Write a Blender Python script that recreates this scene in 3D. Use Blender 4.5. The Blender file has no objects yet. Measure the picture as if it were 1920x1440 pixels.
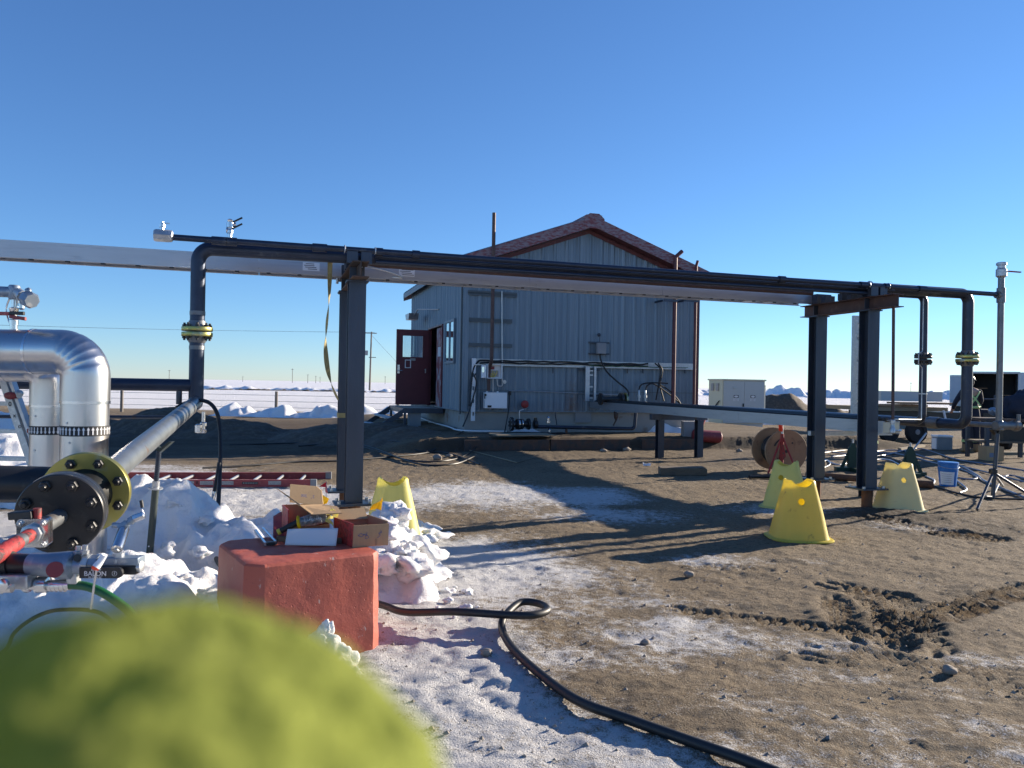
import bpy, bmesh, math, random
import numpy as np
from mathutils import Vector, Matrix
R = math.radians
V = Vector
random.seed(7)
sc = bpy.context.scene
COL = sc.collection

# ---------------------------------------------------------------- camera
F = 1440.0                      # focal length in photo pixels (1920 wide)
H = 1.4                         # eye height
CAM = V((0, 0, H))
roll = R(1.0); pit = 1.5/F
_f = V((0, math.cos(pit), math.sin(pit)))
_r0 = V((1, 0, 0)); _u0 = _r0.cross(_f)
CR = _r0*math.cos(roll) + _u0*math.sin(roll)
CU = _u0*math.cos(roll) - _r0*math.sin(roll)
CF = _f
cd = bpy.data.cameras.new('camera')
cam = bpy.data.objects.new('camera', cd); COL.objects.link(cam)
cam.matrix_world = Matrix(((CR.x, CU.x, -CF.x, 0), (CR.y, CU.y, -CF.y, 0), (CR.z, CU.z, -CF.z, H), (0, 0, 0, 1)))
cd.sensor_width = 36; cd.lens = 36*F/1920
cd.clip_start = 0.01; cd.clip_end = 20000
cd.dof.use_dof = True; cd.dof.focus_distance = 9.0; cd.dof.aperture_fstop = 27/3.0
sc.camera = cam

# ---------------------------------------------------------------- light
SUN_AZ, SUN_EL = 60.0, 14.8     # azimuth right of straight ahead
w = bpy.data.worlds.new('World'); sc.world = w; w.use_nodes = True
nt = w.node_tree; bg = nt.nodes['Background']
sky = nt.nodes.new('ShaderNodeTexSky'); sky.sky_type = 'NISHITA'; sky.sun_disc = False
sky.sun_elevation = R(SUN_EL); sky.sun_rotation = R(SUN_AZ)
sky.air_density = 0.85; sky.dust_density = 0.0; sky.ozone_density = 6.0; sky.altitude = 0
wb_ = nt.nodes.new('ShaderNodeMix'); wb_.data_type = 'RGBA'; wb_.blend_type = 'MULTIPLY'; wb_.inputs[0].default_value = 1
wb_.inputs[7].default_value = (1.03, .965, .885, 1)      # camera white balance
nt.links.new(sky.outputs[0], wb_.inputs[6]); ad_ = nt.nodes.new('ShaderNodeMix'); ad_.data_type = 'RGBA'; ad_.blend_type = 'ADD'; ad_.inputs[0].default_value = 1; ad_.inputs[7].default_value = (.02, .10, .52, 1)
nt.links.new(wb_.outputs[2], ad_.inputs[6]); nt.links.new(ad_.outputs[2], bg.inputs[0]); bg.inputs[1].default_value = 0.084
ld = bpy.data.lights.new('sun', 'SUN'); ld.energy = 4.9; ld.angle = R(0.55); ld.color = (1.0, 0.87, 0.70)
so = bpy.data.objects.new('sun', ld); COL.objects.link(so)
a, e = R(SUN_AZ), R(SUN_EL)
SUN = V((math.sin(a)*math.cos(e), math.cos(a)*math.cos(e), math.sin(e)))
so.rotation_euler = SUN.to_track_quat('Z', 'Y').to_euler()
so.location = SUN*60
sc.view_settings.view_transform = 'Standard'; sc.view_settings.look = 'None'
sc.view_settings.exposure = 1.2; sc.view_settings.gamma = 1

# ---------------------------------------------------------------- frames
def ray(px, py):
    return CF + CR*((px-960)/F) - CU*((py-720)/F)
def U(px, py, d):               # the point at depth d metres seen at a photo pixel
    r = ray(px, py); return CAM + r*(d/r.y)
def G(px, py, z=0.0):           # the point of the level z seen at a photo pixel
    r = ray(px, py); return CAM + r*((z-H)/r.z)
ru = V((0.9537, 0.3006, 0)); rv = V((-0.3006, 0.9537, 0)); Z = V((0, 0, 1))
NL = V((-1.482, 7.26, 0))
def RK(s, o, z): return NL + ru*s + rv*o + Z*z        # pipe rack frame
BL = V((-1.116, 17.85, 0)); BW, BLEN = 6.12, 7.19; EAVE, RIDGE, PAD = 4.33, 5.43, 0.27
def BD(t, q, z): return BL + ru*t + rv*q + Z*z        # building frame
def onplane(px, py, p0, n):
    r = ray(px, py); return CAM + r*((p0-CAM).dot(n)/r.dot(n))
def W(px, py, off=0.0):         # (t, z) on the gable wall
    p = onplane(px, py, BD(0, -off, 0), rv); return (p-BL).dot(ru), p.z
def LW(px, py, off=0.0):        # (q, z) on the door wall
    p = onplane(px, py, BD(-off, 0, 0), ru); return (p-BL).dot(rv), p.z

# ---------------------------------------------------------------- numpy noise
def _h(ix, iy, s):
    n = (ix.astype(np.int64)*374761393 + iy.astype(np.int64)*668265263 + s*1274126177) & 0xffffffff
    n = ((n ^ (n >> 13))*1274126177) & 0xffffffff
    return ((n ^ (n >> 16)) & 0xffff)/65535.0
def vn(x, y, s=0):
    x = np.asarray(x, float); y = np.asarray(y, float)
    ix = np.floor(x); iy = np.floor(y); fx = x-ix; fy = y-iy
    fx = fx*fx*fx*(fx*(fx*6-15)+10); fy = fy*fy*fy*(fy*(fy*6-15)+10)
    a = _h(ix, iy, s); b = _h(ix+1, iy, s); c = _h(ix, iy+1, s); d = _h(ix+1, iy+1, s)
    return (a*(1-fx)+b*fx)*(1-fy) + (c*(1-fx)+d*fx)*fy
def fbm(x, y, s=0, o=4, g=.5):
    t = 0; amp = 1; n = 0
    for i in range(o):
        t = t + amp*(vn(x, y, s+i*17)*2-1); n += amp; amp *= g; x = np.asarray(x)*2.03+3.1; y = np.asarray(y)*2.03+1.7
    return t/n
def facets(x, y, sc, seed, slope=.8):      # broken-block relief: every cell its own height and tilt
    x = np.asarray(x, float)*sc; y = np.asarray(y, float)*sc; ix = np.floor(x); iy = np.floor(y)
    best = np.full(x.shape, 9.); h = np.zeros(x.shape); sec = np.full(x.shape, 9.)
    for a in (-1, 0, 1):
        for b in (-1, 0, 1):
            cx = ix+a; cy = iy+b; px = cx+_h(cx, cy, seed); py = cy+_h(cx, cy, seed+7)
            d = np.hypot(x-px, y-py); k = d < best
            hh = _h(cx, cy, seed+3)*2-1+slope*((_h(cx, cy, seed+5)*2-1)*(x-px)+(_h(cx, cy, seed+11)*2-1)*(y-py))
            sec = np.where(k, best, np.minimum(sec, d)); h = np.where(k, hh, h); best = np.where(k, d, best)
    return h*np.clip((sec-best)*5, .25, 1)
def sm(x, a, b):
    t = np.clip((np.asarray(x, float)-a)/(b-a), 0, 1); return t*t*(3-2*t)

# ---------------------------------------------------------------- materials
def nodes(name):
    m = bpy.data.materials.new(name); m.use_nodes = True
    t = m.node_tree; p = t.nodes['Principled BSDF']
    return m, t, p
def N(t, typ, **k):
    n = t.nodes.new('ShaderNode'+typ)
    for a, b in k.items():
        if a.startswith('i_'): n.inputs[a[2:].replace('_', ' ')].default_value = b
        else: setattr(n, a, b)
    return n
def noise(t, vec, scale, detail=4, rough=.55, dist=0):
    n = N(t, 'TexNoise'); n.inputs['Scale'].default_value = scale; n.inputs['Detail'].default_value = detail
    n.inputs['Roughness'].default_value = rough; n.inputs['Distortion'].default_value = dist
    t.links.new(vec, n.inputs['Vector']); return n.outputs['Fac']
def ramp(t, fac, a, b, ca=(0, 0, 0, 1), cb=(1, 1, 1, 1)):
    r = N(t, 'ValToRGB'); r.color_ramp.elements[0].position = a; r.color_ramp.elements[1].position = b
    r.color_ramp.elements[0].color = ca; r.color_ramp.elements[1].color = cb
    t.links.new(fac, r.inputs['Fac']); return r.outputs['Color']
def mix(t, fac, a, b):
    m = N(t, 'Mix', data_type='RGBA')
    if isinstance(fac, (int, float)): m.inputs['Factor'].default_value = fac
    else: t.links.new(fac, m.inputs['Factor'])
    for s, v in ((6, a), (7, b)):
        if isinstance(v, tuple): m.inputs[s].default_value = (*v[:3], 1)
        else: t.links.new(v, m.inputs[s])
    return m.outputs[2]
def M(name, col, rough=.5, metal=0, var=.2, scale=6, col2=None, t2=(.5, .62), s2=9, bump=0, bs=60, stretch=None, trans=0, sub=0):
    m, t, p = nodes(name)
    tc = N(t, 'TexCoord'); vec = tc.outputs['Object']
    if stretch:
        mp = N(t, 'Mapping'); mp.inputs['Scale'].default_value = stretch; t.links.new(vec, mp.inputs['Vector']); sv = mp.outputs['Vector']
    else: sv = vec
    c = mix(t, noise(t, sv, scale), tuple(x*(1-var) for x in col), tuple(min(1, x*(1+var)) for x in col))
    if col2:
        c = mix(t, ramp(t, noise(t, sv, s2, 6, .65), *t2), c, col2)
    t.links.new(c, p.inputs['Base Color'])
    p.inputs['Metallic'].default_value = metal
    rr = N(t, 'MapRange'); rr.inputs['To Min'].default_value = max(.03, rough*.8); rr.inputs['To Max'].default_value = min(1, rough*1.2)
    t.links.new(noise(t, sv, scale*2.3), rr.inputs['Value']); t.links.new(rr.outputs[0], p.inputs['Roughness'])
    if bump:
        b = N(t, 'Bump'); b.inputs['Strength'].default_value = bump; b.inputs['Distance'].default_value = .01
        t.links.new(noise(t, sv, bs, 5), b.inputs['Height']); t.links.new(b.outputs[0], p.inputs['Normal'])
    if sub:
        p.inputs['Subsurface Weight'].default_value = sub; p.inputs['Subsurface Radius'].default_value = (.02, .015, .01)
    if trans:
        o = t.nodes['Material Output']; tr = N(t, 'BsdfTranslucent'); t.links.new(c, tr.inputs['Color'])
        ms = N(t, 'MixShader'); ms.inputs[0].default_value = trans
        t.links.new(p.outputs[0], ms.inputs[1]); t.links.new(tr.outputs[0], ms.inputs[2]); t.links.new(ms.outputs[0], o.inputs['Surface'])
    return m
K = {}
K['steel'] = M('dark mill steel', (.056, .070, .095), .42, .55, .35, 5, (.075, .055, .042), (.56, .7), 7, .15, 90, (1, 1, .25))
K['pipe'] = M('black pipe steel', (.028, .040, .068), .36, .5, .35, 7, (.10, .11, .12), (.6, .72), 4, .1, 120)
K['rust'] = M('rusty beam steel', (.10, .060, .045), .7, .25, .35, 6, (.055, .05, .05), (.45, .6), 5, .2, 80)
K['rustpipe'] = M('rusty stub pipe', (.16, .07, .035), .85, .05, .35, 12, (.07, .04, .03), (.5, .65), 9, .3, 60)
K['brownpipe'] = M('brown weathered pipe', (.085, .05, .045), .6, .2, .3, 8, (.14, .09, .07), (.55, .7), 12)
K['greypipe'] = M('scuffed steel pipe', (.17, .18, .19), .45, .6, .35, 9, (.19, .11, .06), (.60, .74), 7, .12, 90)
K['galv'] = M('galvanised siding', (.140, .195, .245), .5, .35, .18, 3, (.19, .25, .30), (.45, .62), 2.2, 0, 60, (9, 9, .12))
K['zinc'] = M('galvanised steel', (.45, .47, .48), .42, .7, .2, 14, (.60, .61, .62), (.52, .66), 40)
K['galv2'] = M('lap joint', (.10, .125, .14), .6, .3, .2, 3)
K['alu'] = M('mill aluminium', (.47, .485, .51), .42, .85, .10, 5, (.38, .39, .42), (.55, .7), 8, 0, 60, (.4, .4, 4))
K['jacket'] = M('aluminium jacket', (.56, .555, .55), .30, 1.0, .07, 4, (.49, .48, .47), (.55, .68), 6, .05, 9, (2, 2, .5))
K['chrome'] = M('plated fittings', (.62, .63, .64), .22, 1.0, .12, 30)
K['gold'] = M('yellow zinc plating', (.40, .37, .12), .36, .85, .3, 5, (.33, .38, .34), (.52, .66), 6)
K['blackpaint'] = M('black painted steel', (.018, .019, .021), .38, .15, .3, 14, (.04, .04, .04), (.58, .7), 20)
K['redtrim'] = M('faded red trim', (.17, .040, .045), .6, 0, .3, 5, (.21, .175, .20), (.42, .56), 7, 0, 60, (1.2, 1.2, 4))
K['maroonpipe'] = M('dull maroon pipe', (.10, .030, .034), .55, .1, .3, 8, (.15, .09, .085), (.6, .72), 12)
K['redsolid'] = M('dark red paint', (.22, .03, .035), .5, 0, .25, 7, (.30, .10, .09), (.6, .7), 14)
K['doorpaint'] = M('maroon door paint', (.115, .022, .032), .45, 0, .2, 4)
K['peeling'] = M('peeling red door paint', (.22, .045, .05), .55, 0, .25, 5, (.38, .37, .40), (.50, .58), 7, 0, 60, (1.5, 1.5, .6))
K['redfibre'] = M('faded red fibreglass', (.33, .055, .060), .55, 0, .2, 6, (.40, .15, .14), (.58, .72), 20)
K['redmetal'] = M('red painted steel', (.30, .028, .026), .55, .1, .3, 20, (.10, .05, .045), (.55, .64), 26)
K['redtape'] = M('cracked red tape', (.28, .026, .026), .6, 0, .3, 20, (.05, .022, .022), (.52, .58), 34, .5, 50)
K['concrete'] = M('weathered concrete', (.30, .295, .275), .85, 0, .2, 3, (.20, .11, .06), (.60, .72), 1.6, .3, 50)
K['block'] = None
K['yellow'] = M('yellow moulded plastic', (.87, .74, .14), .45, 0, .10, 4, (.50, .38, .08), (.60, .72), 13, .05, 40, None, .45)
K['paleyellow'] = M('faded yellow plastic', (.86, .80, .28), .5, 0, .08, 5, (.50, .44, .18), (.68, .76), 14, .05, 40, None, .45)
K['creamyellow'] = M('bleached yellow plastic', (.86, .78, .42), .5, 0, .1, 4, (.50, .40, .22), (.66, .76), 9, .05, 40, None, .4)
K['blackrubber'] = M('black rubber', (.014, .014, .015), .5, 0, .3, 30)
K['hosegrey'] = M('blue grey hose', (.16, .19, .26), .4, 0, .2, 10)
K['greenhose'] = M('green hose rubber', (.012, .10, .035), .4, 0, .2, 20)
K['white'] = M('white enamel', (.74, .76, .78), .4, 0, .05, 4)
K['paper'] = M('white paper', (.80, .80, .82), .8, 0, .03, 4, trans=.2)
K['card'] = M('corrugated cardboard', (.42, .275, .145), .85, 0, .12, 3, (.30, .19, .10), (.58, .72), 6, .25, 14, (30, 30, 1))
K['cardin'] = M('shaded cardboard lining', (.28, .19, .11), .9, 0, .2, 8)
K['wood'] = M('weathered plank', (.15, .115, .08), .85, 0, .3, 3, (.08, .06, .05), (.5, .7), 6, .4, 20, (1, 8, 8))
K['ply'] = M('spool plywood', (.30, .19, .11), .8, 0, .2, 3, (.17, .10, .06), (.55, .7), 5, .2, 20, (1, 6, 1))
K['cabinet'] = M('grey green enamel', (.46, .49, .49), .5, 0, .05, 3)
K['beige'] = M('beige enamel', (.60, .57, .43), .5, 0, .06, 3)
K['glass'] = M('window glass', (.75, .82, .86), .05, 1.0, .03, 2)
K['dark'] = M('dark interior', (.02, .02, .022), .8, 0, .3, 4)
K['greenpaint'] = M('dark green paint', (.012, .042, .028), .5, .1, .25, 12)
K['blueplastic'] = M('blue plastic', (.015, .17, .50), .4, 0, .1, 6)
K['redflag'] = M('red vinyl flag', (.75, .03, .04), .5, 0, .05, 5, trans=.45)
K['yellowflag'] = M('yellow vinyl flag', (.85, .62, .01), .5, 0, .05, 5, trans=.45)
K['orange'] = M('orange ribbon', (.95, .16, .08), .6, 0, .05, 5, trans=.5)
K['redvinyl'] = M('red flag bundle', (.40, .03, .03), .45, 0, .4, 30, (.16, .02, .02), (.5, .6), 40, .5, 40)
K['strap'] = M('tan webbing strap', (.30, .25, .11), .8, 0, .25, 25)
K['navy'] = M('navy coverall cloth', (.018, .022, .040), .9, 0, .3, 10, bump=.3, bs=30)
K['hiviz'] = M('reflective tape', (.45, .62, .22), .6, 0, .08, 20)
K['skin'] = M('skin', (.50, .30, .22), .6, 0, .1, 10)
K['leather'] = M('tan boot leather', (.32, .20, .10), .7, 0, .2, 10)
K['tyre'] = M('tyre rubber', (.020, .020, .022), .8, 0, .3, 20)
K['deckwood'] = M('trailer deck wood', (.26, .21, .14), .8, 0, .25, 4, stretch=(1, 8, 8))
K['vanwhite'] = M('white panel paint', (.55, .58, .62), .45, 0, .08, 2)
K['ink'] = M('blue marker ink', (.07, .10, .25), .7, 0, .05, 10)
K['letterwhite'] = M('white lettering', (.75, .75, .75), .6, 0, .03, 10)
K['letterblack'] = M('black lettering', (.02, .02, .022), .6, 0, .03, 10)
K['label'] = M('grey sticker', (.42, .40, .38), .6, 0, .3, 60, (.18, .17, .17), (.5, .6), 160)
K['signface'] = M('pale sign face', (.62, .64, .66), .6, 0, .05, 20)
K['stone'] = M('field stone', (.26, .22, .18), .9, 0, .3, 12, bump=.4, bs=30)
K['polewood'] = M('grey pole wood', (.17, .15, .13), .9, 0, .2, 6)
K['plaster'] = M('grey pedestal', (.25, .26, .27), .9, 0, .2, 3)
K['bluesteel'] = M('blue grey valve body', (.22, .27, .33), .4, .5, .3, 12, (.40, .42, .44), (.55, .68), 20)
K['grating'] = M('galvanised grating', (.30, .32, .34), .5, .6, .2, 8)
K['fabric'] = M('lime fleece', (.31, .355, .06), .95, 0, .13, 22, (.26, .295, .055), (.44, .66), 26, .5, 220, trans=.5)

def gold_block():
    m, t, p = nodes('red painted concrete')
    tc = N(t, 'TexCoord'); v = tc.outputs['Object']
    c = mix(t, noise(t, v, 4, 6), (.35, .068, .042), (.45, .112, .072))
    c = mix(t, ramp(t, noise(t, v, 2.2, 8, .7), .50, .72, (0, 0, 0, 1), (.6,)*3+(1,)), c, (.26, .060, .045))
    mp = N(t, 'Mapping'); mp.inputs['Scale'].default_value = (1, 1, .55); t.links.new(v, mp.inputs['Vector'])
    c = mix(t, ramp(t, noise(t, mp.outputs['Vector'], 15, 8, .74), .635, .675), c, (.50, .36, .31))
    c = mix(t, ramp(t, noise(t, v, 30, 3, .6), .70, .74), c, (.10, .03, .025))
    t.links.new(c, p.inputs['Base Color']); p.inputs['Roughness'].default_value = .62
    vo = N(t, 'TexVoronoi'); vo.inputs['Scale'].default_value = 34; t.links.new(v, vo.inputs['Vector'])
    pit_ = ramp(t, vo.outputs['Distance'], .05, .16)
    ad = N(t, 'Math', operation='MULTIPLY_ADD'); t.links.new(noise(t, v, 22, 8, .65), ad.inputs[0]); ad.inputs[1].default_value = 2.0
    t.links.new(pit_, ad.inputs[2])
    b = N(t, 'Bump'); b.inputs['Strength'].default_value = .38; b.inputs['Distance'].default_value = .006
    t.links.new(ad.outputs[0], b.inputs['Height']); t.links.new(b.outputs[0], p.inputs['Normal'])
    return m
K['block'] = gold_block()

def snow_mat(name, dirty=.25):
    m, t, p = nodes(name)
    tc = N(t, 'TexCoord'); v = tc.outputs['Object']
    c = mix(t, noise(t, v, 3, 6), (.83, .83, .84), (.76, .755, .75))
    c = mix(t, ramp(t, noise(t, v, 5, 9, .7), .62-.1*dirty, .80, (0, 0, 0, 1), (dirty*1.6,)*3+(1,)), c, (.35, .28, .2))
    t.links.new(c, p.inputs['Base Color']); p.inputs['Roughness'].default_value = .7
    p.inputs['Subsurface Weight'].default_value = .25; p.inputs['Subsurface Radius'].default_value = (.02, .025, .03)
    p.inputs['Subsurface Scale'].default_value = .6
    b = N(t, 'Bump'); b.inputs['Strength'].default_value = .9; b.inputs['Distance'].default_value = .018
    t.links.new(noise(t, v, 55, 8, .7), b.inputs['Height']); t.links.new(b.outputs[0], p.inputs['Normal'])
    return m
K['snow'] = snow_mat('heaped snow'); K['farsnow'] = snow_mat('far snow bank', .5)
K['soil'] = M('dug soil', (.085, .062, .042), .95, 0, .35, 6, (.14, .105, .07), (.5, .65), 9, .8, 18)

def ground_mat():
    m, t, p = nodes('dirt and snow ground')
    tc = N(t, 'TexCoord'); v = tc.outputs['Object']
    at = N(t, 'Attribute', attribute_name='snow'); aw = N(t, 'Attribute', attribute_name='soil')
    n1 = noise(t, v, 1.1, 8, .62); n2 = noise(t, v, 24, 7, .68); n3 = noise(t, v, 130, 4, .6)
    dirt = mix(t, n1, (.215, .160, .098), (.345, .272, .182))
    dirt = mix(t, ramp(t, n2, .48, .68), dirt, (.125, .086, .054))
    dirt = mix(t, ramp(t, n3, .57, .66), dirt, (.42, .36, .27))
    dirt = mix(t, ramp(t, noise(t, v, 55, 4, .6), .64, .69), dirt, (.07, .052, .04))
    dirt = mix(t, aw.outputs['Fac'], dirt, mix(t, n2, (.060, .043, .030), (.105, .076, .052)))
    sn = mix(t, noise(t, v, 9, 6), (.82, .82, .83), (.74, .73, .72))
    sn = mix(t, ramp(t, noise(t, v, 60, 4, .6), .60, .72, (0, 0, 0, 1), (.45,)*3+(1,)), sn, (.5, .42, .33))
    # coverage: attribute pushes a fine noise over its threshold
    a1 = N(t, 'Math', operation='MULTIPLY_ADD'); t.links.new(noise(t, v, 13, 12, .76), a1.inputs[0]); a1.inputs[1].default_value = .95
    a0 = N(t, 'Math', operation='MULTIPLY_ADD'); t.links.new(n3, a0.inputs[0]); a0.inputs[1].default_value = .62
    t.links.new(at.outputs['Fac'], a0.inputs[2]); t.links.new(a0.outputs[0], a1.inputs[2])
    mk = N(t, 'MapRange', interpolation_type='SMOOTHSTEP'); mk.inputs['From Min'].default_value = .94; mk.inputs['From Max'].default_value = 1.20; t.links.new(a1.outputs[0], mk.inputs['Value']); mask = mk.outputs[0]
    t.links.new(mix(t, mask, dirt, sn), p.inputs['Base Color'])
    p.inputs['Roughness'].default_value = .9; p.inputs['Specular IOR Level'].default_value = .25
    hh = N(t, 'Math', operation='MULTIPLY_ADD'); t.links.new(n2, hh.inputs[0]); hh.inputs[1].default_value = 1.3
    h2 = N(t, 'Math', operation='MULTIPLY'); t.links.new(n3, h2.inputs[0]); h2.inputs[1].default_value = .9
    t.links.new(h2.outputs[0], hh.inputs[2])
    b = N(t, 'Bump'); b.inputs['Strength'].default_value = 1.0; b.inputs['Distance'].default_value = .042
    t.links.new(hh.outputs[0], b.inputs['Height']); t.links.new(b.outputs[0], p.inputs['Normal'])
    return m
K['ground'] = ground_mat()

# ---------------------------------------------------------------- mesh builder
OFF = {}
def things_off(p):
    o = V((0, 0, 0))
    while p is not None:
        o = o + OFF.get(p.name, V((0, 0, 0))); p = p.parent
    return o
def tag(o, label=None, cat=None, group=None, kind=None):
    if label: o['label'] = label
    if cat: o['category'] = cat
    if group: o['group'] = group
    if kind: o['kind'] = kind
    return o
def thing(name, label, cat, loc=(0, 0, 0), group=None):
    o = bpy.data.objects.new(name, None); COL.objects.link(o); o.empty_display_size = .1
    o.location = loc; OFF[o.name] = V(loc)
    return tag(o, label, cat, group)
def perp(d):
    d = d.normalized(); a = d.cross(Z) if abs(d.z) < .95 else d.cross(V((1, 0, 0)))
    a.normalize(); return a, a.cross(d).normalized()
class MB:
    def __init__(s): s.v = []; s.f = []
    def add(s, vs, fs):
        b = len(s.v); s.v += [V(x) for x in vs]; s.f += [tuple(i+b for i in f) for f in fs]; return s
    def obox(s, o, ax, ay, az):
        o = V(o); ax = V(ax); ay = V(ay); az = V(az)
        vs = [o, o+ax, o+ax+ay, o+ay, o+az, o+ax+az, o+ax+ay+az, o+ay+az]
        return s.add(vs, [(0, 3, 2, 1), (4, 5, 6, 7), (0, 1, 5, 4), (1, 2, 6, 5), (2, 3, 7, 6), (3, 0, 4, 7)])
    def cbox(s, c, ax, ay, az):          # centred oriented box, full-size vectors
        ax = V(ax); ay = V(ay); az = V(az); return s.obox(V(c)-(ax+ay+az)/2, ax, ay, az)
    def box(s, c, x, y, z): return s.cbox(c, (x, 0, 0), (0, y, 0), (0, 0, z))
    def ring(s, rings, closed=True, caps=True):
        n = len(rings[0]); b = len(s.v); fs = []
        for r in rings: s.v += [V(x) for x in r]
        for i in range(len(rings)-1):
            for j in range(n if closed else n-1):
                k = (j+1) % n
                fs.append((b+i*n+j, b+i*n+k, b+(i+1)*n+k, b+(i+1)*n+j))
        if caps:
            fs.append(tuple(b+j for j in range(n))[::-1]); e = b+(len(rings)-1)*n; fs.append(tuple(e+j for j in range(n)))
        s.f += fs; return s
    def circ(s, c, d, r, n, ref=None):
        a, b_ = ref if ref else perp(d)
        return [c+a*(r*math.cos(2*math.pi*i/n))+b_*(r*math.sin(2*math.pi*i/n)) for i in range(n)]
    def cyl(s, p0, p1, r, r2=None, n=16):
        p0 = V(p0); p1 = V(p1); d = p1-p0; ref = perp(d)
        return s.ring([s.circ(p0, d, r, n, ref), s.circ(p1, d, r if r2 is None else r2, n, ref)])
    def lathe(s, o, d, prof, n=24, caps=True):   # prof: (radius, height along d)
        o = V(o); d = V(d).normalized(); ref = perp(d)
        return s.ring([s.circ(o+d*h, d, max(r, 1e-4), n, ref) for r, h in prof], caps=caps)
    def tube(s, pts, r, n=10, caps=True, radii=None):
        pts = [V(p) for p in pts]; m = len(pts); rings = []; ref = None
        for i, p in enumerate(pts):
            d = (pts[min(i+1, m-1)]-pts[max(i-1, 0)]).normalized()
            if ref is None: ref = perp(d)
            a = ref[0]-d*ref[0].dot(d); a.normalize(); ref = (a, a.cross(d).normalized())
            rings.append(s.circ(p, d, radii[i] if radii else r, n, ref))
        return s.ring(rings, caps=caps)
    def prism(s, poly, e):                # poly: 3D points, e: extrude vector
        poly = [V(p) for p in poly]; return s.ring([poly, [p+V(e) for p in poly]])
    def ibeam(s, p0, p1, wd, dp, tw, tf, up=Z):   # H section swept from p0 to p1
        p0 = V(p0); p1 = V(p1); d = (p1-p0).normalized(); up = (V(up)-d*V(up).dot(d)).normalized(); sd = d.cross(up)
        a, b, c, h = wd/2, dp/2, tw/2, dp/2-tf
        q = [(-a, -b), (a, -b), (a, -h), (c, -h), (c, h), (a, h), (a, b), (-a, b), (-a, h), (-c, h), (-c, -h), (-a, -h)]
        return s.prism([p0+sd*x+up*y for x, y in q], p1-p0)
    def hexa(s, c, d, r, h): d = V(d).normalized(); return s.lathe(c, d, [(r, 0), (r, h)], 6)
    def blob(s, c, r, seed=0, amp=.3, sub=2, sq=(1, 1, 1)):
        bm = bmesh.new(); bmesh.ops.create_icosphere(bm, subdivisions=sub, radius=1)
        rnd = random.Random(seed); o = V((rnd.random()*50, rnd.random()*50, rnd.random()*50))
        from mathutils import noise as mn
        vs = []
        for v in bm.verts:
            k = 1+amp*mn.noise(v.co*1.3+o)+amp*.5*mn.noise(v.co*3.1+o)
            vs.append(V(c)+V((v.co.x*sq[0], v.co.y*sq[1], v.co.z*sq[2]))*(r*k))
        fs = [tuple(x.index for x in f.verts) for f in bm.faces]; bm.free()
        return s.add(vs, fs)
    def sheet(s, fn, nu, nv):
        vs = [fn(i/nu, j/nv) for i in range(nu+1) for j in range(nv+1)]
        fs = [(i*(nv+1)+j, (i+1)*(nv+1)+j, (i+1)*(nv+1)+j+1, i*(nv+1)+j+1) for i in range(nu) for j in range(nv)]
        return s.add(vs, fs)
    def build(s, name, mat, parent=None, label=None, cat=None, group=None, kind=None, smooth=True, bev=0, solid=0, base=None, ang=38, recalc=True):
        me = bpy.data.meshes.new(name)
        if parent is not None: off = things_off(parent)
        elif base is not None: off = V(base)
        else:
            lo = V((min(v.x for v in s.v), min(v.y for v in s.v), min(v.z for v in s.v))); hi = V((max(v.x for v in s.v), max(v.y for v in s.v), 0))
            off = V(((lo.x+hi.x)/2, (lo.y+hi.y)/2, lo.z))
        me.from_pydata([v-off for v in s.v], [], s.f)
        if recalc:
            bm = bmesh.new(); bm.from_mesh(me); bmesh.ops.recalc_face_normals(bm, faces=bm.faces); bm.to_mesh(me); bm.free()
        me.materials.append(K[mat] if isinstance(mat, str) else mat)
        if smooth:
            me.polygons.foreach_set('use_smooth', [True]*len(me.polygons)); me.set_sharp_from_angle(angle=R(ang))
        o = bpy.data.objects.new(name, me); COL.objects.link(o)
        if parent is not None: o.parent = parent
        else: o.location = off
        if parent is None: OFF[o.name] = off
        if solid:
            md = o.modifiers.new('thick', 'SOLIDIFY'); md.thickness = solid; md.offset = 0
        if bev:
            md = o.modifiers.new('bevel', 'BEVEL'); md.width = bev; md.segments = 2; md.limit_method = 'ANGLE'; md.angle_limit = R(40)
        return tag(o, label, cat, group, kind)
def boxes(*bs):
    m = MB()
    for b in bs: m.box(*b)
    return m
def fillet(pts, r, n=8):
    pts = [V(p) for p in pts]; out = [pts[0]]
    for i in range(1, len(pts)-1):
        a, b, c = pts[i-1], pts[i], pts[i+1]; d1 = (a-b).normalized(); d2 = (c-b).normalized()
        ang = d1.angle(d2); rr = r[i-1] if isinstance(r, (list, tuple)) else r
        L = rr/math.tan(ang/2); L = min(L, (a-b).length*.49, (c-b).length*.49); rr = L*math.tan(ang/2)
        ctr = b+(d1+d2).normalized()*(rr/math.sin(ang/2)); s0 = b+d1*L-ctr; s1 = b+d2*L-ctr
        tot = s0.angle(s1)
        for k in range(n+1):
            f = k/n; out.append(ctr+(s0*math.sin((1-f)*tot)+s1*math.sin(f*tot))/math.sin(tot))
    out.append(pts[-1]); return out
def curve(pts, n=8):                     # Catmull-Rom through points
    p = [V(x) for x in pts]; p = [p[0]*2-p[1]]+p+[p[-1]*2-p[-2]]; out = []
    for i in range(1, len(p)-2):
        for k in range(n):
            t = k/n; a, b, c, d = p[i-1], p[i], p[i+1], p[i+2]
            out.append(((b*2)+(c-a)*t+(a*2-b*5+c*4-d)*t*t+(b*3-a-c*3+d)*t*t*t)*.5)
    out.append(p[-2]); return out
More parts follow.
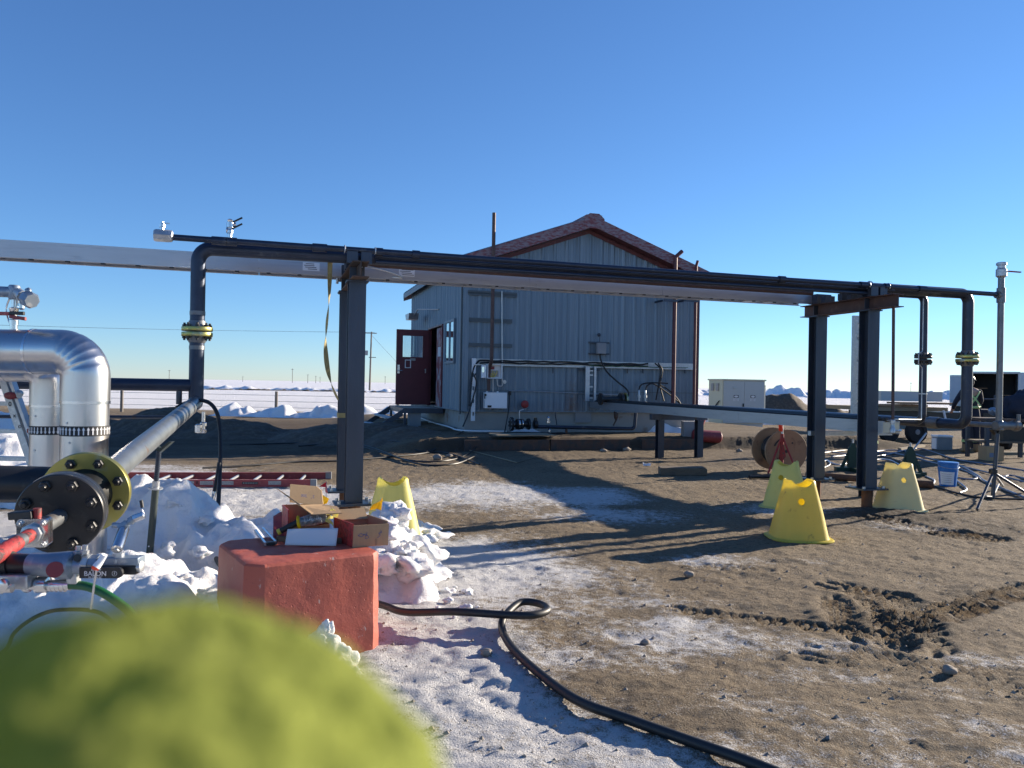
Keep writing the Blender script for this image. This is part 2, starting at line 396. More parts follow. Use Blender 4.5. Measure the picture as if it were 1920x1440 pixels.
def text_part(name, s, size, o, ax, ay, mat, parent, depth=.0006):
    """lettering lying on a surface: o = centre, ax = reading direction, ay = up"""
    cu = bpy.data.curves.new(name, 'FONT'); cu.body = s; cu.size = size; cu.extrude = depth; cu.align_x = 'CENTER'; cu.align_y = 'CENTER'
    ob = bpy.data.objects.new('tmp', cu); COL.objects.link(ob)
    dg = bpy.context.evaluated_depsgraph_get(); me = bpy.data.meshes.new_from_object(ob.evaluated_get(dg))
    bpy.data.objects.remove(ob); me.name = name
    ax = V(ax).normalized(); ay = V(ay).normalized(); az = ax.cross(ay)
    o = V(o)-things_off(parent)
    me.transform(Matrix(((ax.x, ay.x, az.x, o.x), (ax.y, ay.y, az.y, o.y), (ax.z, ay.z, az.z, o.z), (0, 0, 0, 1))))
    me.materials.clear(); me.materials.append(K[mat])
    t = bpy.data.objects.new(name, me); COL.objects.link(t); t.parent = parent; return t
def evalmesh(o):                          # bake an object's modifiers into its mesh
    dg = bpy.context.evaluated_depsgraph_get(); me = bpy.data.meshes.new_from_object(o.evaluated_get(dg))
    old = o.data; o.modifiers.clear(); o.data = me; return o
def cut(o, cutters):
    tmp = []
    for c in cutters:
        k = c.build('tmp', 'dark'); tmp.append(k)
        md = o.modifiers.new('cut', 'BOOLEAN'); md.operation = 'DIFFERENCE'; md.object = k; md.solver = 'EXACT'
    bpy.context.view_layer.update(); evalmesh(o)
    for k in tmp: bpy.data.objects.remove(k)
    return o
def dup(root, loc=None, rz=0, label=None):
    def cp(o, par):
        c = o.copy(); COL.objects.link(c); c.parent = par
        for ch in o.children: cp(ch, c)
        return c
    c = cp(root, None)
    if loc is not None: c.location = loc
    c.rotation_euler = (0, 0, rz)
    if label: c['label'] = label
    return c
# ================================================================ ground
def bframe(x, y):
    dx = x-BL.x; dy = y-BL.y
    return dx*ru.x+dy*ru.y, dx*rv.x+dy*rv.y
def blob_mask(x, y, items):
    m = np.zeros_like(x)
    for (px, py, rx, ry, st) in items:
        c = G(px, py); m = np.maximum(m, st*np.exp(-(((x-c.x)/rx)**2+((y-c.y)/ry)**2)**1.5))
    return m
hose_px = [(560, 1130), (640, 1140), (712, 1152), (760, 1167), (850, 1180), (950, 1188), (1000, 1188), (1026, 1178), (1010, 1165), (975, 1163), (945, 1180), (942, 1192), (960, 1225), (1000, 1265), (1080, 1325), (1180, 1363), (1290, 1403), (1420, 1450), (1560, 1510)]
HOSE = [G(a_, b_) for a_, b_ in hose_px]
_hx = np.array([p.x for p in HOSE[11:]]); _hy = np.array([p.y for p in HOSE[11:]])
def base_h(x, y):
    x = np.asarray(x, float); y = np.asarray(y, float)
    t, q = bframe(x, y)
    pad = sm(q, -2.05, -1.7)*sm(t, -2.6, -.9)*sm(-t, -12, -9.5)*sm(-q, -13, -10)
    h = PAD*pad
    h = h + .06*fbm(x*.25, y*.25, 5, 3)*sm(y, 9, 14)*(1-pad)
    h = h + .9*sm(y, 300, 1500)*fbm(x*.004, y*.004, 9, 3)
    return h
def gz(x, y): return float(base_h(np.array([x]), np.array([y]))[0])
def GG(px, py, up=0.0):                   # ground hit following the pad
    z = 0
    for _ in range(6):
        p = G(px, py, z); z = gz(p.x, p.y)
    return V((p.x, p.y, z+up))
tracks = [([(1575, 1100), (1660, 1120), (1700, 1170), (1720, 1210)], .20, .020), ([(1270, 1143), (1400, 1160), (1560, 1180), (1640, 1192)], .09, .018),
          ([(1700, 1180), (1780, 1150), (1900, 1110), (2000, 1095)], .15, .018), ([(1590, 1130), (1610, 1170), (1650, 1200)], .2, .02),
          ([(1560, 1225), (1700, 1250), (1900, 1275)], .2, .010), ([(1290, 1060), (1430, 1070)], .1, .012), ([(1650, 975), (1760, 1000), (1850, 1010)], .25, .02)]
def seg_dist(x, y, pts):
    best = np.full_like(x, 1e9); along = np.zeros_like(x); side = np.zeros_like(x); acc = 0
    for a_, b_ in zip(pts[:-1], pts[1:]):
        dx, dy = b_[0]-a_[0], b_[1]-a_[1]; L = math.hypot(dx, dy)
        t = np.clip(((x-a_[0])*dx+(y-a_[1])*dy)/L/L, 0, 1)
        d = np.hypot(x-a_[0]-t*dx, y-a_[1]-t*dy); k = d < best
        best = np.where(k, d, best); along = np.where(k, acc+t*L, along)
        side = np.where(k, ((x-a_[0])*dy-(y-a_[1])*dx)/L, side); acc += L
    return best, along, side
def make_ground():
    xs = np.concatenate([-4.2-np.geomspace(.03, 9000, 90)[::-1], np.arange(-4.2, 8.0, .026), 8.0+np.geomspace(.03, 9000, 110)])
    ys = np.concatenate([2.4-np.geomspace(.05, 400, 30)[::-1], np.geomspace(2.4, 32, 560), 32*np.geomspace(1.006, 500, 190)])
    X, Y = np.meshgrid(xs, ys)
    x, y = X.ravel(), Y.ravel()
    t, q = bframe(x, y)
    h = base_h(x, y)
    # ---- snow attribute
    s = blob_mask(x, y, [
        (925, 925, 1.35, 1.6, .44), (780, 935, .9, 1.3, .40), (1070, 930, 1.0, 1.2, .36), (480, 935, 1.6, 1.6, .50), (250, 900, 1.8, 1.6, .5), (330, 872, 2.2, .8, .40), (1150, 965, 1.0, .6, .34),
        (560, 1060, 2.0, 1.4, .75), (760, 1085, .75, .5, .62), (860, 1062, .5, .25, .40), (1000, 1050, .5, .2, .30),
        (1280, 1200, .7, .3, .24), (1500, 1210, .7, .15, .20), (1450, 1330, .8, .25, .26), (1700, 1370, .8, .25, .28), (1560, 1270, .6, .15, .22), (1250, 1170, .4, .15, .24), (1100, 1240, .6, .25, .28),
        (1350, 1420, .7, .25, .30), (1600, 1440, .8, .25, .28), (1860, 1240, .4, .15, .26), (1800, 1300, .5, .15, .22), (1850, 1430, .5, .25, .28), (1130, 1125, .6, .2, .2), (930, 1130, .5, .2, .28),
        (1450, 955, .8, .5, .25), (1700, 990, .6, .4, .22), (1330, 1050, .9, .3, .22)])
    # packed snow left of the hose
    hx = np.interp(-y, -_hy, _hx, left=-99, right=99)
    hl = np.where(y > _hy.max(), _hx[0]-.45*(y-_hy.max()), hx)
    side = hl - x
    pk = sm(side, -.5, .35)*sm(-y, -6.2, -5.0)
    s = np.maximum(s, pk*(.47+.16*fbm(x*1.3, y*1.3, 31, 3)))
    s = np.maximum(s, sm(-x, 1.3, 2.6)*sm(-y, -9.0, -6.6)*.7)
    s = s+.16*fbm(x*.9, y*.9, 3, 4)+.10*fbm(x*4, y*4, 13, 3)
    # far fields of snow
    far = sm(y+.18*x+1.2*fbm(x*.2, y*.2, 8, 3), 31, 35)*sm(-x, -6, 2) + sm(y+2*fbm(x*.15, y*.15, 18, 3), 44, 52)*sm(x, -6, 2)
    s = np.maximum(s, np.clip(far, 0, 1)*(.75+.10*fbm(x*.05, y*.2, 4, 3)))
    s = np.maximum(s, .55*np.exp(-(((x-9.5)/6)**2+((y-33)/3.0)**2)))
    padsnow = blob_mask(x, y, [(1230, 812, 1.1, .8, .5), (1100, 812, 1.5, .6, .35)])
    s = np.maximum(s, padsnow)
    yard = sm(y, 11.5, 13)*sm(-y, -34, -28)
    s = s-.35*yard*(1-np.clip(far, 0, 1))
    # ---- soil (freshly dug, dark)
    so_ = blob_mask(x, y, [(1690, 970, .9, .5, .9), (1840, 995, .9, .4, .6), (1690, 1175, .6, .25, .55), (1800, 1120, .7, .25, .35), (1450, 1165, .8, .2, .35)])
    edge = np.exp(-((q+1.9)/.38)**2)*sm(t, -3, -1)
    so_ = np.maximum(so_, edge*.9)
    so_ = np.maximum(so_, .75*sm(-t, 1.0, 3.0)*sm(q, -3.5, -1.5)*sm(-q, -14, -9))
    so_ = np.maximum(so_, .35*sm(y, 11.5, 15)*sm(-y, -36, -30))
    so_ = np.clip(so_+.25*fbm(x*1.5, y*1.5, 23, 3), 0, 1)*(1-np.clip(far, 0, 1))
    # ---- relief
    near = sm(-y, -30, -12)
    h = h+near*(.013*fbm(x*1.6, y*1.6, 1, 3)+.010*fbm(x*6, y*6, 2, 3)+.011*fbm(x*15, y*15, 6, 3, .7))
    sn = np.clip((s-.35)*3, 0, 1)
    lump = np.abs(fbm(x*5, y*5, 41, 4))
    h = h+near*sn*(.016*lump+.018*fbm(x*13, y*13, 44, 3, .7))
    for k in range(18):                          # boot prints in the packed snow
        rr = random.Random(k); px_, py_ = 730+rr.random()*430, 1110+rr.random()*320
        c = G(px_, py_); an = rr.random()*3.1
        du = (x-c.x)*math.cos(an)+(y-c.y)*math.sin(an); dv = -(x-c.x)*math.sin(an)+(y-c.y)*math.cos(an)
        h = h-.020*np.exp(-((du/.12)**2+(dv/.05)**2)**2)*sn
    clod = np.maximum(0, fbm(x*9, y*9, 51, 3)-.15)
    h = h+near*np.clip(so_*1.3, 0, 1)*(.03*np.maximum(0, fbm(x*3.2, y*3.2, 52, 3))+.035*clod)
    for pts, wd, dp in tracks:
        P_ = [(G(*p).x, G(*p).y) for p in pts]
        d, al, sd = seg_dist(x, y, P_)
        m = sm(-d, -wd, -wd*.75)
        lug = np.sign(np.sin((al+np.abs(sd)*.8)*2*np.pi/.075))*np.abs(np.sin((al+np.abs(sd)*.8)*2*np.pi/.075))**.5*(.6+.8*vn(x*4, y*4, 66))
        h = h+m*(dp*.75*lug-dp*.45)*(1+.5*fbm(x*5, y*5, 61, 2)) + dp*.45*np.exp(-((d-wd*1.15)/(wd*.25))**2)
    c = G(1700, 1165); h = h+.025*np.exp(-(((x-c.x)/.22)**2+((y-c.y)/.16)**2))*(1+.6*fbm(x*8, y*8, 71, 3))
    c = G(1615, 962); h = h+.05*np.exp(-(((x-c.x)/.5)**2+((y-c.y)/.3)**2))
    nx, ny = len(xs), len(ys)
    co = np.stack([x, y, h], 1).astype(np.float32)
    i = np.arange(nx-1)[None, :]+(np.arange(ny-1)*nx)[:, None]
    q4 = np.stack([i, i+1, i+1+nx, i+nx], -1).reshape(-1, 4)
    me = bpy.data.meshes.new('ground'); me.vertices.add(len(co)); me.vertices.foreach_set('co', co.ravel())
    me.loops.add(q4.size); me.loops.foreach_set('vertex_index', q4.ravel().astype(np.int32))
    me.polygons.add(len(q4)); me.polygons.foreach_set('loop_start', np.arange(0, q4.size, 4, dtype=np.int32))
    me.polygons.foreach_set('use_smooth', np.ones(len(q4), bool)); me.update(calc_edges=True)
    for nm, ar in (('snow', s), ('soil', so_)):
        at = me.attributes.new(nm, 'FLOAT', 'POINT'); at.data.foreach_set('value', ar.astype(np.float32))
    me.materials.append(K['ground'])
    o = bpy.data.objects.new('ground', me); COL.objects.link(o); tag(o, kind='structure'); return o
make_ground()

# ---------------------------------------------------------------- height-field mounds
def mound(name, blobs, x0, x1, y0, y1, res, mat, lump=.1, lscale=3, seed=1, billow=False, **kw):
    xs = np.arange(x0, x1, res); ys = np.arange(y0, y1, res); X, Y = np.meshgrid(xs, ys)
    h = np.full_like(X, 0.0)
    for (cx, cy, rx, ry, hh, pw) in blobs:
        d2 = ((X-cx)/rx)**2+((Y-cy)/ry)**2
        h = np.maximum(h, hh*np.exp(-d2**pw))
    n = fbm(X*lscale, Y*lscale, seed, 5, .55)
    if billow: n = .5-1.6*np.abs(fbm(X*lscale, Y*lscale, seed, 3, .5))+.35*fbm(X*lscale*3.1, Y*lscale*3.1, seed+5, 3)
    k = np.clip(h/.12, 0, 1)
    if billow: n = .60*n+.34*facets(X+.05*fbm(X*7, Y*7, seed+2, 3), Y+.05*fbm(X*7, Y*7, seed+4, 3), lscale*1.5, seed)+.13*facets(X+.02*fbm(X*15, Y*15, seed+6, 2), Y+.02*fbm(X*15, Y*15, seed+8, 2), lscale*4.0, seed+9)
    h = h+lump*n*k
    if billow:
        for _ in range(2):
            hp = np.pad(h, 1, mode='edge'); h = .4*h+.15*(hp[:-2, 1:-1]+hp[2:, 1:-1]+hp[1:-1, :-2]+hp[1:-1, 2:])
        h = h+.10*lump*k*fbm(X*lscale*9, Y*lscale*9, seed+21, 3, .7)
    b = base_h(X.ravel(), Y.ravel()).reshape(X.shape)
    zz = b+h-.06
    nx, ny = len(xs), len(ys); vs = [(X[j, i], Y[j, i], zz[j, i]) for j in range(ny) for i in range(nx)]
    fs = []
    for j in range(ny-1):
        for i in range(nx-1):
            if max(h[j, i], h[j, i+1], h[j+1, i], h[j+1, i+1]) > .035:
                fs.append((j*nx+i, j*nx+i+1, (j+1)*nx+i+1, (j+1)*nx+i))
    used = sorted({i for f in fs for i in f}); mp = {o: n_ for n_, o in enumerate(used)}
    m = MB(); m.add([vs[i] for i in used], [tuple(mp[i] for i in f) for f in fs])
    if kw.get('chunks'):
        for (cx, cy, cz, r, sd) in kw.pop('chunks'): m.blob((cx, cy, cz), r, sd, .9, 3, (1.2, 1, .7))
    return m.build(name, mat, ang=180, **kw)
# ================================================================ metal building
def proj(p):
    d = V(p)-CAM; y = d.dot(CF); return 960+F*d.dot(CR)/y, 720-F*d.dot(CU)/y
FB = .79                                    # bottom of the siding
def roofz(t): return RIDGE-abs(t-BW/2)*(RIDGE-EAVE)/(BW/2)
RIBS = [(0, 0), (.035, .026), (.075, .026), (.11, 0), (.20, 0), (.212, .006), (.226, .006), (.238, 0)]
def rib_positions(L, pitch=.305):
    out = []; k = 0
    while True:
        for a_, b_ in RIBS:
            s_ = k*pitch+a_
            if s_ >= L: out.append((L, 0)); return out
            out.append((s_, b_))
        k += 1
B = thing('metal_building', 'grey corrugated steel building with faded red gable trim and an open maroon door', 'building', BL+Z*PAD)
def ribwall(a0, a1, fn, z0, ztop, name='wall'):
    m = MB(); P_ = [(a0+s_, o_) for s_, o_ in rib_positions(a1-a0)]
    cols = []
    for s_, o_ in P_:
        cols.append((fn(s_, o_, z0), fn(s_, o_, ztop(s_) if callable(ztop) else ztop)))
    vs = [p for c in cols for p in c]
    m.add(vs, [(2*i, 2*i+2, 2*i+3, 2*i+1) for i in range(len(cols)-1)])
    return m
def merge(*ms):
    m = MB()
    for k in ms: m.add(k.v, k.f)
    return m
# gable walls
g1 = ribwall(0, BW/2, lambda s_, o_, z: BD(s_, -o_, z), FB, lambda s_: roofz(s_)-.02)
g2 = ribwall(BW/2, BW, lambda s_, o_, z: BD(s_, -o_, z), FB, lambda s_: roofz(s_)-.02)
merge(g1, g2).build('wall', 'galv', B, recalc=False, smooth=False, label='corrugated gable wall facing the yard')
merge(ribwall(0, BW/2, lambda s_, o_, z: BD(BW-s_, BLEN+o_, z), FB, lambda s_: roofz(s_)-.02), ribwall(BW/2, BW, lambda s_, o_, z: BD(BW-s_, BLEN+o_, z), FB, lambda s_: roofz(s_)-.02)).build('wall', 'galv', B, recalc=False, smooth=False)
# door wall with its opening
q0, _ = LW(830.5, 700); q1, zdb = LW(803.5, 759); _, zdt = LW(817, 612)
zdb = max(zdb, .62); zdt = zdb+2.13
fnl = lambda s_, o_, z: BD(-o_, s_, z)
merge(ribwall(0, q0, fnl, FB, EAVE), ribwall(q0, q1, fnl, zdt, EAVE), ribwall(q1, BLEN, fnl, FB, EAVE)).build('wall', 'galv', B, recalc=False, smooth=False, label='corrugated side wall with the doorway')
ribwall(0, BLEN, lambda s_, o_, z: BD(BW+o_, BLEN-s_, z), FB, EAVE).build('wall', 'galv', B, recalc=False, smooth=False)
m = MB()                                     # foundation
m.obox(BD(.03, .03, -.2), ru*(BW-.06), rv*(BLEN-.06), Z*(FB+.2))
fo = m.build('foundation', 'concrete', B, smooth=False)
# stained patch blisters are in the concrete material; bottom sill flashing
MB().obox(BD(-.035, -.05, FB-.03), ru*(BW+.07), rv*.05, Z*.03).build('sill_flashing', 'galv', B, smooth=False)
MB().obox(BD(-.05, 0, FB-.03), ru*.05, rv*q0, Z*.03).build('sill_flashing', 'galv', B, smooth=False)
for t_, sgn in ((-.04, 1), (BW+.04, -1)):
    c = MB(); c.obox(BD(t_, -.045, FB), ru*(.12*sgn), rv*.012, Z*(EAVE-FB-.1)); c.obox(BD(t_, -.033, FB), ru*(.012*sgn), rv*.12, Z*(EAVE-FB-.1))
    c.build('corner_trim', 'galv' if sgn > 0 else 'maroonpipe', B, smooth=False)
# roof
sl = (RIDGE-EAVE)/(BW/2); OV = .20; QO = .34
m = MB()
rp = rib_positions(BLEN+2*QO)
for sgn in (-1, 1):
    for lay in (0, 1):
        b_ = len(m.v)
        for s_, o_ in rp:
            q = -QO+s_; k = (o_ if lay == 0 else -.012)
            m.v.append(BD(BW/2, q, RIDGE+.05+k)); m.v.append(BD(BW/2+sgn*(BW/2+OV), q, RIDGE+.05+k-sl*(BW/2+OV)))
        m.f += [(b_+2*i, b_+2*i+2, b_+2*i+3, b_+2*i+1) for i in range(len(rp)-1)]
roof = m.build('roof', 'galv', B, recalc=False, smooth=False)
MB().obox(BD(BW/2-.2, -QO-.02, RIDGE+.02), ru*.4, rv*(BLEN+2*QO+.04), Z*.06).build('ridge_cap', 'redtrim', roof, smooth=False)
for qf in (-QO-.012, BLEN+QO):
    m = MB()
    for sgn in (-1, 1):
        e_ = BW/2+OV; x0 = BW/2; x1 = BW/2+sgn*e_
        m.prism([BD(x0, qf, RIDGE+.055), BD(x1, qf, RIDGE+.055-sl*e_), BD(x1, qf, RIDGE-.20-sl*e_), BD(x0, qf, RIDGE-.20)], rv*.014)
    m.build('fascia', 'redtrim', B, smooth=False)
m = MB()
for sgn in (-1, 1):
    e_ = BW/2+OV
    m.prism([BD(BW/2, -QO+.004, RIDGE-.185), BD(BW/2+sgn*e_, -QO+.004, RIDGE-.185-sl*e_), BD(BW/2+sgn*e_, -QO+.004, RIDGE-.20-sl*e_), BD(BW/2, -QO+.004, RIDGE-.20)], rv*(QO-.03))
m.build('soffit', 'maroonpipe', B, smooth=False)
m = MB()
for sgn in (-1, 1):
    e_ = BW/2
    m.prism([BD(BW/2, -.032, RIDGE-.21), BD(BW/2+sgn*e_, -.032, RIDGE-.21-sl*e_), BD(BW/2+sgn*e_, -.032, RIDGE-.31-sl*e_), BD(BW/2, -.032, RIDGE-.31)], -rv*.012)
m.build('rake_trim', 'maroonpipe', B, smooth=False)
m = MB(); m.prism([BD(BW/2-.26, -QO-.03, RIDGE-.24), BD(BW/2+.26, -QO-.03, RIDGE-.24), BD(BW/2+.26, -QO-.03, RIDGE+.0), BD(BW/2+.12, -QO-.03, RIDGE+.115), BD(BW/2-.12, -QO-.03, RIDGE+.115), BD(BW/2-.26, -QO-.03, RIDGE+.0)], rv*.016)
pk = m.build('peak_plate', 'redtrim', B, smooth=False)
for sgn in (-1, 1):
    e_ = BW/2+OV; MB().obox(BD(BW/2+sgn*e_-.01, -QO, RIDGE+.035-sl*e_), ru*.02, rv*(BLEN+2*QO), -Z*.15).build('eave_trim', 'galv', B, smooth=False)
# stained gable: copy of the siding material with a rust run below the wire tray, lap joint and screw rows
def stained():
    mt = K['galv'].copy(); mt.name = 'galvanised siding with rust run'; t = mt.node_tree; p = t.nodes['Principled BSDF']
    tc = N(t, 'TexCoord'); old = p.inputs['Base Color'].links[0].from_socket
    t0, z0 = W(1072, 745); t1, z1 = W(1072, 700)
    dt = N(t, 'VectorMath', operation='DOT_PRODUCT'); t.links.new(tc.outputs['Object'], dt.inputs[0]); dt.inputs[1].default_value = ru
    a_ = N(t, 'Math', operation='SUBTRACT'); t.links.new(dt.outputs['Value'], a_.inputs[0]); a_.inputs[1].default_value = t0
    b_ = N(t, 'Math', operation='ABSOLUTE'); t.links.new(a_.outputs[0], b_.inputs[0])
    sx = N(t, 'SeparateXYZ'); t.links.new(tc.outputs['Object'], sx.inputs[0])
    wz = N(t, 'MapRange'); wz.inputs['From Min'].default_value = z1-PAD+.15; wz.inputs['From Max'].default_value = z0-PAD-.2; t.links.new(sx.outputs['Z'], wz.inputs['Value'])
    wx = N(t, 'MapRange'); wx.inputs['From Min'].default_value = .24; wx.inputs['From Max'].default_value = .05; t.links.new(b_.outputs[0], wx.inputs['Value'])
    ml = N(t, 'Math', operation='MULTIPLY'); t.links.new(wz.outputs[0], ml.inputs[0]); t.links.new(wx.outputs[0], ml.inputs[1])
    nz = N(t, 'Math', operation='MULTIPLY'); t.links.new(ml.outputs[0], nz.inputs[0]); t.links.new(ramp(t, noise(t, tc.outputs['Object'], 9, 6, .7), .35, .65), nz.inputs[1])
    c1 = mix(t, nz.outputs[0], old, (.17, .10, .06))
    # grime along the bottom metre
    g_ = N(t, 'MapRange'); g_.inputs['From Min'].default_value = 1.35; g_.inputs['From Max'].default_value = .45; g_.inputs['To Max'].default_value = .55; t.links.new(sx.outputs['Z'], g_.inputs['Value'])
    gg_ = N(t, 'Math', operation='MULTIPLY'); t.links.new(g_.outputs[0], gg_.inputs[0]); t.links.new(ramp(t, noise(t, tc.outputs['Object'], 3, 8, .7), .3, .7), gg_.inputs[1])
    c2 = mix(t, gg_.outputs[0], c1, (.13, .125, .115)); t.links.new(c2, p.inputs['Base Color']); return mt
gable = [o for o in B.children if o.name == 'wall'][0]; gable.data.materials.clear(); gable.data.materials.append(stained())
_, zl_ = W(1050, 733); MB().obox(BD(.1, -.034, zl_-.010), ru*(BW-.2), rv*.006, Z*.012).build('lap_joint', 'galv2', B, smooth=False)
# doors
def P_leaf(L): return proj(BD(-L, q1-.02, 1.5))[0]
Ld = 1.0
for _ in range(30): Ld *= 1+(P_leaf(Ld)-742)/61*.5 if P_leaf(Ld) > 742 else 1-(742-P_leaf(Ld))/61*.5
m = MB(); m.obox(BD(-Ld, q1-.045, zdb), ru*(Ld-.03), rv*.045, Z*(zdt-zdb-.02))
door = m.build('door', 'doorpaint', B, smooth=False, label='maroon door leaf standing open')
def onleaf(px, py):
    p = onplane(px, py, BD(0, q1-.045, 0), rv); return (p-BL).dot(ru), p.z
ta, za = onleaf(755, 669); tb, zb = onleaf(793, 630.5)
cut(door, [MB().obox(BD(ta, q1-.2, za), ru*(tb-ta), rv*.4, Z*(zb-za))])
def clearglass():
    mt, t, p = nodes('clear door glass'); o = t.nodes['Material Output']
    tr = N(t, 'BsdfTransparent'); tr.inputs[0].default_value = (.88, .93, .95, 1); gl = N(t, 'BsdfGlossy'); gl.inputs['Roughness'].default_value = .02
    nz = noise(t, N(t, 'TexCoord').outputs['Object'], 2); f = ramp(t, nz, .2, .9, (.10,)*3+(1,), (.16,)*3+(1,))
    ms = N(t, 'MixShader'); t.links.new(f, ms.inputs[0]); t.links.new(tr.outputs[0], ms.inputs[1]); t.links.new(gl.outputs[0], ms.inputs[2]); t.links.new(ms.outputs[0], o.inputs['Surface']); return mt
K['clearglass'] = clearglass()
MB().obox(BD(ta, q1-.026, za), ru*(tb-ta), rv*.006, Z*(zb-za)).build('window_pane', 'clearglass', door, smooth=False)
m = MB()
for (x0, x1, z0, z1) in ((ta-.03, ta, za-.03, zb+.03), (tb, tb+.03, za-.03, zb+.03), (ta, tb, za-.03, za), (ta, tb, zb, zb+.03)):
    m.obox(BD(x0, q1-.055, z0), ru*(x1-x0), rv*.009, Z*(z1-z0))
m.build('window_frame', 'doorpaint', door, smooth=False)
x_, z_ = onleaf(747, 692); m = MB(); m.obox(BD(x_-.03, q1-.075, z_-.12), ru*.06, rv*.03, Z*.24); m.cyl(BD(x_, q1-.13, z_-.04), BD(x_, q1-.07, z_-.04), .025); m.cyl(BD(x_-.02, q1-.13, z_-.04), BD(x_+.1, q1-.13, z_-.04), .011)
m.build('handle', 'chrome', door)
xa, z0_ = onleaf(759, 690); xb, z1_ = onleaf(770.5, 674.5)
m = MB()
for (x0, x1, z0, z1) in ((xa, xa+.022, z0_, z1_), (xb-.022, xb, z0_, z1_), (xa+.022, xb-.022, z0_, z0_+.022), (xa+.022, xb-.022, z1_-.022, z1_)):
    m.obox(BD(x0, q1-.058, z0), ru*(x1-x0), rv*.011, Z*(z1-z0))
m.build('notice_frame', 'white', door, smooth=False)
xa, z0_ = onleaf(769, 676); xb, z1_ = onleaf(779, 672)
MB().obox(BD(xa, q1-.056, z0_), ru*(xb-xa), rv*.008, Z*(z1_-z0_)).build('sticker', 'label', door, smooth=False)
x_, z_ = onleaf(797, 693); m = MB(); m.cyl(BD(x_, q1-.045, z_), BD(x_, q1-.10, z_), .014); m.obox(BD(x_-.015, q1-.11, z_-.1), ru*.03, rv*.012, Z*.12); m.build('door_hook', 'zinc', door)
xa, zz = onleaf(762, 699); xb, _ = onleaf(799, 699); MB().obox(BD(xa, q1-.054, zz-.012), ru*(xb-xa), rv*.009, Z*.024).build('door_rail', 'doorpaint', door, smooth=False)
# second leaf, near half of the opening
qm, _ = LW(816.5, 700)
d2 = MB().obox(BD(.02, q0+.05, zdb), ru*.045, rv*(qm-q0-.05), Z*(zdt-zdb-.03)).build('door', 'peeling', B, smooth=False, label='closed door leaf with peeling red paint')
qa, za2 = LW(825, 668); qb, zb2 = LW(820.5, 651)
MB().obox(BD(.01, qa, za2), ru*.012, rv*(qb-qa), Z*(zb2-za2)).build('notice', 'signface', d2, smooth=False)
m = MB(); m.obox(BD(-.045, q0, zdb-.02), ru*.1, rv*.045, Z*(zdt-zdb+.06)); m.obox(BD(-.045, q1-.0, zdb-.02), ru*.1, rv*.045, Z*(zdt-zdb+.06)); m.obox(BD(-.045, q0+.045, zdt-.0), ru*.1, rv*(q1-q0-.045), Z*.04)
m.build('door_frame', 'doorpaint', B, smooth=False)
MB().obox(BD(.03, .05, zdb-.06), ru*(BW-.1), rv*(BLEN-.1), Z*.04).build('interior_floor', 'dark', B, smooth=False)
# window in the door wall
qa, za = LW(854, 681); qb, zb = LW(837.5, 603)
zb = za+1.15 if zb-za > 1.5 else zb
wf = MB()
for (a_, b_, c, d) in ((qa, qa+.06, za, zb), (qb-.06, qb, za, zb), (qa+.06, qb-.06, za, za+.06), (qa+.06, qb-.06, zb-.06, zb), ((qa+qb)/2-.02, (qa+qb)/2+.02, za+.06, zb-.06)):
    wf.obox(BD(-.055, a_, c), ru*.05, rv*(b_-a_), Z*(d-c))
wfo = wf.build('window', 'galv', B, smooth=False, label='narrow sliding window beside the doorway')
MB().obox(BD(-.032, qa+.06, za+.06), ru*.004, rv*(qb-qa-.12), Z*(zb-za-.12)).build('pane', 'glass', wfo, smooth=False)
# flood lamp above the door
ql, zl = LW(800, 594); m = MB()
lp = BD(-.55, ql, zl); m.prism([lp+V((0, 0, 0))-rv*.22+Z*.07, lp+rv*.45+Z*.07, lp+rv*.30-Z*.10, lp-rv*.12-Z*.10], ru*.28)
fl = m.build('flood_lamp', 'zinc', B, smooth=False)
qk, zk = LW(824, 580)
MB().tube(fillet([BD(-.4, ql-.2, zl), BD(-.35, ql-.45, zl+.16), BD(-.02, qk, zk)], .08), .018).build('lamp_arm', 'zinc', fl)
MB().tube([BD(-.06, .11, FB-.1), BD(-.06, .11, EAVE-.2)], .022, 8).build('downpipe', 'galv2', B)

# ---------------------------------------------------------------- stairs and landing
lz = zdb-.03
st = thing('steel_stairs', 'dark steel landing and short stair in front of the open maroon door', 'stairs', BD(-1.0, (q0+q1)/2, PAD))
LW_ = Ld+.12
m = MB(); m.obox(BD(-LW_, q0-.25, lz-.13), ru*LW_*.97, rv*.05, Z*.13); m.obox(BD(-LW_, q1+.25, lz-.13), ru*LW_*.97, rv*.05, Z*.13)
m.obox(BD(-LW_, q0-.2, lz-.13), ru*.05, rv*(q1-q0+.45), Z*.13); m.obox(BD(-.10, q0-.2, lz-.13), ru*.05, rv*(q1-q0+.45), Z*.13)
m.build('landing_frame', 'steel', st, smooth=False)
m = MB(); k = 0
while -LW_+.05+k*.05 < -.12: m.obox(BD(-LW_+.05+k*.05, q0-.2, lz-.035), ru*.006, rv*(q1-q0+.45), Z*.035); k += 1
m.build('landing_grating', 'grating', st, smooth=False)
for qs in (q0-.25, q1+.25):
    a_ = BD(-LW_, qs, lz-.02); b_ = BD(-LW_-1.15, qs, lz-.80)
    MB().prism([a_, b_, b_-Z*.12-ru*.05, a_-Z*.17], rv*.05).build('stringer', 'steel', st, smooth=False)
    MB().obox(BD(-LW_+.02, qs, -.05), ru*.06, rv*.05, Z*(lz-.08)).build('leg', 'steel', st, smooth=False)
for k in range(3):
    f = (k+1)/3.6; MB().obox(BD(-LW_-1.15*f-.12, q0-.2, lz-.78*f-.06), ru*.24, rv*(q1-q0+.45), Z*.03).build('tread', 'grating', st, smooth=False)
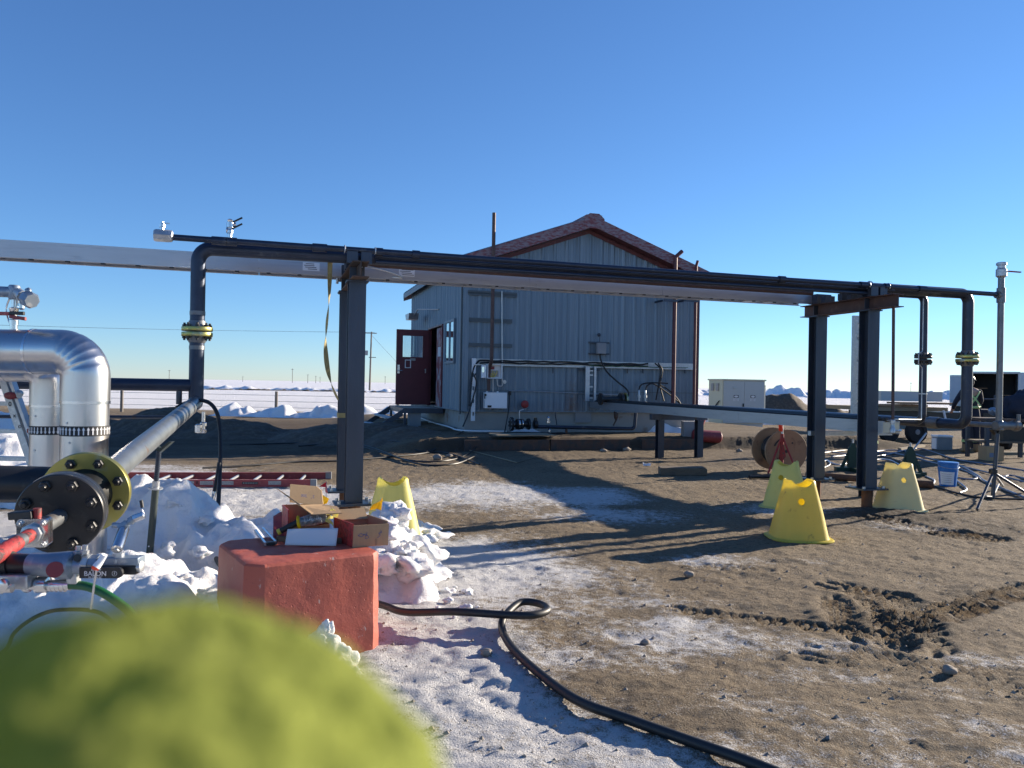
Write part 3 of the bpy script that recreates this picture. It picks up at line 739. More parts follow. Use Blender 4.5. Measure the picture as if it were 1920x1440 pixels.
m = MB(); m.obox(BD(-.9, q0-.2, -.1), ru*.3, rv*.25, Z*(lz+.0)); m.build('pedestal', 'plaster', st, smooth=False)

# ---------------------------------------------------------------- things on the gable wall
def wbox(m, x0, y0, x1, y1, dep, off=.03):
    t0, z0 = W(x0, y1, off); t1, z1 = W(x1, y0, off)
    return m.obox(BD(t0, -off-dep, z0), ru*(t1-t0), rv*dep, Z*(z1-z0))
def WP(px, py, off=.06):
    t_, z_ = W(px, py, off); return BD(t_, -off, z_)
def wmesh(*bx):
    m = MB()
    for b_ in bx: wbox(m, *b_)
    return m
# brown stack
t_, zt = W(926.5, 399, .46); _, zb_ = W(926.5, 689, .30)
m = MB(); m.tube(fillet([BD(t_, -.26, 1.25), BD(t_, -.26, 1.75), BD(t_, -.46, 1.95), BD(t_, -.46, zt)], .10), .042, 12)
m.build('vent_stack', 'brownpipe', label='brown vent pipe rising above the left slope of the gable roof', cat='vent pipe', smooth=True)
m = MB(); m.tube(fillet([WP(941, 546, .09), WP(942, 724, .09), WP(933, 724, .09), WP(932, 711, .09)], .04), .016, 8); m.cyl(WP(946, 716, .05), WP(946, 716, .13), .045); m.cyl(WP(946, 716, .13), WP(946, 716, .16), .02)
m.build('conduit', 'zinc', label='thin galvanised conduit standing just right of the brown vent pipe', cat='conduit')
for i, (y, xa, xb, lb) in enumerate(((551, 877, 969, 'pair of thin channel struts, topmost of those crossing the brown vent pipe'), (601, 879, 960, 'pair of thin channel struts crossing the brown vent pipe, second from the top'), (647.5, 879, 960, 'pair of thin channel struts crossing the brown vent pipe just above the wire tray'))):
    c = thing('channel_strut', lb, 'strut', WP((xa+xb)/2, y), 'channel struts behind the brown vent pipe')
    wmesh((xa, y-2.1, xb, y-1.2, .02)).build('rail', 'galv2', c, smooth=False); wmesh((xa, y+1.2, xb, y+2.1, .02)).build('rail', 'galv2', c, smooth=False)
# wire tray along the wall
c = thing('wire_tray', 'long galvanised wire tray running across the gable wall at head height', 'cable tray', WP(1090, 682))
for k in range(4):
    x0, x1 = 886+k*104, 886+(k+1)*104
    y0 = 671+(x0-886)*.021; y1 = 671+(x1-886)*.021
    t0, za = W(x0, y0+14); t1, zc = W(x1-.6, y1+14); _, zb = W(x0, y0); _, zd = W(x1, y1)
    m = MB(); m.prism([BD(t0, -.034, za), BD(t1, -.034, zc), BD(t1, -.034, zc+.16), BD(t0, -.034, za+.16)], -rv*.01)
    m.prism([BD(t0, -.044, za), BD(t1, -.044, zc), BD(t1, -.044, zc+.025), BD(t0, -.044, za+.025)], -rv*.07)
    m.build('tray_section', 'zinc', c, smooth=False)
for k, (dy, mt, r_) in enumerate(((5, 'blackrubber', .022), (8.5, 'blackrubber', .018), (10, 'greenhose', .008))):
    pts = []
    for i in range(22):
        x = (900 if k < 2 else 1105)+i*((1215-900) if k < 2 else (1290-1105))/21; pts.append(WP(x, 671+(x-886)*.021+dy+random.uniform(-1.2, 1.2), .085+.012*k))
    if k == 0: pts = curve([WP(880, 760, .25), WP(884, 715, .1), WP(888, 690, .09), WP(896, 679, .09)]+pts, 4)
    MB().tube(pts, r_, 8).build('cable', mt, c)
# vertical perforated rail
c = thing('perforated_rail', 'tall cream perforated channel fixed upright at the left end of the wire tray', 'channel', WP(887, 785))
rl = wmesh((882.5, 672, 891.5, 789, .05, .05)).build('channel', 'white', c, smooth=False)
cut(rl, [MB().cbox(WP(887, y, .07), ru*.045, rv*.3, Z*.09) for y in (703, 728, 752, 776)])
# open white control box
c = thing('control_box', 'white electrical control box hanging open on the brown vent pipe', 'control box', WP(922, 710))
m = wmesh((911, 683.5, 938.5, 709.5, .02, .2))
t0, z0 = W(911, 709.5, .2); t1, z1 = W(938.5, 683.5, .2)
for (a_, b_, p_, q_) in ((t0, t0+.015, z0, z1), (t1-.015, t1, z0, z1), (t0+.015, t1-.015, z0, z0+.015), (t0+.015, t1-.015, z1-.015, z1)):
    m.obox(BD(a_, -.34, p_), ru*(b_-a_), rv*.12, Z*(q_-p_))
m.build('enclosure', 'white', c, smooth=False)
wmesh((901.5, 685, 909.5, 708.5, .1, .26)).build('door', 'white', c, smooth=False, bev=.006)
wmesh((903.5, 688, 908, 698, .006, .361)).build('display', 'glass', c, smooth=False)
m = wmesh((915, 687, 926, 692.5, .05, .221)); m.build('breaker', 'redsolid', c, smooth=False)
wmesh((916, 695, 934, 706, .03, .221)).build('circuit_board', 'label', c, smooth=False)
m = MB()
for k in range(7):
    a_ = WP(916+k*2.6, 694+(k % 3)*3, .26); m.tube(curve([a_, WP(918+k*2.2, 700+(k % 2)*4, .28), WP(921+k, 707, .26)], 4), .006, 6)
m.build('wiring', 'yellow', c)
m = MB(); m.tube([WP(924.5, 710, .24), WP(924.5, 735, .24)], .014, 8); m.build('conduit', 'zinc', c)
# closed white box
c = thing('junction_cabinet', 'closed white enclosure below the open control box', 'enclosure', WP(926, 765))
wmesh((905.5, 736, 946.5, 765, .20, .06)).build('case', 'white', c, smooth=False, bev=.008)
wmesh((914, 760, 921.5, 764, .004, .262)).build('nameplate', 'letterblack', c, smooth=False)
m = MB(); m.cyl(WP(910, 740.5, .26), WP(910, 740.5, .285), .03); m.cbox(WP(909, 744, .285), ru*.02, rv*.02, Z*.09); m.build('latch', 'blackpaint', c)
m = wmesh((911, 733.6, 913.5, 736, .05, .1), (931, 733.6, 933.5, 736, .05, .1)); m.build('mounting_lug', 'white', c, smooth=False)
# grey junction box
c = thing('junction_box', 'small square grey junction box between short struts in the middle of the gable wall', 'junction box', WP(1124, 666))
wmesh((1116.5, 643.5, 1133.5, 663.5, .12, .08)).build('case', 'plaster', c, smooth=False, bev=.01)
wmesh((1103, 641.8, 1141, 643.2, .05, .03)).build('strut', 'steel', c, smooth=False); wmesh((1103, 662.8, 1141, 664.3, .05, .03)).build('strut', 'steel', c, smooth=False)
m = MB(); m.tube([WP(1124, 632, .1), WP(1124, 643, .1)], .01, 6); m.blob(WP(1123, 628, .12), .045, 3, .3, 2); m.build('sensor', 'steel', c)
m = MB(); m.tube(curve([WP(1125, 664, .12), WP(1127, 676, .16), WP(1138, 697, .2), WP(1158, 716, .25), WP(1175, 730, .3), WP(1178, 742, .35), WP(1165, 752, .4)], 6), .02, 8); m.build('cable', 'blackrubber', c)
# upright pair of aluminium channels
c = thing('upright_cable_tray', 'short upright aluminium tray of two rails standing on the low cable tray at the wall', 'cable tray', WP(1105, 752))
wmesh((1095.5, 687.5, 1104.5, 751.5, .06, .14)).build('rail', 'alu', c, smooth=False); wmesh((1111.5, 687.5, 1116.5, 751.5, .06, .14)).build('rail', 'alu', c, smooth=False)
for y in (694, 702, 724, 745): wmesh((1104.5, y, 1111.5, y+2.5, .03, .15)).build('rung', 'zinc', c, smooth=False)
m = wmesh((1085, 693, 1123, 694.5, .05, .05), (1100, 741, 1123, 742.5, .05, .05)); m.build('strut', 'steel', c, smooth=False)
# red vertical vents with bent tops
for (px, ytop, yb, r_, tx, ty, lb) in ((1264, 482, 757, .05, 1279, 471, 'thick maroon vent pipe with bent tip near the right end of the gable wall'), (1303, 499, 757, .036, 1308.5, 489, 'thin dark red vent pipe with a bent tip at the right corner of the building')):
    off = .46
    t_ = W(px, 640, off)[0]; top = WP(px, ytop, off); tip = WP(tx, ty, off)
    m = MB(); m.tube(fillet([BD(t_, -off, .93), BD(t_, -off, top.z), BD((tip-BL).dot(ru), -off, tip.z)], .05), r_, 12)
    c = thing('vent_stack', lb, 'vent pipe', BD(t_, -off, .93)); m.build('pipe', 'maroonpipe', c)
    zz = W(px, 570, .1)[1]; m = MB(); m.obox(BD(t_-.32, -off-r_-.012, zz), ru*.38, rv*.03, Z*.06); m.obox(BD(t_-.32, -off+r_+.006, zz+.005), ru*.03, rv*(off-r_-.03), Z*.05); m.build('bracket', 'steel', c, smooth=False)
# alarm beacon
c = thing('alarm_beacon', 'small round red beacon low on the left part of the gable wall', 'beacon', WP(983, 765))
m = MB(); m.tube(fillet([WP(974, 790, .15), WP(974, 770, .15), WP(982, 768, .2)], .03), .014, 8); m.build('stem', 'zinc', c)
m = MB(); m.lathe(WP(983.5, 758, .12), -rv, [(.07, 0), (.095, .02), (.09, .05), (.05, .07)], 16); m.build('lens', 'redmetal', c)
# small things on the wall
m = MB(); m.tube([WP(954, 733, .05), WP(1000, 733.5, .05), WP(1170, 741, .05)], .011, 6); m.build('conduit', 'zinc', label='long thin pale conduit running level along the lower gable wall', cat='conduit')
m = wmesh((953.5, 733, 957.5, 741, .05, .03)); m.tube(curve([WP(955, 741, .08), WP(954, 765, .09), WP(950, 790, .2), WP(946, 812, .5)], 5), .014, 6); m.build('cable_drop', 'blackrubber', label='black cable hanging from the level conduit beside the closed white enclosure', cat='cable')
for (x, y) in ((1036, 690), (1175, 690), (1204, 690), (1283, 690), (943, 688)):
    m = wmesh((x, y, x+1.2, y+10, .03, .03)); m.build('strut_tail', 'steel', B, smooth=False)
# loose control cables looping from tray to low pipes
for i, (pts, lb) in enumerate((([(1228, 681), (1238, 692), (1236, 715), (1230, 750)], 'black cable dropping from the wire tray, left of two side by side'), ([(1234, 681), (1242, 695), (1238, 722), (1245, 752)], 'black cable dropping from the wire tray, right of two side by side'), ([(1198, 731), (1202, 722), (1215, 718), (1240, 718), (1252, 719)], 'black cable arching from the left of the two pale cable glands'), ([(1210, 733), (1214, 723), (1226, 720), (1252, 737), (1275, 756)], 'black cable arching from the right of the two pale cable glands'), ([(1238, 722), (1252, 730), (1268, 745), (1276, 757)], 'black cable trailing right from the bundle down to the low cable tray'))):
    m = MB(); m.tube(curve([WP(x, y, .25+.05*i) for x, y in pts], 6), .018, 7)
    m.build('cable', 'blackrubber', label=lb, cat='cable', group='cables hanging on the gable wall')
for i, x in enumerate((1198, 1209.5)):
    m = MB(); p = WP(x, 752, .4); m.lathe(p, Z, [(.03, 0), (.03, .08), (.045, .085), (.045, .14), (.028, .15), (.028, .25), (.018, .27)], 10)
    m.build('cable_gland', 'zinc', label=('left' if i == 0 else 'right')+' one of two pale cable glands standing on the low tray by the wall', cat='cable gland', group='cable glands at the wall')
# pipework along the foot of the wall
c = thing('valve_manifold', 'black flanged valve and pipe run along the foot of the gable wall', 'pipework', WP(1060, 808, .5))
o_ = .55
def WQ(x, y, o=o_): return WP(x, y, o)
m = MB(); a_ = WQ(957, 795); m.lathe(a_, ru, [(.16, 0), (.16, .05), (.08, .06), (.08, .12), (.12, .14), (.12, .3), (.07, .32), (.07, .4), (.13, .41), (.13, .46), (.06, .48)], 18); m.build('flanged_valve', 'blackpaint', c)
m = MB(); m.lathe(a_+ru*.18, ru, [(.122, 0), (.122, .03)], 18); m.lathe(a_+ru*.26, ru, [(.122, 0), (.122, .02)], 18); m.build('band', 'chrome', c)
for k in range(8):
    an = k*math.pi/4; p = a_-ru*.012+rv*(.12*math.cos(an))+Z*(.12*math.sin(an)); MB().hexa(p, ru, .02, .08).build('bolt', 'zinc', c, smooth=False)
m = MB(); m.tube(fillet([WQ(1000, 800), WQ(1186, 804), WQ(1190, 800)+Z*.0, WQ(1192, 774)], .12), .042, 10); m.build('pipe', 'pipe', c)
m = MB(); p = WQ(1000, 796); m.lathe(p, ru, [(.05, 0), (.10, .01), (.10, .09), (.05, .1)], 12); m.cyl(p+ru*.05, p+ru*.05+Z*.16, .04); m.build('valve', 'blackpaint', c)
for x, y in ((1028, 789), (1030, 811)):
    m = MB(); p = WQ(x, y); m.lathe(p, Z, [(.03, -.06), (.05, -.05), (.05, .0), (.03, .01), (.03, .06), (.045, .065), (.02, .1)], 10); m.build('fitting', 'chrome', c)
m = MB(); m.cyl(WQ(1062, 803), WQ(1062, 824), .03); m.build('pipe_leg', 'rustpipe', c); m = MB(); m.cyl(WQ(968, 820), WQ(1020, 818), .05); m.build('drain_pipe', 'redmetal', c)
m = MB(); m.cyl(WQ(1041, 772, .2), WQ(1044, 797, .2), .014); m.build('bracket', 'steel', c)
m = MB(); m.blob(WQ(1155, 780, .3), .1, 4, .5, 2, (.5, .5, 1)); m.tube(curve([WQ(1152, 772, .2), WQ(1156, 784, .3), WQ(1150, 798, .3)], 4), .02, 6); m.build('regulator', 'rust', c)
MB().obox(WP(1078, 792, .0), ru*.42, -rv*.02, Z*.28).build('access_panel', 'plaster', B, smooth=False)
# red drum sections at the corner
c = thing('red_pipe_drum', 'short fat red cylinder lying at the right foot of the building', 'cylinder', GG(1325, 818))
p0 = GG(1301, 820)+Z*.14; p1 = GG(1350, 820)+Z*.14; MB().lathe(p0, p1-p0, [(.10, 0), (.14, .01), (.14, (p1-p0).length-.03), (.11, (p1-p0).length)], 18).build('shell', 'redsolid', c)
MB().box(p0+V((-.05, .3, .08)), .3, .3, .45).build('stand', 'plaster', c, smooth=False)
MB().tube([p0+V((.15, .15, .1)), p0+V((.35, .3, .5))], .05).build('spout', 'redsolid', c)
# edging board along the step of the pad
for i, (x0, x1, y) in enumerate(((930, 1118, 833), (1122, 1300, 833), (1304, 1420, 829))):
    a_ = GG(x0, y+8); b_ = GG(x1, y+8)
    a_ = BD(bframe(a_.x, a_.y)[0], -2.02+.02*i, 0); b_ = BD(bframe(b_.x, b_.y)[0], -2.02+.02*i, 0)
    m = MB(); m.obox(a_-Z*.05, b_-a_, -rv*.06, Z*.30); m.build('edging_beam', 'rust', label='long rusty beam edging the pad, '+('left of three laid end to end', 'middle of three laid end to end', 'right of three laid end to end')[i], cat='beam', group='edging beams along the building pad', smooth=False)
p = GG(985, 822); m = MB(); m.obox(BD(*[float(k) for k in bframe(p.x, p.y)], PAD+.0)-ru*.65-rv*.15+Z*.06, ru*1.3, rv*.7, Z*.02); m.build('plywood_sheet', 'deckwood', label='pale sheet of plywood lying in front of the concrete base', cat='plywood', smooth=False)
for k in range(7):                           # duckboard beside the landing
    f = k/6; a_ = GG(738+98*f, 788+19*f)+Z*.05; m = MB(); m.cbox(a_, V((.9, .25, 0)), V((-.05, .14, 0)), Z*.03)
    m.build('walkway_board', 'wood', label='snow dusted plank of the walkway beside the stairs', cat='plank', group='planks of the walkway beside the stairs', smooth=False)
m = MB(); m.tube(curve([GG(764, 784, .2), GG(800, 795, .10), GG(840, 806, .08), GG(866, 812, .06), GG(950, 813, .05)], 6), .018, 7); m.build('plastic_pipe', 'white', label='thin white plastic pipe lying along the foot of the building', cat='pipe')
# ================================================================ pipe rack
CT, BT_, PLZ = 2.352, 2.352, .25
SR = 5.955
where = {(0, 0): 'nearer of the two dark steel columns behind the red concrete block', (0, 1): 'farther of the two dark steel columns behind the red concrete block',
         (1, 0): 'nearer of the two dark steel columns by the cream yellow stand', (1, 1): 'farther of the two dark steel columns behind the two yellow stands'}
for (i, j), lb in where.items():
    s_, o_ = SR*i, .89*j
    c = thing('steel_column', lb, 'column', RK(s_, o_, 0), 'columns of the pipe rack')
    MB().ibeam(RK(s_, o_, PLZ+.016), RK(s_, o_, CT-.014), .158, .158, .009, .011, rv).build('shaft', 'steel', c, smooth=False)
    MB().cbox(RK(s_, o_, PLZ+.006), ru*.36, rv*.30, Z*.018).build('base_plate', 'steel', c, smooth=False)
    MB().cbox(RK(s_, o_, CT-.007), ru*.20, rv*.20, Z*.014).build('cap_plate', 'steel', c, smooth=False)
    MB().cyl(RK(s_+.01, o_, -.25), RK(s_+.01, o_, PLZ-.003), .062, n=20).build('pile_stub', 'rustpipe', c)
    for a_ in (-.14, .14):
        for b_ in (-.11, .11): MB().hexa(RK(s_+a_, o_+b_, PLZ+.0151), Z, .018, .025).build('bolt', 'zinc', c, smooth=False)
for i, (s_, o0, o1, lb) in enumerate(((0, -.33, 1.2, 'rusty steel cross beam on the two columns behind the red concrete block'), (SR, -.44, 1.15, 'dark steel cross beam on the two columns beside the yellow stands'))):
    c = thing('steel_beam', lb, 'beam', RK(s_, .4, CT), 'cross beams of the pipe rack')
    MB().ibeam(RK(s_, o0, CT+.075), RK(s_, o1, CT+.075), .15, .148, .008, .01).build('beam', 'rust' if i == 0 else 'brownpipe', c, smooth=False)
    for o_ in (0, .89):
        m = MB(); m.obox(RK(s_-.07, o_-.004, CT+.012), ru*.062, rv*.008, Z*.124); m.obox(RK(s_+.008, o_-.004, CT+.012), ru*.062, rv*.008, Z*.124); m.build('stiffener', 'steel', c, smooth=False)
    for o_, h_ in ((.40, .084), (.24, .078), (.70, .086 if i == 1 else .096))+(((.06, .066),) if i == 1 else ()):
        MB().cbox(RK(s_-.01, o_, CT+.151+h_/2), ru*.15, rv*.075, Z*h_).build('pipe_shoe', 'steel', c, smooth=False)
    if i == 1:
        m = MB(); m.obox(RK(s_-.11, .78, CT+.151), ru*.22, rv*.16, Z*.12); m.build('pipe_shoe', 'steel', c, smooth=False)
BTOP = CT+.15
def flange_pair(par, p, d, r, th, nb, gap, mat, bolt_r, name='flange', hub=None, bm='blackpaint', hm='greypipe'):
    d = V(d).normalized(); p = V(p); ref = perp(d)
    m = MB()
    for sg in (1, -1):
        q = p+d*(sg*gap/2); m.lathe(q, d*sg, [(r*.5, 0), (r*.985, 0), (r, .004), (r, th-.004), (r*.985, th), (r*.40, th+.0003)], 40)
    f = m.build(name, mat, par)
    m = MB()
    for sg in (1, -1): m.lathe(p+d*(sg*(gap/2+th+.0005)), d*sg, [((hub or r*.45)*1.28, 0), ((hub or r*.45)*1.2, r*.12), ((hub or r*.45)*1.03, r*.42)], 32)
    m.build('hub', hm, f)
    for k in range(nb):
        an = 2*math.pi*(k+.5)/nb; c = p+(ref[0]*math.cos(an)+ref[1]*math.sin(an))*r*.80
        m = MB(); L = gap/2+th
        for sg in (1, -1): m.hexa(c+d*(sg*(L+.001)), d*sg, bolt_r, bolt_r*1.0); m.cyl(c+d*(sg*(L+bolt_r)), c+d*(sg*(L+bolt_r*1.9)), bolt_r*.55, n=10)
        m.build('bolt', bm, f, smooth=True)
    return f
# main pipe
r1 = .064; oz = BTOP+r1+.012
s_l, s_r, o1 = -1.40, SR+1.565, .06
top = [RK(s_l, o1, 1.22), RK(s_l, o1, oz+.002), RK(s_r, o1, oz+.055), RK(s_r, o1, 1.0), RK(s_r, 9.6, 1.0)]
pp = thing('steel_pipe', 'thick black rack pipe with a drop and yellow flanged joint at both ends', 'pipe', RK(s_l, o1, 1.22))
MB().tube(fillet(top, .12, 10), r1, 24).build('pipe_run', 'pipe', pp)
fz = H+(711.5-619)*6.95/F-.02
flange_pair(pp, RK(s_l, o1, fz), Z, .132, .036, 8, .012, 'gold', .019, hub=.068)
flange_pair(pp, RK(s_r, o1, 1.4+(736.6-672)*9.5/F), Z, .132, .036, 8, .012, 'gold', .021, hub=.068)
for zz in (fz-.16, fz+.15): MB().cyl(RK(s_l, o1, zz), RK(s_l, o1, zz+.035), r1+.003, n=24).build('weld_band', 'greypipe', pp)
MB().cyl(RK(s_r, .45, 1.0), RK(s_r, .62, 1.0), r1+.014, n=20).build('pipe_end', 'greypipe', pp)
# second pipe
r2 = .047; oz2 = BTOP+r2+.085; s2 = SR+1.22; o2 = .40
p2_ = thing('steel_pipe', 'medium black rack pipe dropping at the right end with a dark flanged joint', 'pipe', RK(s2, o2, 1.0))
MB().tube(fillet([RK(-1.15, o2, oz2), RK(s2, o2, oz2), RK(s2, o2, 1.02), RK(s2, 9.6, 1.02)], .10, 10), r2, 20).build('pipe_run', 'pipe', p2_)
flange_pair(p2_, RK(s2, o2, 1.4+(735.3-674)*9.9/F), Z, .105, .028, 8, .014, 'blackpaint', .021, hub=.052)
MB().cyl(RK(s2, o2, 1.4+(735-738.5)*9.9/F-.006), RK(s2, o2, 1.4+(735-738.5)*9.9/F+.008), r2+.005, n=18).build('band_clamp', 'zinc', p2_)
# thin pipe on top
r3 = .0275; o3 = -.12; z3 = 2.645; sv = SR+1.885
p3_ = thing('steel_pipe', 'thin dark pipe topping the rack, ending in a tall riser at the right', 'pipe', RK(sv, o3, .4))
z3 -= .02
MB().tube([RK(-1.62, o3, z3+.004), RK(3, o3, z3), RK(sv, o3, z3-.004)], r3, 16).build('pipe_run', 'pipe', p3_)
MB().cyl(RK(sv, o3, .98), RK(sv, o3, 2.93), .037, n=16).build('riser', 'greypipe', p3_)
m = MB(); c0 = RK(sv, o3, z3-.012); m.cyl(c0-Z*.09, c0+Z*.09, .050, n=16); m.cyl(c0-ru*.075, c0, .044, n=16); m.build('tee', 'greypipe', p3_)
m = MB(); m.lathe(RK(sv, o3, 2.83), Z, [(.04, 0), (.062, .02), (.062, .10), (.045, .12), (.045, .15), (.06, .155), (.06, .18), (.05, .19)], 14); vb = m.build('valve_body', 'zinc', p3_)
m = MB(); c0 = RK(sv, o3, 2.905); m.cbox(c0+ru*.14-rv*.06, ru*.2, rv*.025, Z*.014); m.build('valve_lever', 'redmetal', vb)
for s_, L in ((-1.28, .13), (-1.16, .09), (.0-.42, .13), (.15, .07), (.50, .07), (4.6, .08), (5.7, .09), (6.05, .09), (6.55, .11)):
    MB().cyl(RK(s_, o3, z3), RK(s_+L, o3, z3), r3+.011, n=16).build('coupling', 'pipe', p3_)
m = MB(); c0 = RK(-1.63, o3, z3+.012); m.lathe(c0, -ru, [(.034, -.04), (.05, -.03), (.054, 0), (.054, .10), (.046, .115)], 8); m.build('union_cap', 'zinc', p3_)
m = MB(); c0 = RK(-1.68, o3, z3+.062); m.lathe(c0, Z, [(.018, 0), (.018, .02), (.026, .022), (.026, .05), (.014, .055), (.014, .07)], 8); m.cbox(c0+Z*.06+ru*.03, ru*.06, rv*.014, Z*.01); m.build('drain_cock', 'chrome', p3_)
c0 = RK(-1.13, o3, z3+.01)
c = thing('double_valve', 'pair of stacked small plated valves with black levers on the thin pipe at the left', 'valve', c0+Z*r3)
m = MB(); m.lathe(c0+Z*.03, Z, [(.018, -.01), (.018, .03), (.028, .035), (.028, .06), (.02, .065), (.02, .08), (.03, .085), (.03, .13), (.02, .135), (.024, .15), (.014, .16)], 10); m.cyl(c0+Z*.09-ru*.03, c0+Z*.09+ru*.02, .024, n=8); m.cyl(c0+Z*.145-ru*.015, c0+Z*.145+ru*.05, .018, n=8); m.build('valve_body', 'chrome', c)
for zz in (.10, .155): MB().obox(c0+Z*zz+ru*.02-rv*.008, ru*.085+Z*.05, rv*.018, Z*.012-ru*.006).build('lever', 'blackpaint', c, smooth=False)
# small rusty conduit and slim pipe in front of the tray
MB().tube([RK(-.05, .70, BTOP+.125), RK(SR-.25, .70, BTOP+.115)], .030, 12).build('steel_pipe', 'brownpipe', label='slim dark brown pipe lying along the rack before the aluminium cable tray', cat='pipe')
MB().tube([RK(-1.0, .24, BTOP+.11), RK(SR+.5, .24, BTOP+.12)], .030, 12).build('steel_pipe', 'pipe', label='slim black pipe lying between the two thicker black pipes on the rack', cat='pipe')
for o_, z_, r_, lb in ((-.075, .035, .020, 'slim dark pipe along the front of the rack, lower of two'), (-.062, .088, .016, 'slim dark pipe along the front of the rack, upper of two')):
    MB().tube([RK(.16, o_, BTOP+z_), RK(SR+.3, o_, BTOP+z_)], r_, 10).build('steel_pipe', 'pipe', label=lb, cat='pipe')
# u-bolts, clamps on the bents
k = 0
for s_ in (0, SR):
    for (o_, r_, z_) in ((o1, r1, oz+.012+.043*s_/SR), (o2, r2, oz2)):
        m = MB(); pts = [RK(s_+.045, o_-r_-.006, BTOP-.02)]+[RK(s_+.045, o_-math.cos(a_)*(r_+.006), z_+math.sin(a_)*(r_+.006)) for a_ in [x*math.pi/8 for x in range(9)]]+[RK(s_+.045, o_+r_+.006, BTOP-.02)]
        m.tube(pts, .006, 8)
        for sg in (-1, 1): m.hexa(RK(s_+.045, o_+sg*(r_+.006), BTOP+.0005), Z, .014, .014)
        m.build('u_bolt', 'zinc', label='bright u bolt over the '+('thick' if r_ == r1 else 'medium')+' black pipe on the '+('rusty beam behind the red block' if s_ == 0 else 'beam beside the yellow stands'), cat='u bolt', group='u bolts on the pipe rack')
# blocks carrying the thin pipe
for s_, lb in ((0, 'dark steel bracket holding the thin top pipe over the rusty beam behind the red block'), (SR, 'dark steel bracket holding the thin top pipe over the beam beside the yellow stands')):
    c = thing('pipe_bracket', lb, 'bracket', RK(s_, o3, BTOP), 'brackets under the thin top pipe')
    MB().cbox(RK(s_-.06, o3+.005, BTOP+.055), ru*.10, rv*.06, Z*.107).build('block', 'steel', c, smooth=False); MB().cbox(RK(s_+.07, o3+.005, BTOP+.055), ru*.10, rv*.06, Z*.107).build('block', 'steel', c, smooth=False)
    for a_ in (-.13, .15):
        m = MB(); pts = [RK(s_+a_, o3-math.cos(x*math.pi/8)*(r3+.008), z3+math.sin(x*math.pi/8)*(r3+.008)) for x in range(-2, 11)]; m.tube(pts, .007, 8); m.build('clamp', 'zinc', c)
# overhead cable tray
th = .165; tz = BTOP+.004
c = thing('cable_tray', 'long shiny aluminium cable tray along the far side of the pipe rack', 'cable tray', RK(0, 1.0, tz))
segs = [(-7.0, -3.9), (-3.895, -.9), (-.895, 2.1), (2.105, 3.7), (3.705, 5.86)]
for o_, sg in ((.88, 1), (1.16, -1)):
    for k, (s0, s1) in enumerate(segs):
        m = MB(); a_ = [(0, 0), (.045*sg, 0), (.045*sg, .004), (.006*sg, .004), (.006*sg, th-.006), (.03*sg, th-.006), (.03*sg, th), (0, th)]
        m.prism([RK(s0, o_+x, tz+z_) for x, z_ in a_], ru*(s1-s0)); m.build('side_rail', 'alu', c, smooth=False)
s_ = -6.9; 
while s_ < 5.8: MB().cbox(RK(s_, 1.02, tz+.03), ru*.04, rv*.26, Z*.025).build('rung', 'alu', c, smooth=False); s_ += .305
s_ = -6.9
while s_ < 5.8: MB().box(RK(s_, .902, tz-.006), .035, .03, .012).build('rung_end', 'blackpaint', c, smooth=False); s_ += .305
for s_ in (.62+.0, -.38): 
    m = MB(); m.cbox(RK(s_, .878, tz+.085), ru*.17, rv*.003, Z*.085); lab = m.build('label_plate', 'white', c, smooth=False)
    m = MB()
    for k in range(4): m.cbox(RK(s_+random.uniform(-.02, .02), .8755, tz+.06+k*.018), ru*random.uniform(.08, .13), rv*.001, Z*.006)
    m.build('print_line', 'letterblack', lab, smooth=False)
# splice plates
for s_ in (-3.9, -.9, 2.1): MB().cbox(RK(s_, .877, tz+.075), ru*.16, rv*.004, Z*.07).build('splice_plate', 'alu', c, smooth=False)
# cables lying in the tray
for k in range(3):
    m = MB(); m.tube([RK(-7+.8*i, .95+.06*k+random.uniform(-.015, .015), tz+.06+.01*k) for i in range(16)], .016, 7)
    m.build('power_cable', 'blackrubber', label='black cable lying inside the overhead aluminium cable tray', cat='cable', group='cables inside the overhead tray')
# strap hanging at the left bent
pts = [U(619, 488, 7.3), U(617, 560, 7.3), U(612.5, 610, 7.3), U(610.5, 650, 7.3), U(614, 690, 7.3), U(622, 722, 7.35), U(634, 750, 7.5)]
pts = curve(pts, 6); m = MB(); n = len(pts)
ringz = []
for i, p in enumerate(pts):
    an = R(35)+R(95)*math.sin(i/n*5.2)**2; d = V((math.cos(an), math.sin(an), 0))*.024; th_ = V((-math.sin(an), math.cos(an), 0))*.0015
    ringz.append([p-d-th_, p+d-th_, p+d+th_, p-d+th_])
m.ring(ringz); c = thing('ratchet_strap', 'tan webbing strap hanging twisted from the rack at the left columns', 'strap', U(619, 488, 7.3)); m.build('webbing', 'strap', c)
m = MB(); q = U(619, 492, 7.3); m.cbox(q, ru*.03, rv*.03, Z*.22); m.build('ratchet', 'strap', c, smooth=False)
m = MB(); m.cyl(U(632, 532, 7.9), U(633, 522, 7.9), .014, n=10); m.build('strap_hook', 'zinc', c)
pb = RK(0, .89, 1.0); m = MB()
for (a_, b_, x, y) in ((0, -.083, .166, .004), (-.083, 0, .004, .166), (.083, 0, .004, .166), (0, .083, .166, .004)): m.cbox(RK(a_, .89+b_, 1.05), ru*x, rv*y, Z*.05)
m.build('tie_strap', 'strap', label='pale strap wound round the farther column behind the red concrete block', cat='strap', smooth=False)
# cord and clamp, sling by the beam end
MB().tube(curve([RK(.09, -.05, BTOP-.01), RK(.30, -.06, BTOP-.05), RK(.42, -.02, BTOP-.09), RK(.33, 0, BTOP-.09)], 5), .010, 8).build('rope_sling', 'zinc', label='short grey wire sling hanging off the rusty beam end', cat='sling')

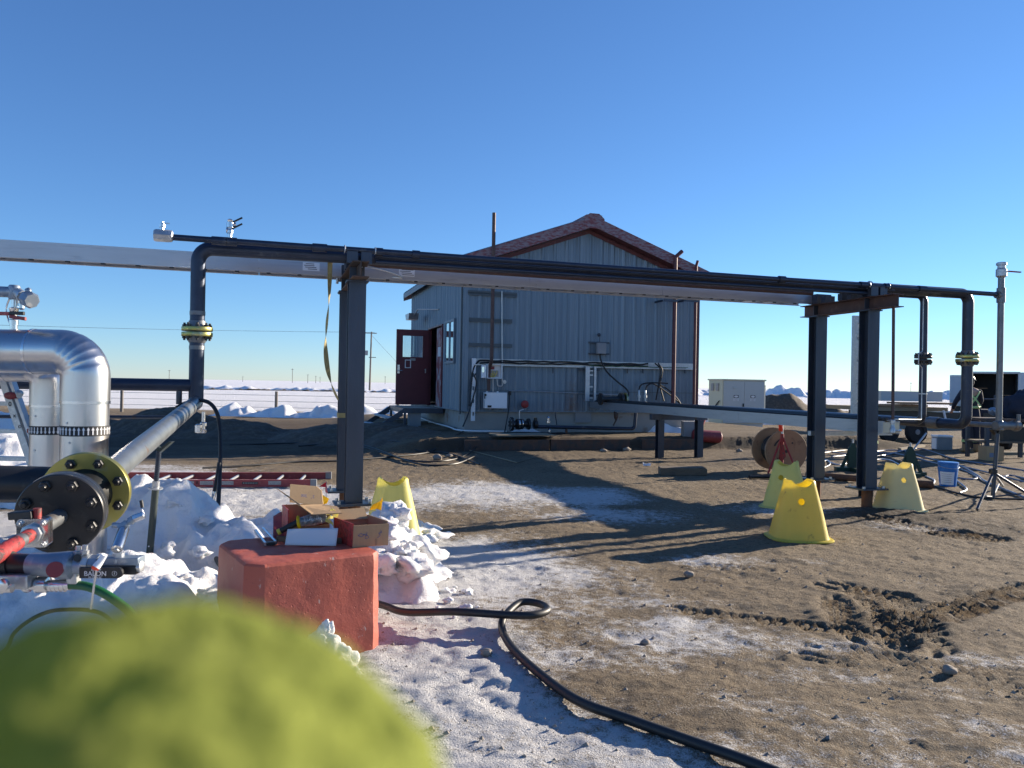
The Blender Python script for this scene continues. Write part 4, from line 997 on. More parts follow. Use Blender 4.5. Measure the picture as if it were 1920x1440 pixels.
# ================================================================ thin drop pipe and tubing at the right
c = thing('drain_pipe', 'slim rusty drop pipe with a valve at its foot beside the nearer right column', 'pipe', RK(SR+.26, -.30, .9))
a_ = U(1675.5, 566, 8.85); b_ = U(1674, 792, 8.85)
MB().tube([a_, b_], .017, 10).build('pipe', 'brownpipe', c)
m = MB(); p = U(1673.5, 803, 8.85); m.lathe(p, Z, [(.02, -.06), (.03, -.05), (.03, 0), (.022, .01), (.022, .05), (.03, .055), (.03, .09), (.02, .1)], 10); m.cyl(p-Z*.03, p-Z*.03+ru*.10, .012, n=8); m.cyl(p-Z*.03+ru*.09, p-Z*.03+ru*.16+rv*.05, .018, n=8); m.build('valve', 'zinc', c)
m = MB(); a_ = RK(s2-.075, o2-.06, 0)
zs = lambda y: 1.4+(735-y)*9.85/F
ptz = [a_+Z*(oz2-.05), a_+Z*zs(660), a_-ru*.06+Z*zs(664), a_-ru*.06+Z*zs(684), a_+Z*zs(690), a_+Z*zs(786), U(1678, 786, 8.9)]
m.tube(fillet(ptz, .03, 5), .0065, 8); m.build('steel_tubing', 'zinc', label='thin bright tubing running down beside the medium black drop pipe', cat='tubing')

# ================================================================ low cable tray to the building
LTZ = .875
def LT(s_, k, z): return V((1.9, 18.7, 0))+(V((4.555, 9.42, 0))-V((1.9, 18.7, 0)))*s_+ru*k+Z*(z+.0)
c = thing('cable_tray', 'low aluminium cable tray carrying pipes and cables from the building to the rack', 'cable tray', LT(1, 0, LTZ))
for k_, sg in ((0, 1), (.26, -1)):
    for s0, s1 in ((0.0, .34), (.3405, .66), (.6605, 1.0)):
        m = MB(); a_ = [(0, 0), (.05*sg, 0), (.05*sg, .004), (.006*sg, .004), (.006*sg, .15), (.03*sg, .15), (.03*sg, .156), (0, .156)]
        m.prism([LT(s0, k_+x, LTZ+z_) for x, z_ in a_], LT(s1, 0, 0)-LT(s0, 0, 0)); m.build('side_rail', 'alu', c, smooth=False)
for i in range(30): MB().cbox(LT((i+.5)/30, .13, LTZ+.02), ru*.24, rv*.04, Z*.025).build('rung', 'alu', c, smooth=False)
for s0 in (.34, .66): MB().cbox(LT(s0, -.003, LTZ+.075), (LT(1, 0, 0)-LT(0, 0, 0)).normalized()*.22, ru*.005, Z*.13).build('splice_plate', 'alu', c, smooth=False)
m = MB(); m.cbox(LT(.999, .13, LTZ+.08), ru*.24, rv*.02, Z*.13); m.build('end_plate', 'beige', c, smooth=False)
for k in range(5):
    m = MB(); m.tube(curve([LT(.03+.095*i, .04+.045*k+random.uniform(-.015, .015), LTZ+.165+.012*(k % 3)) for i in range(11)], 3), .022+.006*(k % 2), 8)
    m.build('power_cable', 'blackrubber', label='black cable laid along the low aluminium cable tray', cat='cable', group='cables on the low tray')
for i, (s_, lb) in enumerate(((.378, 'dark trestle under the low cable tray in front of the building'), (.93, 'steel support under the low cable tray between the right columns'))):
    c = thing('tray_trestle', lb, 'trestle', LT(s_, .3, 0), 'trestles under the low cable tray')
    if i == 0: MB().cbox(LT(s_, .46, LTZ-.06), ru*1.25, rv*.10, Z*.115).build('cross_beam', 'steel', c, smooth=False)
    else: MB().cbox(LT(s_, .10, LTZ-.032), ru*1.3, rv*.06, Z*.06).build('cross_beam', 'zinc', c, smooth=False)
    for k_ in ((.04, .92) if i == 0 else (-.47, .36)): MB().ibeam(LT(s_, k_, -.1), LT(s_, k_, LTZ-.12), .13, .13, .01, .01, rv).build('leg', 'steel', c, smooth=False)
# stuff on the tray by the wall: flanged pipe ends
c = thing('flanged_pipe', 'dark flanged pipe end resting on the low tray beside the building wall', 'pipe', LT(.08, .3, LTZ))
m = MB(); p = LT(.10, .2, LTZ+.23); m.lathe(p-ru*.35, ru, [(.06, 0), (.14, .01), (.14, .05), (.07, .07), (.07, .5), (.15, .52), (.15, .58), (.05, .6)], 16); m.build('pipe', 'blackpaint', c); m = MB(); m.lathe(p+ru*.28, ru, [(.15, 0), (.152, .005), (.152, .04), (.1, .045)], 16); m.build('flange', 'gold', c)
# upright galvanised tray behind the nearer right column
c = thing('upright_cable_tray', 'tall upright aluminium tray section with slots behind the nearer right column', 'cable tray', U(1605, 776, 10.4))
d_ = 10.4; x0, x1 = U(1599.5, 700, d_), U(1613, 700, d_)
m = MB(); m.obox(V((x0.x, d_, 1.09)), ru*.10, rv*.04, Z*1.33); rl = m.build('rail', 'zinc', c, smooth=False)
cut(rl, [MB().cbox(V((x0.x, d_, 0))+ru*.073+rv*.02+Z*z_, ru*.035, rv*.3, Z*.07) for z_ in (1.25, 1.47, 1.83, 2.12, 2.28)])
MB().obox(V((x0.x, d_, 1.09))+V((.22, .28, 0)), ru*.08, rv*.03, Z*1.33).build('rail', 'zinc', c, smooth=False)
for z_ in (1.2, 1.5, 1.8, 2.1): MB().obox(V((x0.x, d_, z_))+V((.08, .04, 0)), V((.16, .24, 0)), V((-.02, .02, 0)), Z*.03).build('rung', 'zinc', c, smooth=False)

# ================================================================ foot of the tall riser: valve and tripod stand
c = thing('gate_valve', 'grey valve body on the foot of the tall riser above the black tripod stand', 'valve', RK(sv, o3, .9))
p = RK(sv, o3, 1.0)
m = MB(); m.lathe(p-ru*.06+rv*.0, ru, [(.05, 0), (.062, .01), (.062, .13), (.045, .14), (.05, .30), (.07, .31), (.07, .36), (.03, .38)], 16); m.cyl(p+ru*.32+Z*.05, p+ru*.32+Z*.14, .022, n=10); m.build('body', 'greypipe', c)
m = MB(); m.lathe(p-Z*.06, Z, [(.045, 0), (.055, .01), (.055, .10), (.042, .12)], 14); m.build('tee', 'greypipe', c)
MB().tube([p+rv*.02, p+rv*1.8], .032, 12).build('side_pipe', 'greypipe', c); m = MB(); m.cbox(p+ru*.14+Z*.075, ru*.26, rv*.03, Z*.018); m.build('lever', 'rust', c)
q = RK(sv, o3, 0); gq = V((q.x-.06, q.y, gz(q.x, q.y)))
c = thing('pipe_stand', 'black tripod pipe stand under the tall riser at the right edge', 'pipe stand', gq)
MB().tube([gq+Z*.10, gq+Z*.90+V((.045, 0, 0))], .024, 12).build('post', 'steel', c)
m = MB(); m.lathe(gq+Z*.40, Z, [(.03, 0), (.05, .01), (.05, .06), (.03, .07)], 10); m.build('collar', 'blackpaint', c)
m = MB(); a_ = gq+Z*.88+V((.045, 0, 0)); m.prism([a_-ru*.07+Z*.07, a_-ru*.05+Z*.07, a_+Z*.02, a_+ru*.05+Z*.07, a_+ru*.07+Z*.07, a_], rv*.06); m.build('vee_head', 'blackpaint', c, smooth=False)
for (px, py) in ((1832, 960), (1958, 950), (1880, 915)):
    g_ = GG(px, py); MB().tube([gq+Z*.42, g_+Z*.03], .017, 10).build('leg', 'steel', c)
    MB().tube([gq+Z*.12, gq*.45+g_*.55+Z*.16], .010, 8).build('brace', 'steel', c)
# ================================================================ left piping
ri = .136
def pipe_seams(par, pts, r, mat='chrome'):
    for p, d in pts:
        MB().cyl(V(p)-V(d)*.008, V(p)+V(d)*.008, r+.006, n=48).build('seam_band', mat, par)
def arrow_band(par, c, r, w_, up):
    m = MB(); m.cyl(c-Z*w_/2, c+Z*w_/2, r+.0025, n=64); b_ = m.build('arrow_band', 'letterblack', par)
    m = MB(); n = 34
    for k in range(n):
        an = 2*math.pi*k/n; d = V((math.cos(an), math.sin(an), 0)); tg = V((-math.sin(an), math.cos(an), 0)); o = c+d*(r+.0032); s_ = 1 if up else -1
        sh = [(-.0035, -.022), (.0035, -.022), (.0035, .006), (.009, .006), (0, .024), (-.009, .006), (-.0035, .006)]
        m.prism([o+tg*x+Z*(y*s_*w_/.06) for x, y in sh], d*.0012)
    m.build('arrows', 'letterwhite', b_, smooth=False)
for i, (px, d_, zt, zb, up, lb) in enumerate(((166.5, 4.80, 1.555, -.2, True, 'nearer aluminium clad pipe elbow standing behind the bolted flanges'), (103, 5.55, 1.50, -.2, False, 'farther aluminium clad pipe elbow half hidden behind its twin'))):
    x = (px-960)/F*d_-.02; c0 = V((x, d_, 0)); rr = ri
    c = thing('insulated_pipe', lb, 'insulated pipe', V((x, d_, 0)), 'aluminium clad insulated pipes')
    pts = [V((x-3.2, d_-.25, zt-.02)), V((x-.30, d_, zt)), V((x, d_, zt)), V((x, d_, zt-.30))]
    el = fillet([V((x-.31, d_-.02, zt)), V((x, d_, zt)), V((x, d_, zt-.31))], .24, 22)
    # elbow with crimps on the inner side
    m = MB(); n = 48; rings = []; ref = None; L_ = len(el)
    for k, p in enumerate(el):
        d = (el[min(k+1, L_-1)]-el[max(k-1, 0)]).normalized(); side = V((0, 1, 0)); inn = d.cross(side).normalized()
        rr_ = []
        for j in range(n):
            an = 2*math.pi*j/n; q = rr+.004
            ci = max(0, math.cos(an-.9))**2
            if 4 < k < L_-5: q -= .011*ci*(.5+.5*math.cos(k*2.1))*(1 if math.cos(an) > .1 else .3)
            rr_.append(p+(inn*math.cos(an)-side*math.sin(an))*q)
        rings.append(rr_)
    m.ring(rings, caps=False); m.build('elbow_jacket', 'jacket', c, ang=60)
    m = MB(); m.tube([el[0]+(el[0]-el[1]).normalized()*-.02, V((x-3.2, d_-.30, zt-.03))], rr, 48, caps=False); m.build('pipe_jacket', 'jacket', c)
    m = MB(); m.tube([V((x, d_, zt-.28)), V((x, d_, zb))], rr, 48, caps=False); m.build('pipe_jacket', 'jacket', c)
    pipe_seams(c, [(el[0], (el[1]-el[0]).normalized()), (el[-1], Z), (V((x, d_, .62)), Z), (V((x-1.0, d_-.09, zt-.01)), V((1, .08, 0)).normalized())], rr)
    arrow_band(c, V((x, d_, H-(806-707)*d_/F)), rr, .062, up)
    for k in range(7):
        an = -R(105)+R(8)*(k % 2); p = V((x+math.cos(an)*(rr+.001), d_+math.sin(an)*(rr+.001), 1.12-.12*k)); MB().lathe(p, V((math.cos(an), math.sin(an), 0)), [(.007, 0), (.006, .003)], 8).build('screw', 'zinc', c)
# valve assembly on top of the near clad pipe
px0 = 24; d_ = 4.8; x = (px0-960)/F*d_; b0 = V((x, d_, 1.69))
c = thing('vent_valve', 'grey valve with red levers standing on top of the near aluminium clad pipe', 'valve', b0)
zpx = lambda y: H-(y-705)*d_/F
m = MB(); m.lathe(V((x, d_, zpx(617))), Z, [(.022, 0), (.022, .03), (.026, .03), (.026, zpx(600)-zpx(617)), (.018, zpx(598)-zpx(617)), (.018, zpx(585)-zpx(617)), (.024, zpx(584)-zpx(617)), (.028, zpx(578)-zpx(617)), (.016, zpx(576)-zpx(617)), (.016, zpx(560)-zpx(617))], 14); m.build('valve_body', 'chrome', c)
m = MB(); t0 = V((x, d_, zpx(548))); m.lathe(t0-Z*.045, Z, [(.028, 0), (.034, .01), (.034, .08), (.028, .09)], 14); m.tube([t0-V((.3, .0, -.01)), t0], .034, 14); m.build('tee', 'bluesteel', c)
e_ = t0+V((.15, -.10, -.05)); m = MB(); m.tube([t0+V((.02, 0, 0)), e_], .030, 14, radii=[.032, .028]); m.lathe(t0+(e_-t0)*.55, e_-t0, [(.036, 0), (.036, .02)], 12); m.build('nipple', 'zinc', c)
m = MB(); m.lathe(e_-(e_-t0).normalized()*.02, e_-t0, [(.045, 0), (.052, .012), (.052, .055), (.042, .075)], 8); m.blob(e_+V((.0, 0, .05)), .02, 3, .3, 2); m.build('plug', 'bluesteel', c)
for (dx, dz, mt, L) in ((.10, zpx(589), 'blackpaint', .09), (.115, zpx(595), 'redsolid', .1), (-.1, zpx(590), 'redfibre', .1)):
    p = V((x, d_-.02, dz)); sg = 1 if dx > 0 else -1; m = MB(); m.obox(p+V((0, -.03, -.008)), V((sg*L, 0, -.014*sg if mt == 'redsolid' else 0)), V((0, .02, 0)), V((0, 0, .022))); m.build('lever', mt, c, smooth=False, bev=.004)
m = MB(); p = V((x+.08, d_-.05, zpx(573))); m.lathe(p, Z, [(.008, -.03), (.018, -.02), (.018, .01), (.008, .02), (.008, .05)], 8); m.tube(curve([V((x-.03, d_, zpx(560))), V((x-.05, d_, zpx(580))), V((x-.03, d_, zpx(604)))], 5), .005, 6); m.tube(curve([V((x+.02, d_, zpx(562))), V((x+.03, d_, zpx(575))), V((x+.06, d_-.04, zpx(576)))], 5), .005, 6); m.build('needle_valve', 'chrome', c)

# dark horizontal lines behind
d_ = 7.0
a_ = RK(s_l, o1, 1.345); m = MB(); m.tube([a_-ru*.04, a_-ru*2.9-Z*.0], .055, 16); m.build('steel_pipe', 'pipe', label='dark horizontal pipe branching left from the drop pipe behind the clad elbows', cat='pipe')
m = MB(); m.cyl(a_-ru*.14-Z*.05, a_-ru*.14-Z*.17, .025, n=10); m.tube([a_-ru*.10-Z*.30+rv*.3, a_-ru*3.2-Z*.30+rv*.3], .016, 8); m.build('steel_rod', 'steel', label='thin dark rod running left below the horizontal branch pipe', cat='rod')
# black pipe behind flanges at the left
MB().tube([U(-160, 905, 3.9), U(95, 909, 4.15)], .098, 24).build('steel_pipe', 'blackpaint', label='fat black pipe entering from the left edge behind the bolted flanges', cat='pipe')

# ---------------------------------------------------------------- sloping spool with the bolted flange pair
nf = U(160, 925, 3.36); ff = RK(s_l, o1, 1.19)
ax = (ff-nf).normalized()
sp = thing('flanged_spool', 'sloping rust streaked pipe ending in a big bolted black and yellow flange pair', 'pipe', nf)
K['streaked'] = M('rust streaked pipe', (.26, .285, .30), .38, .75, .3, 9, (.24, .13, .075), (.60, .74), 6, .1, 60)
MB().tube([nf+ax*.05, ff-ax*.02], .062, 28).build('pipe_run', 'streaked', sp)
rf = .178
def bolt(par, p, d, r, mat='blackpaint', L=.03):
    m = MB(); m.lathe(p, d, [(r*1.0, 0), (r, r*.75), (r*.86, r*.95)], 6); m.lathe(p+V(d)*r*.9, d, [(r*.55, 0), (r*.55, L*.55), (r*.42, L*.72)], 14); return m.build('bolt', mat, par, ang=30)
fl1 = MB().lathe(nf, ax, [(rf*.6, -.004), (rf*.99, -.004), (rf*1.0, .0), (rf*1.0, .036), (rf*.985, .041), (rf*.55, .044), (.066, .15)], 64).build('yellow_flange', 'gold', sp, ang=25)
bc = nf-ax*.150+V((0, 0, .0)); ref = perp(ax)
cb = U(103, 958, (nf-ax*.165).y)
# the blind flange sits on the same axis, standing off on its studs
off_ax = nf-ax*.375; rb = .158
fl2 = MB().lathe(off_ax, ax, [(1e-3, 0), (rb*.98, 0), (rb, .005), (rb, .035), (rb*.985, .038), (rb*.985, .041), (rb, .044), (rb, .074), (rb*.98, .079), (1e-3, .08)], 64).build('black_blind_flange', 'blackpaint', sp, ang=25)
MB().lathe(off_ax+ax*.0385, ax, [(rb*.95, 0), (rb*1.008, .0005), (rb*1.008, .003), (rb*.95, .0035)], 48).build('gasket', 'chrome', sp)
for k in range(8):
    an = 2*math.pi*(k+.5)/8; e = (ref[0]*math.cos(an)+ref[1]*math.sin(an))
    bolt(fl2, off_ax+e*rb*.78-ax*.0005, -ax, .0225)
    bolt(fl1, nf+e*rf*.80-ax*.0045, -ax, .022)
MB().lathe(nf-ax*.30, ax, [(.098, 0), (.085, .06), (.085, .24), (.11, .298)], 32).build('neck', 'blackpaint', sp)
# threaded nipple, square valve and red pipe in front of the blind flange
nip0 = off_ax+ax*.002+V((.0, 0, -.008)); dn = (U(25, 1022, 2.62)-nip0).normalized()
vv = thing('square_flange_valve', 'small plated valve with a square flange and red taped pipe on the black flange', 'valve', nip0)
MB().cyl(nip0, nip0+dn*.20, .030, n=24).build('nipple', 'greypipe', vv)
sq = nip0+dn*.20; sx, sy = perp(dn)
for k, (dd, th_) in enumerate(((0, .018), (.022, .020))):
    m = MB(); w2 = .052; pts = []
    for (cx_, cy_) in ((1, 1), (-1, 1), (-1, -1), (1, -1)):
        for j in range(5):
            a_ = math.atan2(cy_, cx_)-R(45)+R(90)*j/4; pts.append(sq+dn*dd+sx*(cx_*(w2-.014)+.014*math.cos(a_))+sy*(cy_*(w2-.014)+.014*math.sin(a_)))
    m.prism(pts, dn*th_); m.build('square_flange', 'chrome', vv)
for cx_ in (-1, 1):
    for cy_ in (-1, 1): bolt(vv, sq+dn*.0425+sx*cx_*.038+sy*cy_*.038, dn, .011, 'zinc', .014)
MB().lathe(sq+dn*.0425, dn, [(.036, 0), (.036, .018), (.03, .022)], 8).build('hex_hub', 'zinc', vv)
MB().tube([sq+dn*.05, sq+dn*.13], .024, 18).build('red_tape', 'redtape', vv); MB().tube([sq+dn*.128, sq+dn*.165], .025, 18).build('bare_pipe', 'greypipe', vv); MB().tube([sq+dn*.163, sq+dn*.75], .027, 18, radii=[.026, .034]).build('red_tape', 'redtape', vv)
m = MB(); h0 = sq+dn*.015+Z*.060; m.cbox(h0-V((.045, 0, 0)), V((.085, 0, .008)), V((0, .05, 0)), V((-.004, 0, .028))); m.build('lever', 'blackpaint', vv, smooth=False, bev=.004)
m = MB(); m.cyl(h0+V((.005, 0, -.01)), h0+V((.005, 0, .024)), .014, n=12); m.build('stem_cap', 'redmetal', vv)

# ---------------------------------------------------------------- manifold at lower left
dm = 2.55
def UM(x, y, d=dm): return U(x, y, d)
px_m = dm/F                                  # metres per photo pixel there
mf = thing('hose_manifold', 'manifold of valves and fittings with a black lettered lever at the left edge', 'manifold', UM(110, 1110))
X_ = CR; Y_ = CU
m = MB(); m.tube([UM(-90, 1056), UM(22, 1056)], 22*px_m, 20); m.build('rusty_coupling', 'blackrubber', mf); m = MB(); m.tube([UM(14, 1056), UM(60, 1058)], 19*px_m, 20); m.build('black_nipple', 'blackpaint', mf)
m = MB(); m.lathe(UM(56, 1058), UM(150, 1060)-UM(56, 1058), [(20*px_m, 0), (21*px_m, .01), (22*px_m, .05), (24*px_m, .09), (26*px_m, .12), (26*px_m, .145), (17*px_m, .155), (17*px_m, .185)], 20); m.build('valve_body', 'bluesteel', mf)
m = MB(); m.cyl(UM(103, 1068, dm-.058), UM(103, 1068, dm-.018), 14.5*px_m, n=24); m.build('red_plug', 'redsolid', mf)
m = MB(); m.cbox(UM(138, 1082), X_*(20*px_m), Y_*(24*px_m), CF*.03); m.build('bolted_end', 'zinc', mf, bev=.004)
for (x, y) in ((146, 1031), (158, 1029)): 
    m = MB(); m.lathe(UM(x, y+9), Y_*.9+X_*.1, [(8*px_m, 0), (8*px_m, .012), (5*px_m, .014), (5*px_m, .028)], 6); m.build('bolt', 'zinc', mf)
m = MB(); m.cyl(UM(145, 1046, dm-.03), UM(145, 1046, dm+.03), 7*px_m, n=12); m.build('pin', 'blackpaint', mf)
for x0, x1, r_, mt in ((158, 170, 17, 'zinc'), (170, 186, 15, 'bluesteel')):
    m = MB(); m.lathe(UM(x0, 1055), UM(x1, 1056)-UM(x0, 1055), [(r_*px_m, 0), (r_*px_m, (x1-x0)*px_m)], 8); m.build('hex_bushing', mt, mf)
m = MB(); m.obox(UM(184, 1060.5, dm-.02), X_*(74*px_m), CF*.05, Y_*(14*px_m)); m.build('steel_bar', 'bluesteel', mf, bev=.002)
m = MB(); m.obox(UM(184, 1078, dm-.02), X_*(70*px_m), CF*.045, Y_*(17*px_m)); m.build('lower_bar', 'blackpaint', mf, bev=.003)
m = MB(); m.lathe(UM(256, 1062), X_, [(9*px_m, 0), (11*px_m, .004), (11*px_m, .018), (6*px_m, .022)], 8); m.build('end_plug', 'zinc', mf)
# lever with lettering
lv = MB(); z_ = dm-.055; n = 10
ol = [(148, 1084.5), (148, 1064)]+[(219+10.5*math.sin(k*math.pi/n), 1074.3-10.5*math.cos(k*math.pi/n)) for k in range(n+1)]
lv.prism([UM(x, y, z_) for x, y in ol], CF*.012); lvo = lv.build('lever', 'blackpaint', mf, smooth=False, bev=.0015)
text_part('lettering', 'BALON', 12.5*px_m, UM(178.5, 1076, z_-.0004), X_, Y_, 'letterwhite', lvo, .0004)
text_part('lettering', '3E3 M LF', 5*px_m, UM(180, 1068.5, z_-.0004), X_, Y_, 'letterwhite', lvo, .0003)
text_part('lettering', '1R F33N-SC', 5*px_m, UM(178, 1083, z_-.0004), X_, Y_, 'letterwhite', lvo, .0003)
m = MB(); rg = []
for k in range(24):
    a_ = 2*math.pi*k/24; rg.append(UM(214.5+4.4*math.cos(a_), 1075.5+4.4*math.sin(a_), z_-.0005))
m.tube(rg+[rg[0]], .00055, 6); m.build('circle_mark', 'letterwhite', lvo)
text_part('lettering', 'f', 7*px_m, UM(214.5, 1075.5, z_-.0004), X_, Y_, 'letterwhite', lvo, .0003)
# white toggle on its rod
m = MB(); m.tube([UM(196, 1040, z_-.03), UM(188, 1053, z_-.03), UM(179.5, 1064, z_-.04)], .011, 14, radii=[.0095, .0105, .0125]); m.build('toggle_grip', 'white', mf); m = MB(); m.tube([UM(182, 1062, z_-.035), UM(176, 1100, z_-.03), UM(170.5, 1142, z_-.02)], .0035, 8); m.build('toggle_rod', 'chrome', mf)
m = MB(); m.lathe(UM(179, 1065, z_-.041), (UM(179, 1066, z_-.05)-UM(182, 1060, z_-.04)), [(.0115, 0), (.0115, .002)], 14); m.build('toggle_end', 'orange', mf)
# slanted cylinder and needle valve
m = MB(); m.lathe(UM(222, 1054), Y_, [(13*px_m, 0), (13*px_m, .012), (10*px_m, .016), (10*px_m, .03)], 6); m.build('hex_fitting', 'zinc', mf)
m = MB(); a_ = UM(218.5, 1031, dm-.03); b_ = UM(233, 991, dm+.05); m.lathe(a_, b_-a_, [(8*px_m, 0), (10*px_m, .002), (10*px_m, (b_-a_).length-.006), (8.5*px_m, (b_-a_).length)], 20); m.build('check_valve', 'chrome', mf)
m = MB(); m.hexa(a_-(b_-a_).normalized()*.006, b_-a_, 5*px_m, .006); m.build('hex_cap', 'zinc', mf)
m = MB(); p = UM(232, 986, dm+.05); q = UM(212, 984.5, dm+.05); e_ = UM(250, 973, dm+.06)
m.tube([q, p, e_], 5.5*px_m, 12); m.lathe(p-(e_-p).normalized()*.016, e_-p, [(8*px_m, 0), (8*px_m, .03)], 8); m.lathe(e_-(e_-p).normalized()*.014, e_-p, [(7.5*px_m, 0), (7.5*px_m, .014)], 8); m.cyl(p-Y_*.005, p-Y_*.02, 6*px_m, n=10); m.build('needle_tee', 'bluesteel', mf)
m = MB(); f_ = UM(270, 965, dm+.07); m.lathe(e_, f_-e_, [(7*px_m, 0), (7.5*px_m, .006), (7.5*px_m, .034), (3*px_m, .038)], 8); m.tube([f_, UM(266, 956, dm+.07)], 2*px_m, 8); m.build('needle_valve', 'chrome', mf); m = MB(); m.tube([UM(267, 952, dm+.07), UM(264.5, 938, dm+.07)], 3.2*px_m, 10); m.build('valve_handle', 'blackrubber', mf)
# lower valve block and hose end
m = MB(); m.obox(UM(-60, 1106, dm-.05), X_*(108*px_m), CF*.06, Y_*(26*px_m)); m.build('valve_block', 'zinc', mf, bev=.004)
m = MB(); a_ = UM(-12, 1103, dm-.09); m.lathe(a_, UM(20, 1103, dm-.09)-a_, [(10*px_m, 0), (10*px_m, .03), (8*px_m, .034), (8*px_m, .06)], 16); m.lathe(UM(8, 1096, dm-.1), -CF, [(11*px_m, 0), (11*px_m, .012), (6*px_m, .016)], 12); m.build('quick_coupler', 'chrome', mf)
m = MB(); m.lathe(UM(46, 1096), X_, [(13*px_m, 0), (15*px_m, .006), (15*px_m, .016), (10*px_m, .018), (10*px_m, 22*px_m), (15*px_m, 24*px_m), (15*px_m, 44*px_m), (10*px_m, 46*px_m)], 10); m.build('adapter', 'chrome', mf)
hs = thing('green_hose', 'green rubber hose with a plated end curving down from the manifold', 'hose', UM(240, 1150))
m = MB(); m.lathe(UM(92, 1098), UM(132, 1096.5)-UM(92, 1098), [(10*px_m, 0), (11*px_m, .004), (11*px_m, .035), (10*px_m, 40*px_m)], 20)
for k in range(4): m.lathe(UM(98+8*k, 1098), X_, [(11.4*px_m, 0), (11.4*px_m, .003)], 20)
m.build('hose_ferrule', 'chrome', hs)
MB().tube(curve([UM(130, 1096.5), UM(160, 1099), UM(190, 1110), UM(222, 1130), UM(245, 1150), UM(262, 1185), UM(265, 1240), UM(250, 1330)], 6), 8.3*px_m, 14).build('hose', 'greenhose', hs)
# silver pipe column below the manifold (continuation of clad pipes is behind)
MB().tube(curve([UM(-40, 1250, 2.9), UM(10, 1218, 2.9), UM(28, 1185, 2.9), UM(70, 1155, 2.9), UM(118, 1143, 2.95), UM(190, 1150, 2.95), UM(240, 1200, 2.8)], 8), .0075, 8).build('black_hose', 'blackrubber', label='thin black hose arching over the snow below the manifold', cat='hose')

# ---------------------------------------------------------------- screw jack stand
jf = GG(274, 1112); jt = U(298, 846, 4.92)
c = thing('pipe_jack', 'slim screw jack stand holding up the sloping pipe from the snow', 'jack stand', jf)
def J(y): f = (1112-y)/(1112-846); return jf+(jt-jf)*f
MB().tube([J(915), J(846)], .014, 10).build('screw', 'steel', c); m = MB()
for k in range(12): m.lathe(J(850+k*4.2), Z, [(.0155, 0), (.0185, .003), (.0155, .006)], 10)
m.build('screw_thread', 'steel', c)
m = MB(); m.lathe(J(915), (jt-jf), [(.03, -.005), (.045, 0), (.045, .006), (.022, .010), (.022, .05)], 12); m.build('collar', 'zinc', c)
K['darkgreen'] = M('dark grey green post', (.05, .065, .06), .5, .3, .2, 8)
MB().tube([J(1048), J(915)], .022, 14).build('inner_tube', 'darkgreen', c); MB().tube([J(1112), J(1045)], .026, 14).build('outer_tube', 'redmetal', c)
for y in (1022, 1040): MB().cyl(J(y)-V((.0, .024, 0)), J(y)-V((0, .02, 0)), .005, n=8).build('pin_hole', 'letterwhite', c)
m = MB(); m.cyl(J(1058)-V((.04, 0, 0)), J(1058)+V((.03, 0, 0)), .012, n=8); m.tube([J(1070)-V((.085, 0, -.01)), J(1105)-V((.03, 0, 0))], .006, 8); m.build('locking_pin', 'zinc', c)
m = MB(); m.lathe(jf-Z*.02, Z, [(.16, 0), (.165, .02), (.15, .06), (.09, .085), (.03, .10)], 20); m.build('foot', 'rust', c)
m = MB(); a_ = jt; m.prism([a_-X_*.08+Z*.06, a_-X_*.06+Z*.06, a_+Z*.015, a_+X_*.06+Z*.06, a_+X_*.08+Z*.06, a_-Z*.01], V((0, .05, 0))); m.build('vee_head', 'darkgreen', c, smooth=False)

# ---------------------------------------------------------------- drain valve and hanging hose
c = thing('drain_valve', 'small plated drain valve hanging under the lower end of the black drop pipe', 'valve', U(376, 812, 6.9))
m = MB(); m.lathe(U(381, 812, 6.9), Z, [(.02, 0), (.028, .01), (.028, .03), (.016, .035), (.016, .06), (.03, .065), (.03, .09), (.016, .1), (.016, .19)], 10); m.lathe(U(372, 812, 6.85), Z, [(.012, 0), (.032, .008), (.032, .07), (.018, .08)], 8); m.build('body', 'chrome', c)
hg = [U(330, 765, 6.7), U(345, 757, 6.75), U(362, 752, 6.8), U(380, 751, 6.75), U(396, 758, 6.7), U(407, 775, 6.65), U(412, 800, 6.6), U(413.5, 840, 6.4), U(412, 890, 6.2), U(409, 950, 5.9), U(406.5, 1000, 5.6), U(404.5, 1030, 5.35), U(408, 1052, 5.1), U(430, 1075, 4.75), U(490, 1110, 4.9), U(560, 1130, 5.0)]
hs = thing('air_hose', 'black hose hung over the end of the sloping pipe and dropping to the snow', 'hose', U(405, 1030, 5.35))
MB().tube(curve(hg, 6), .017, 12).build('hose', 'blackrubber', hs)
m = MB(); m.tube(curve([U(411, 868, 6.25), U(407, 895, 6.2), U(402, 922, 6.15)], 5), .016, 10); m.build('hose_tail', 'blackrubber', hs); m = MB(); m.lathe(U(402, 922, 6.15), U(397, 950, 6.12)-U(402, 922, 6.15), [(.017, 0), (.017, .04), (.014, .045), (.014, .09), (.02, .095), (.02, .125)], 10); m.build('hose_fitting', 'chrome', hs)

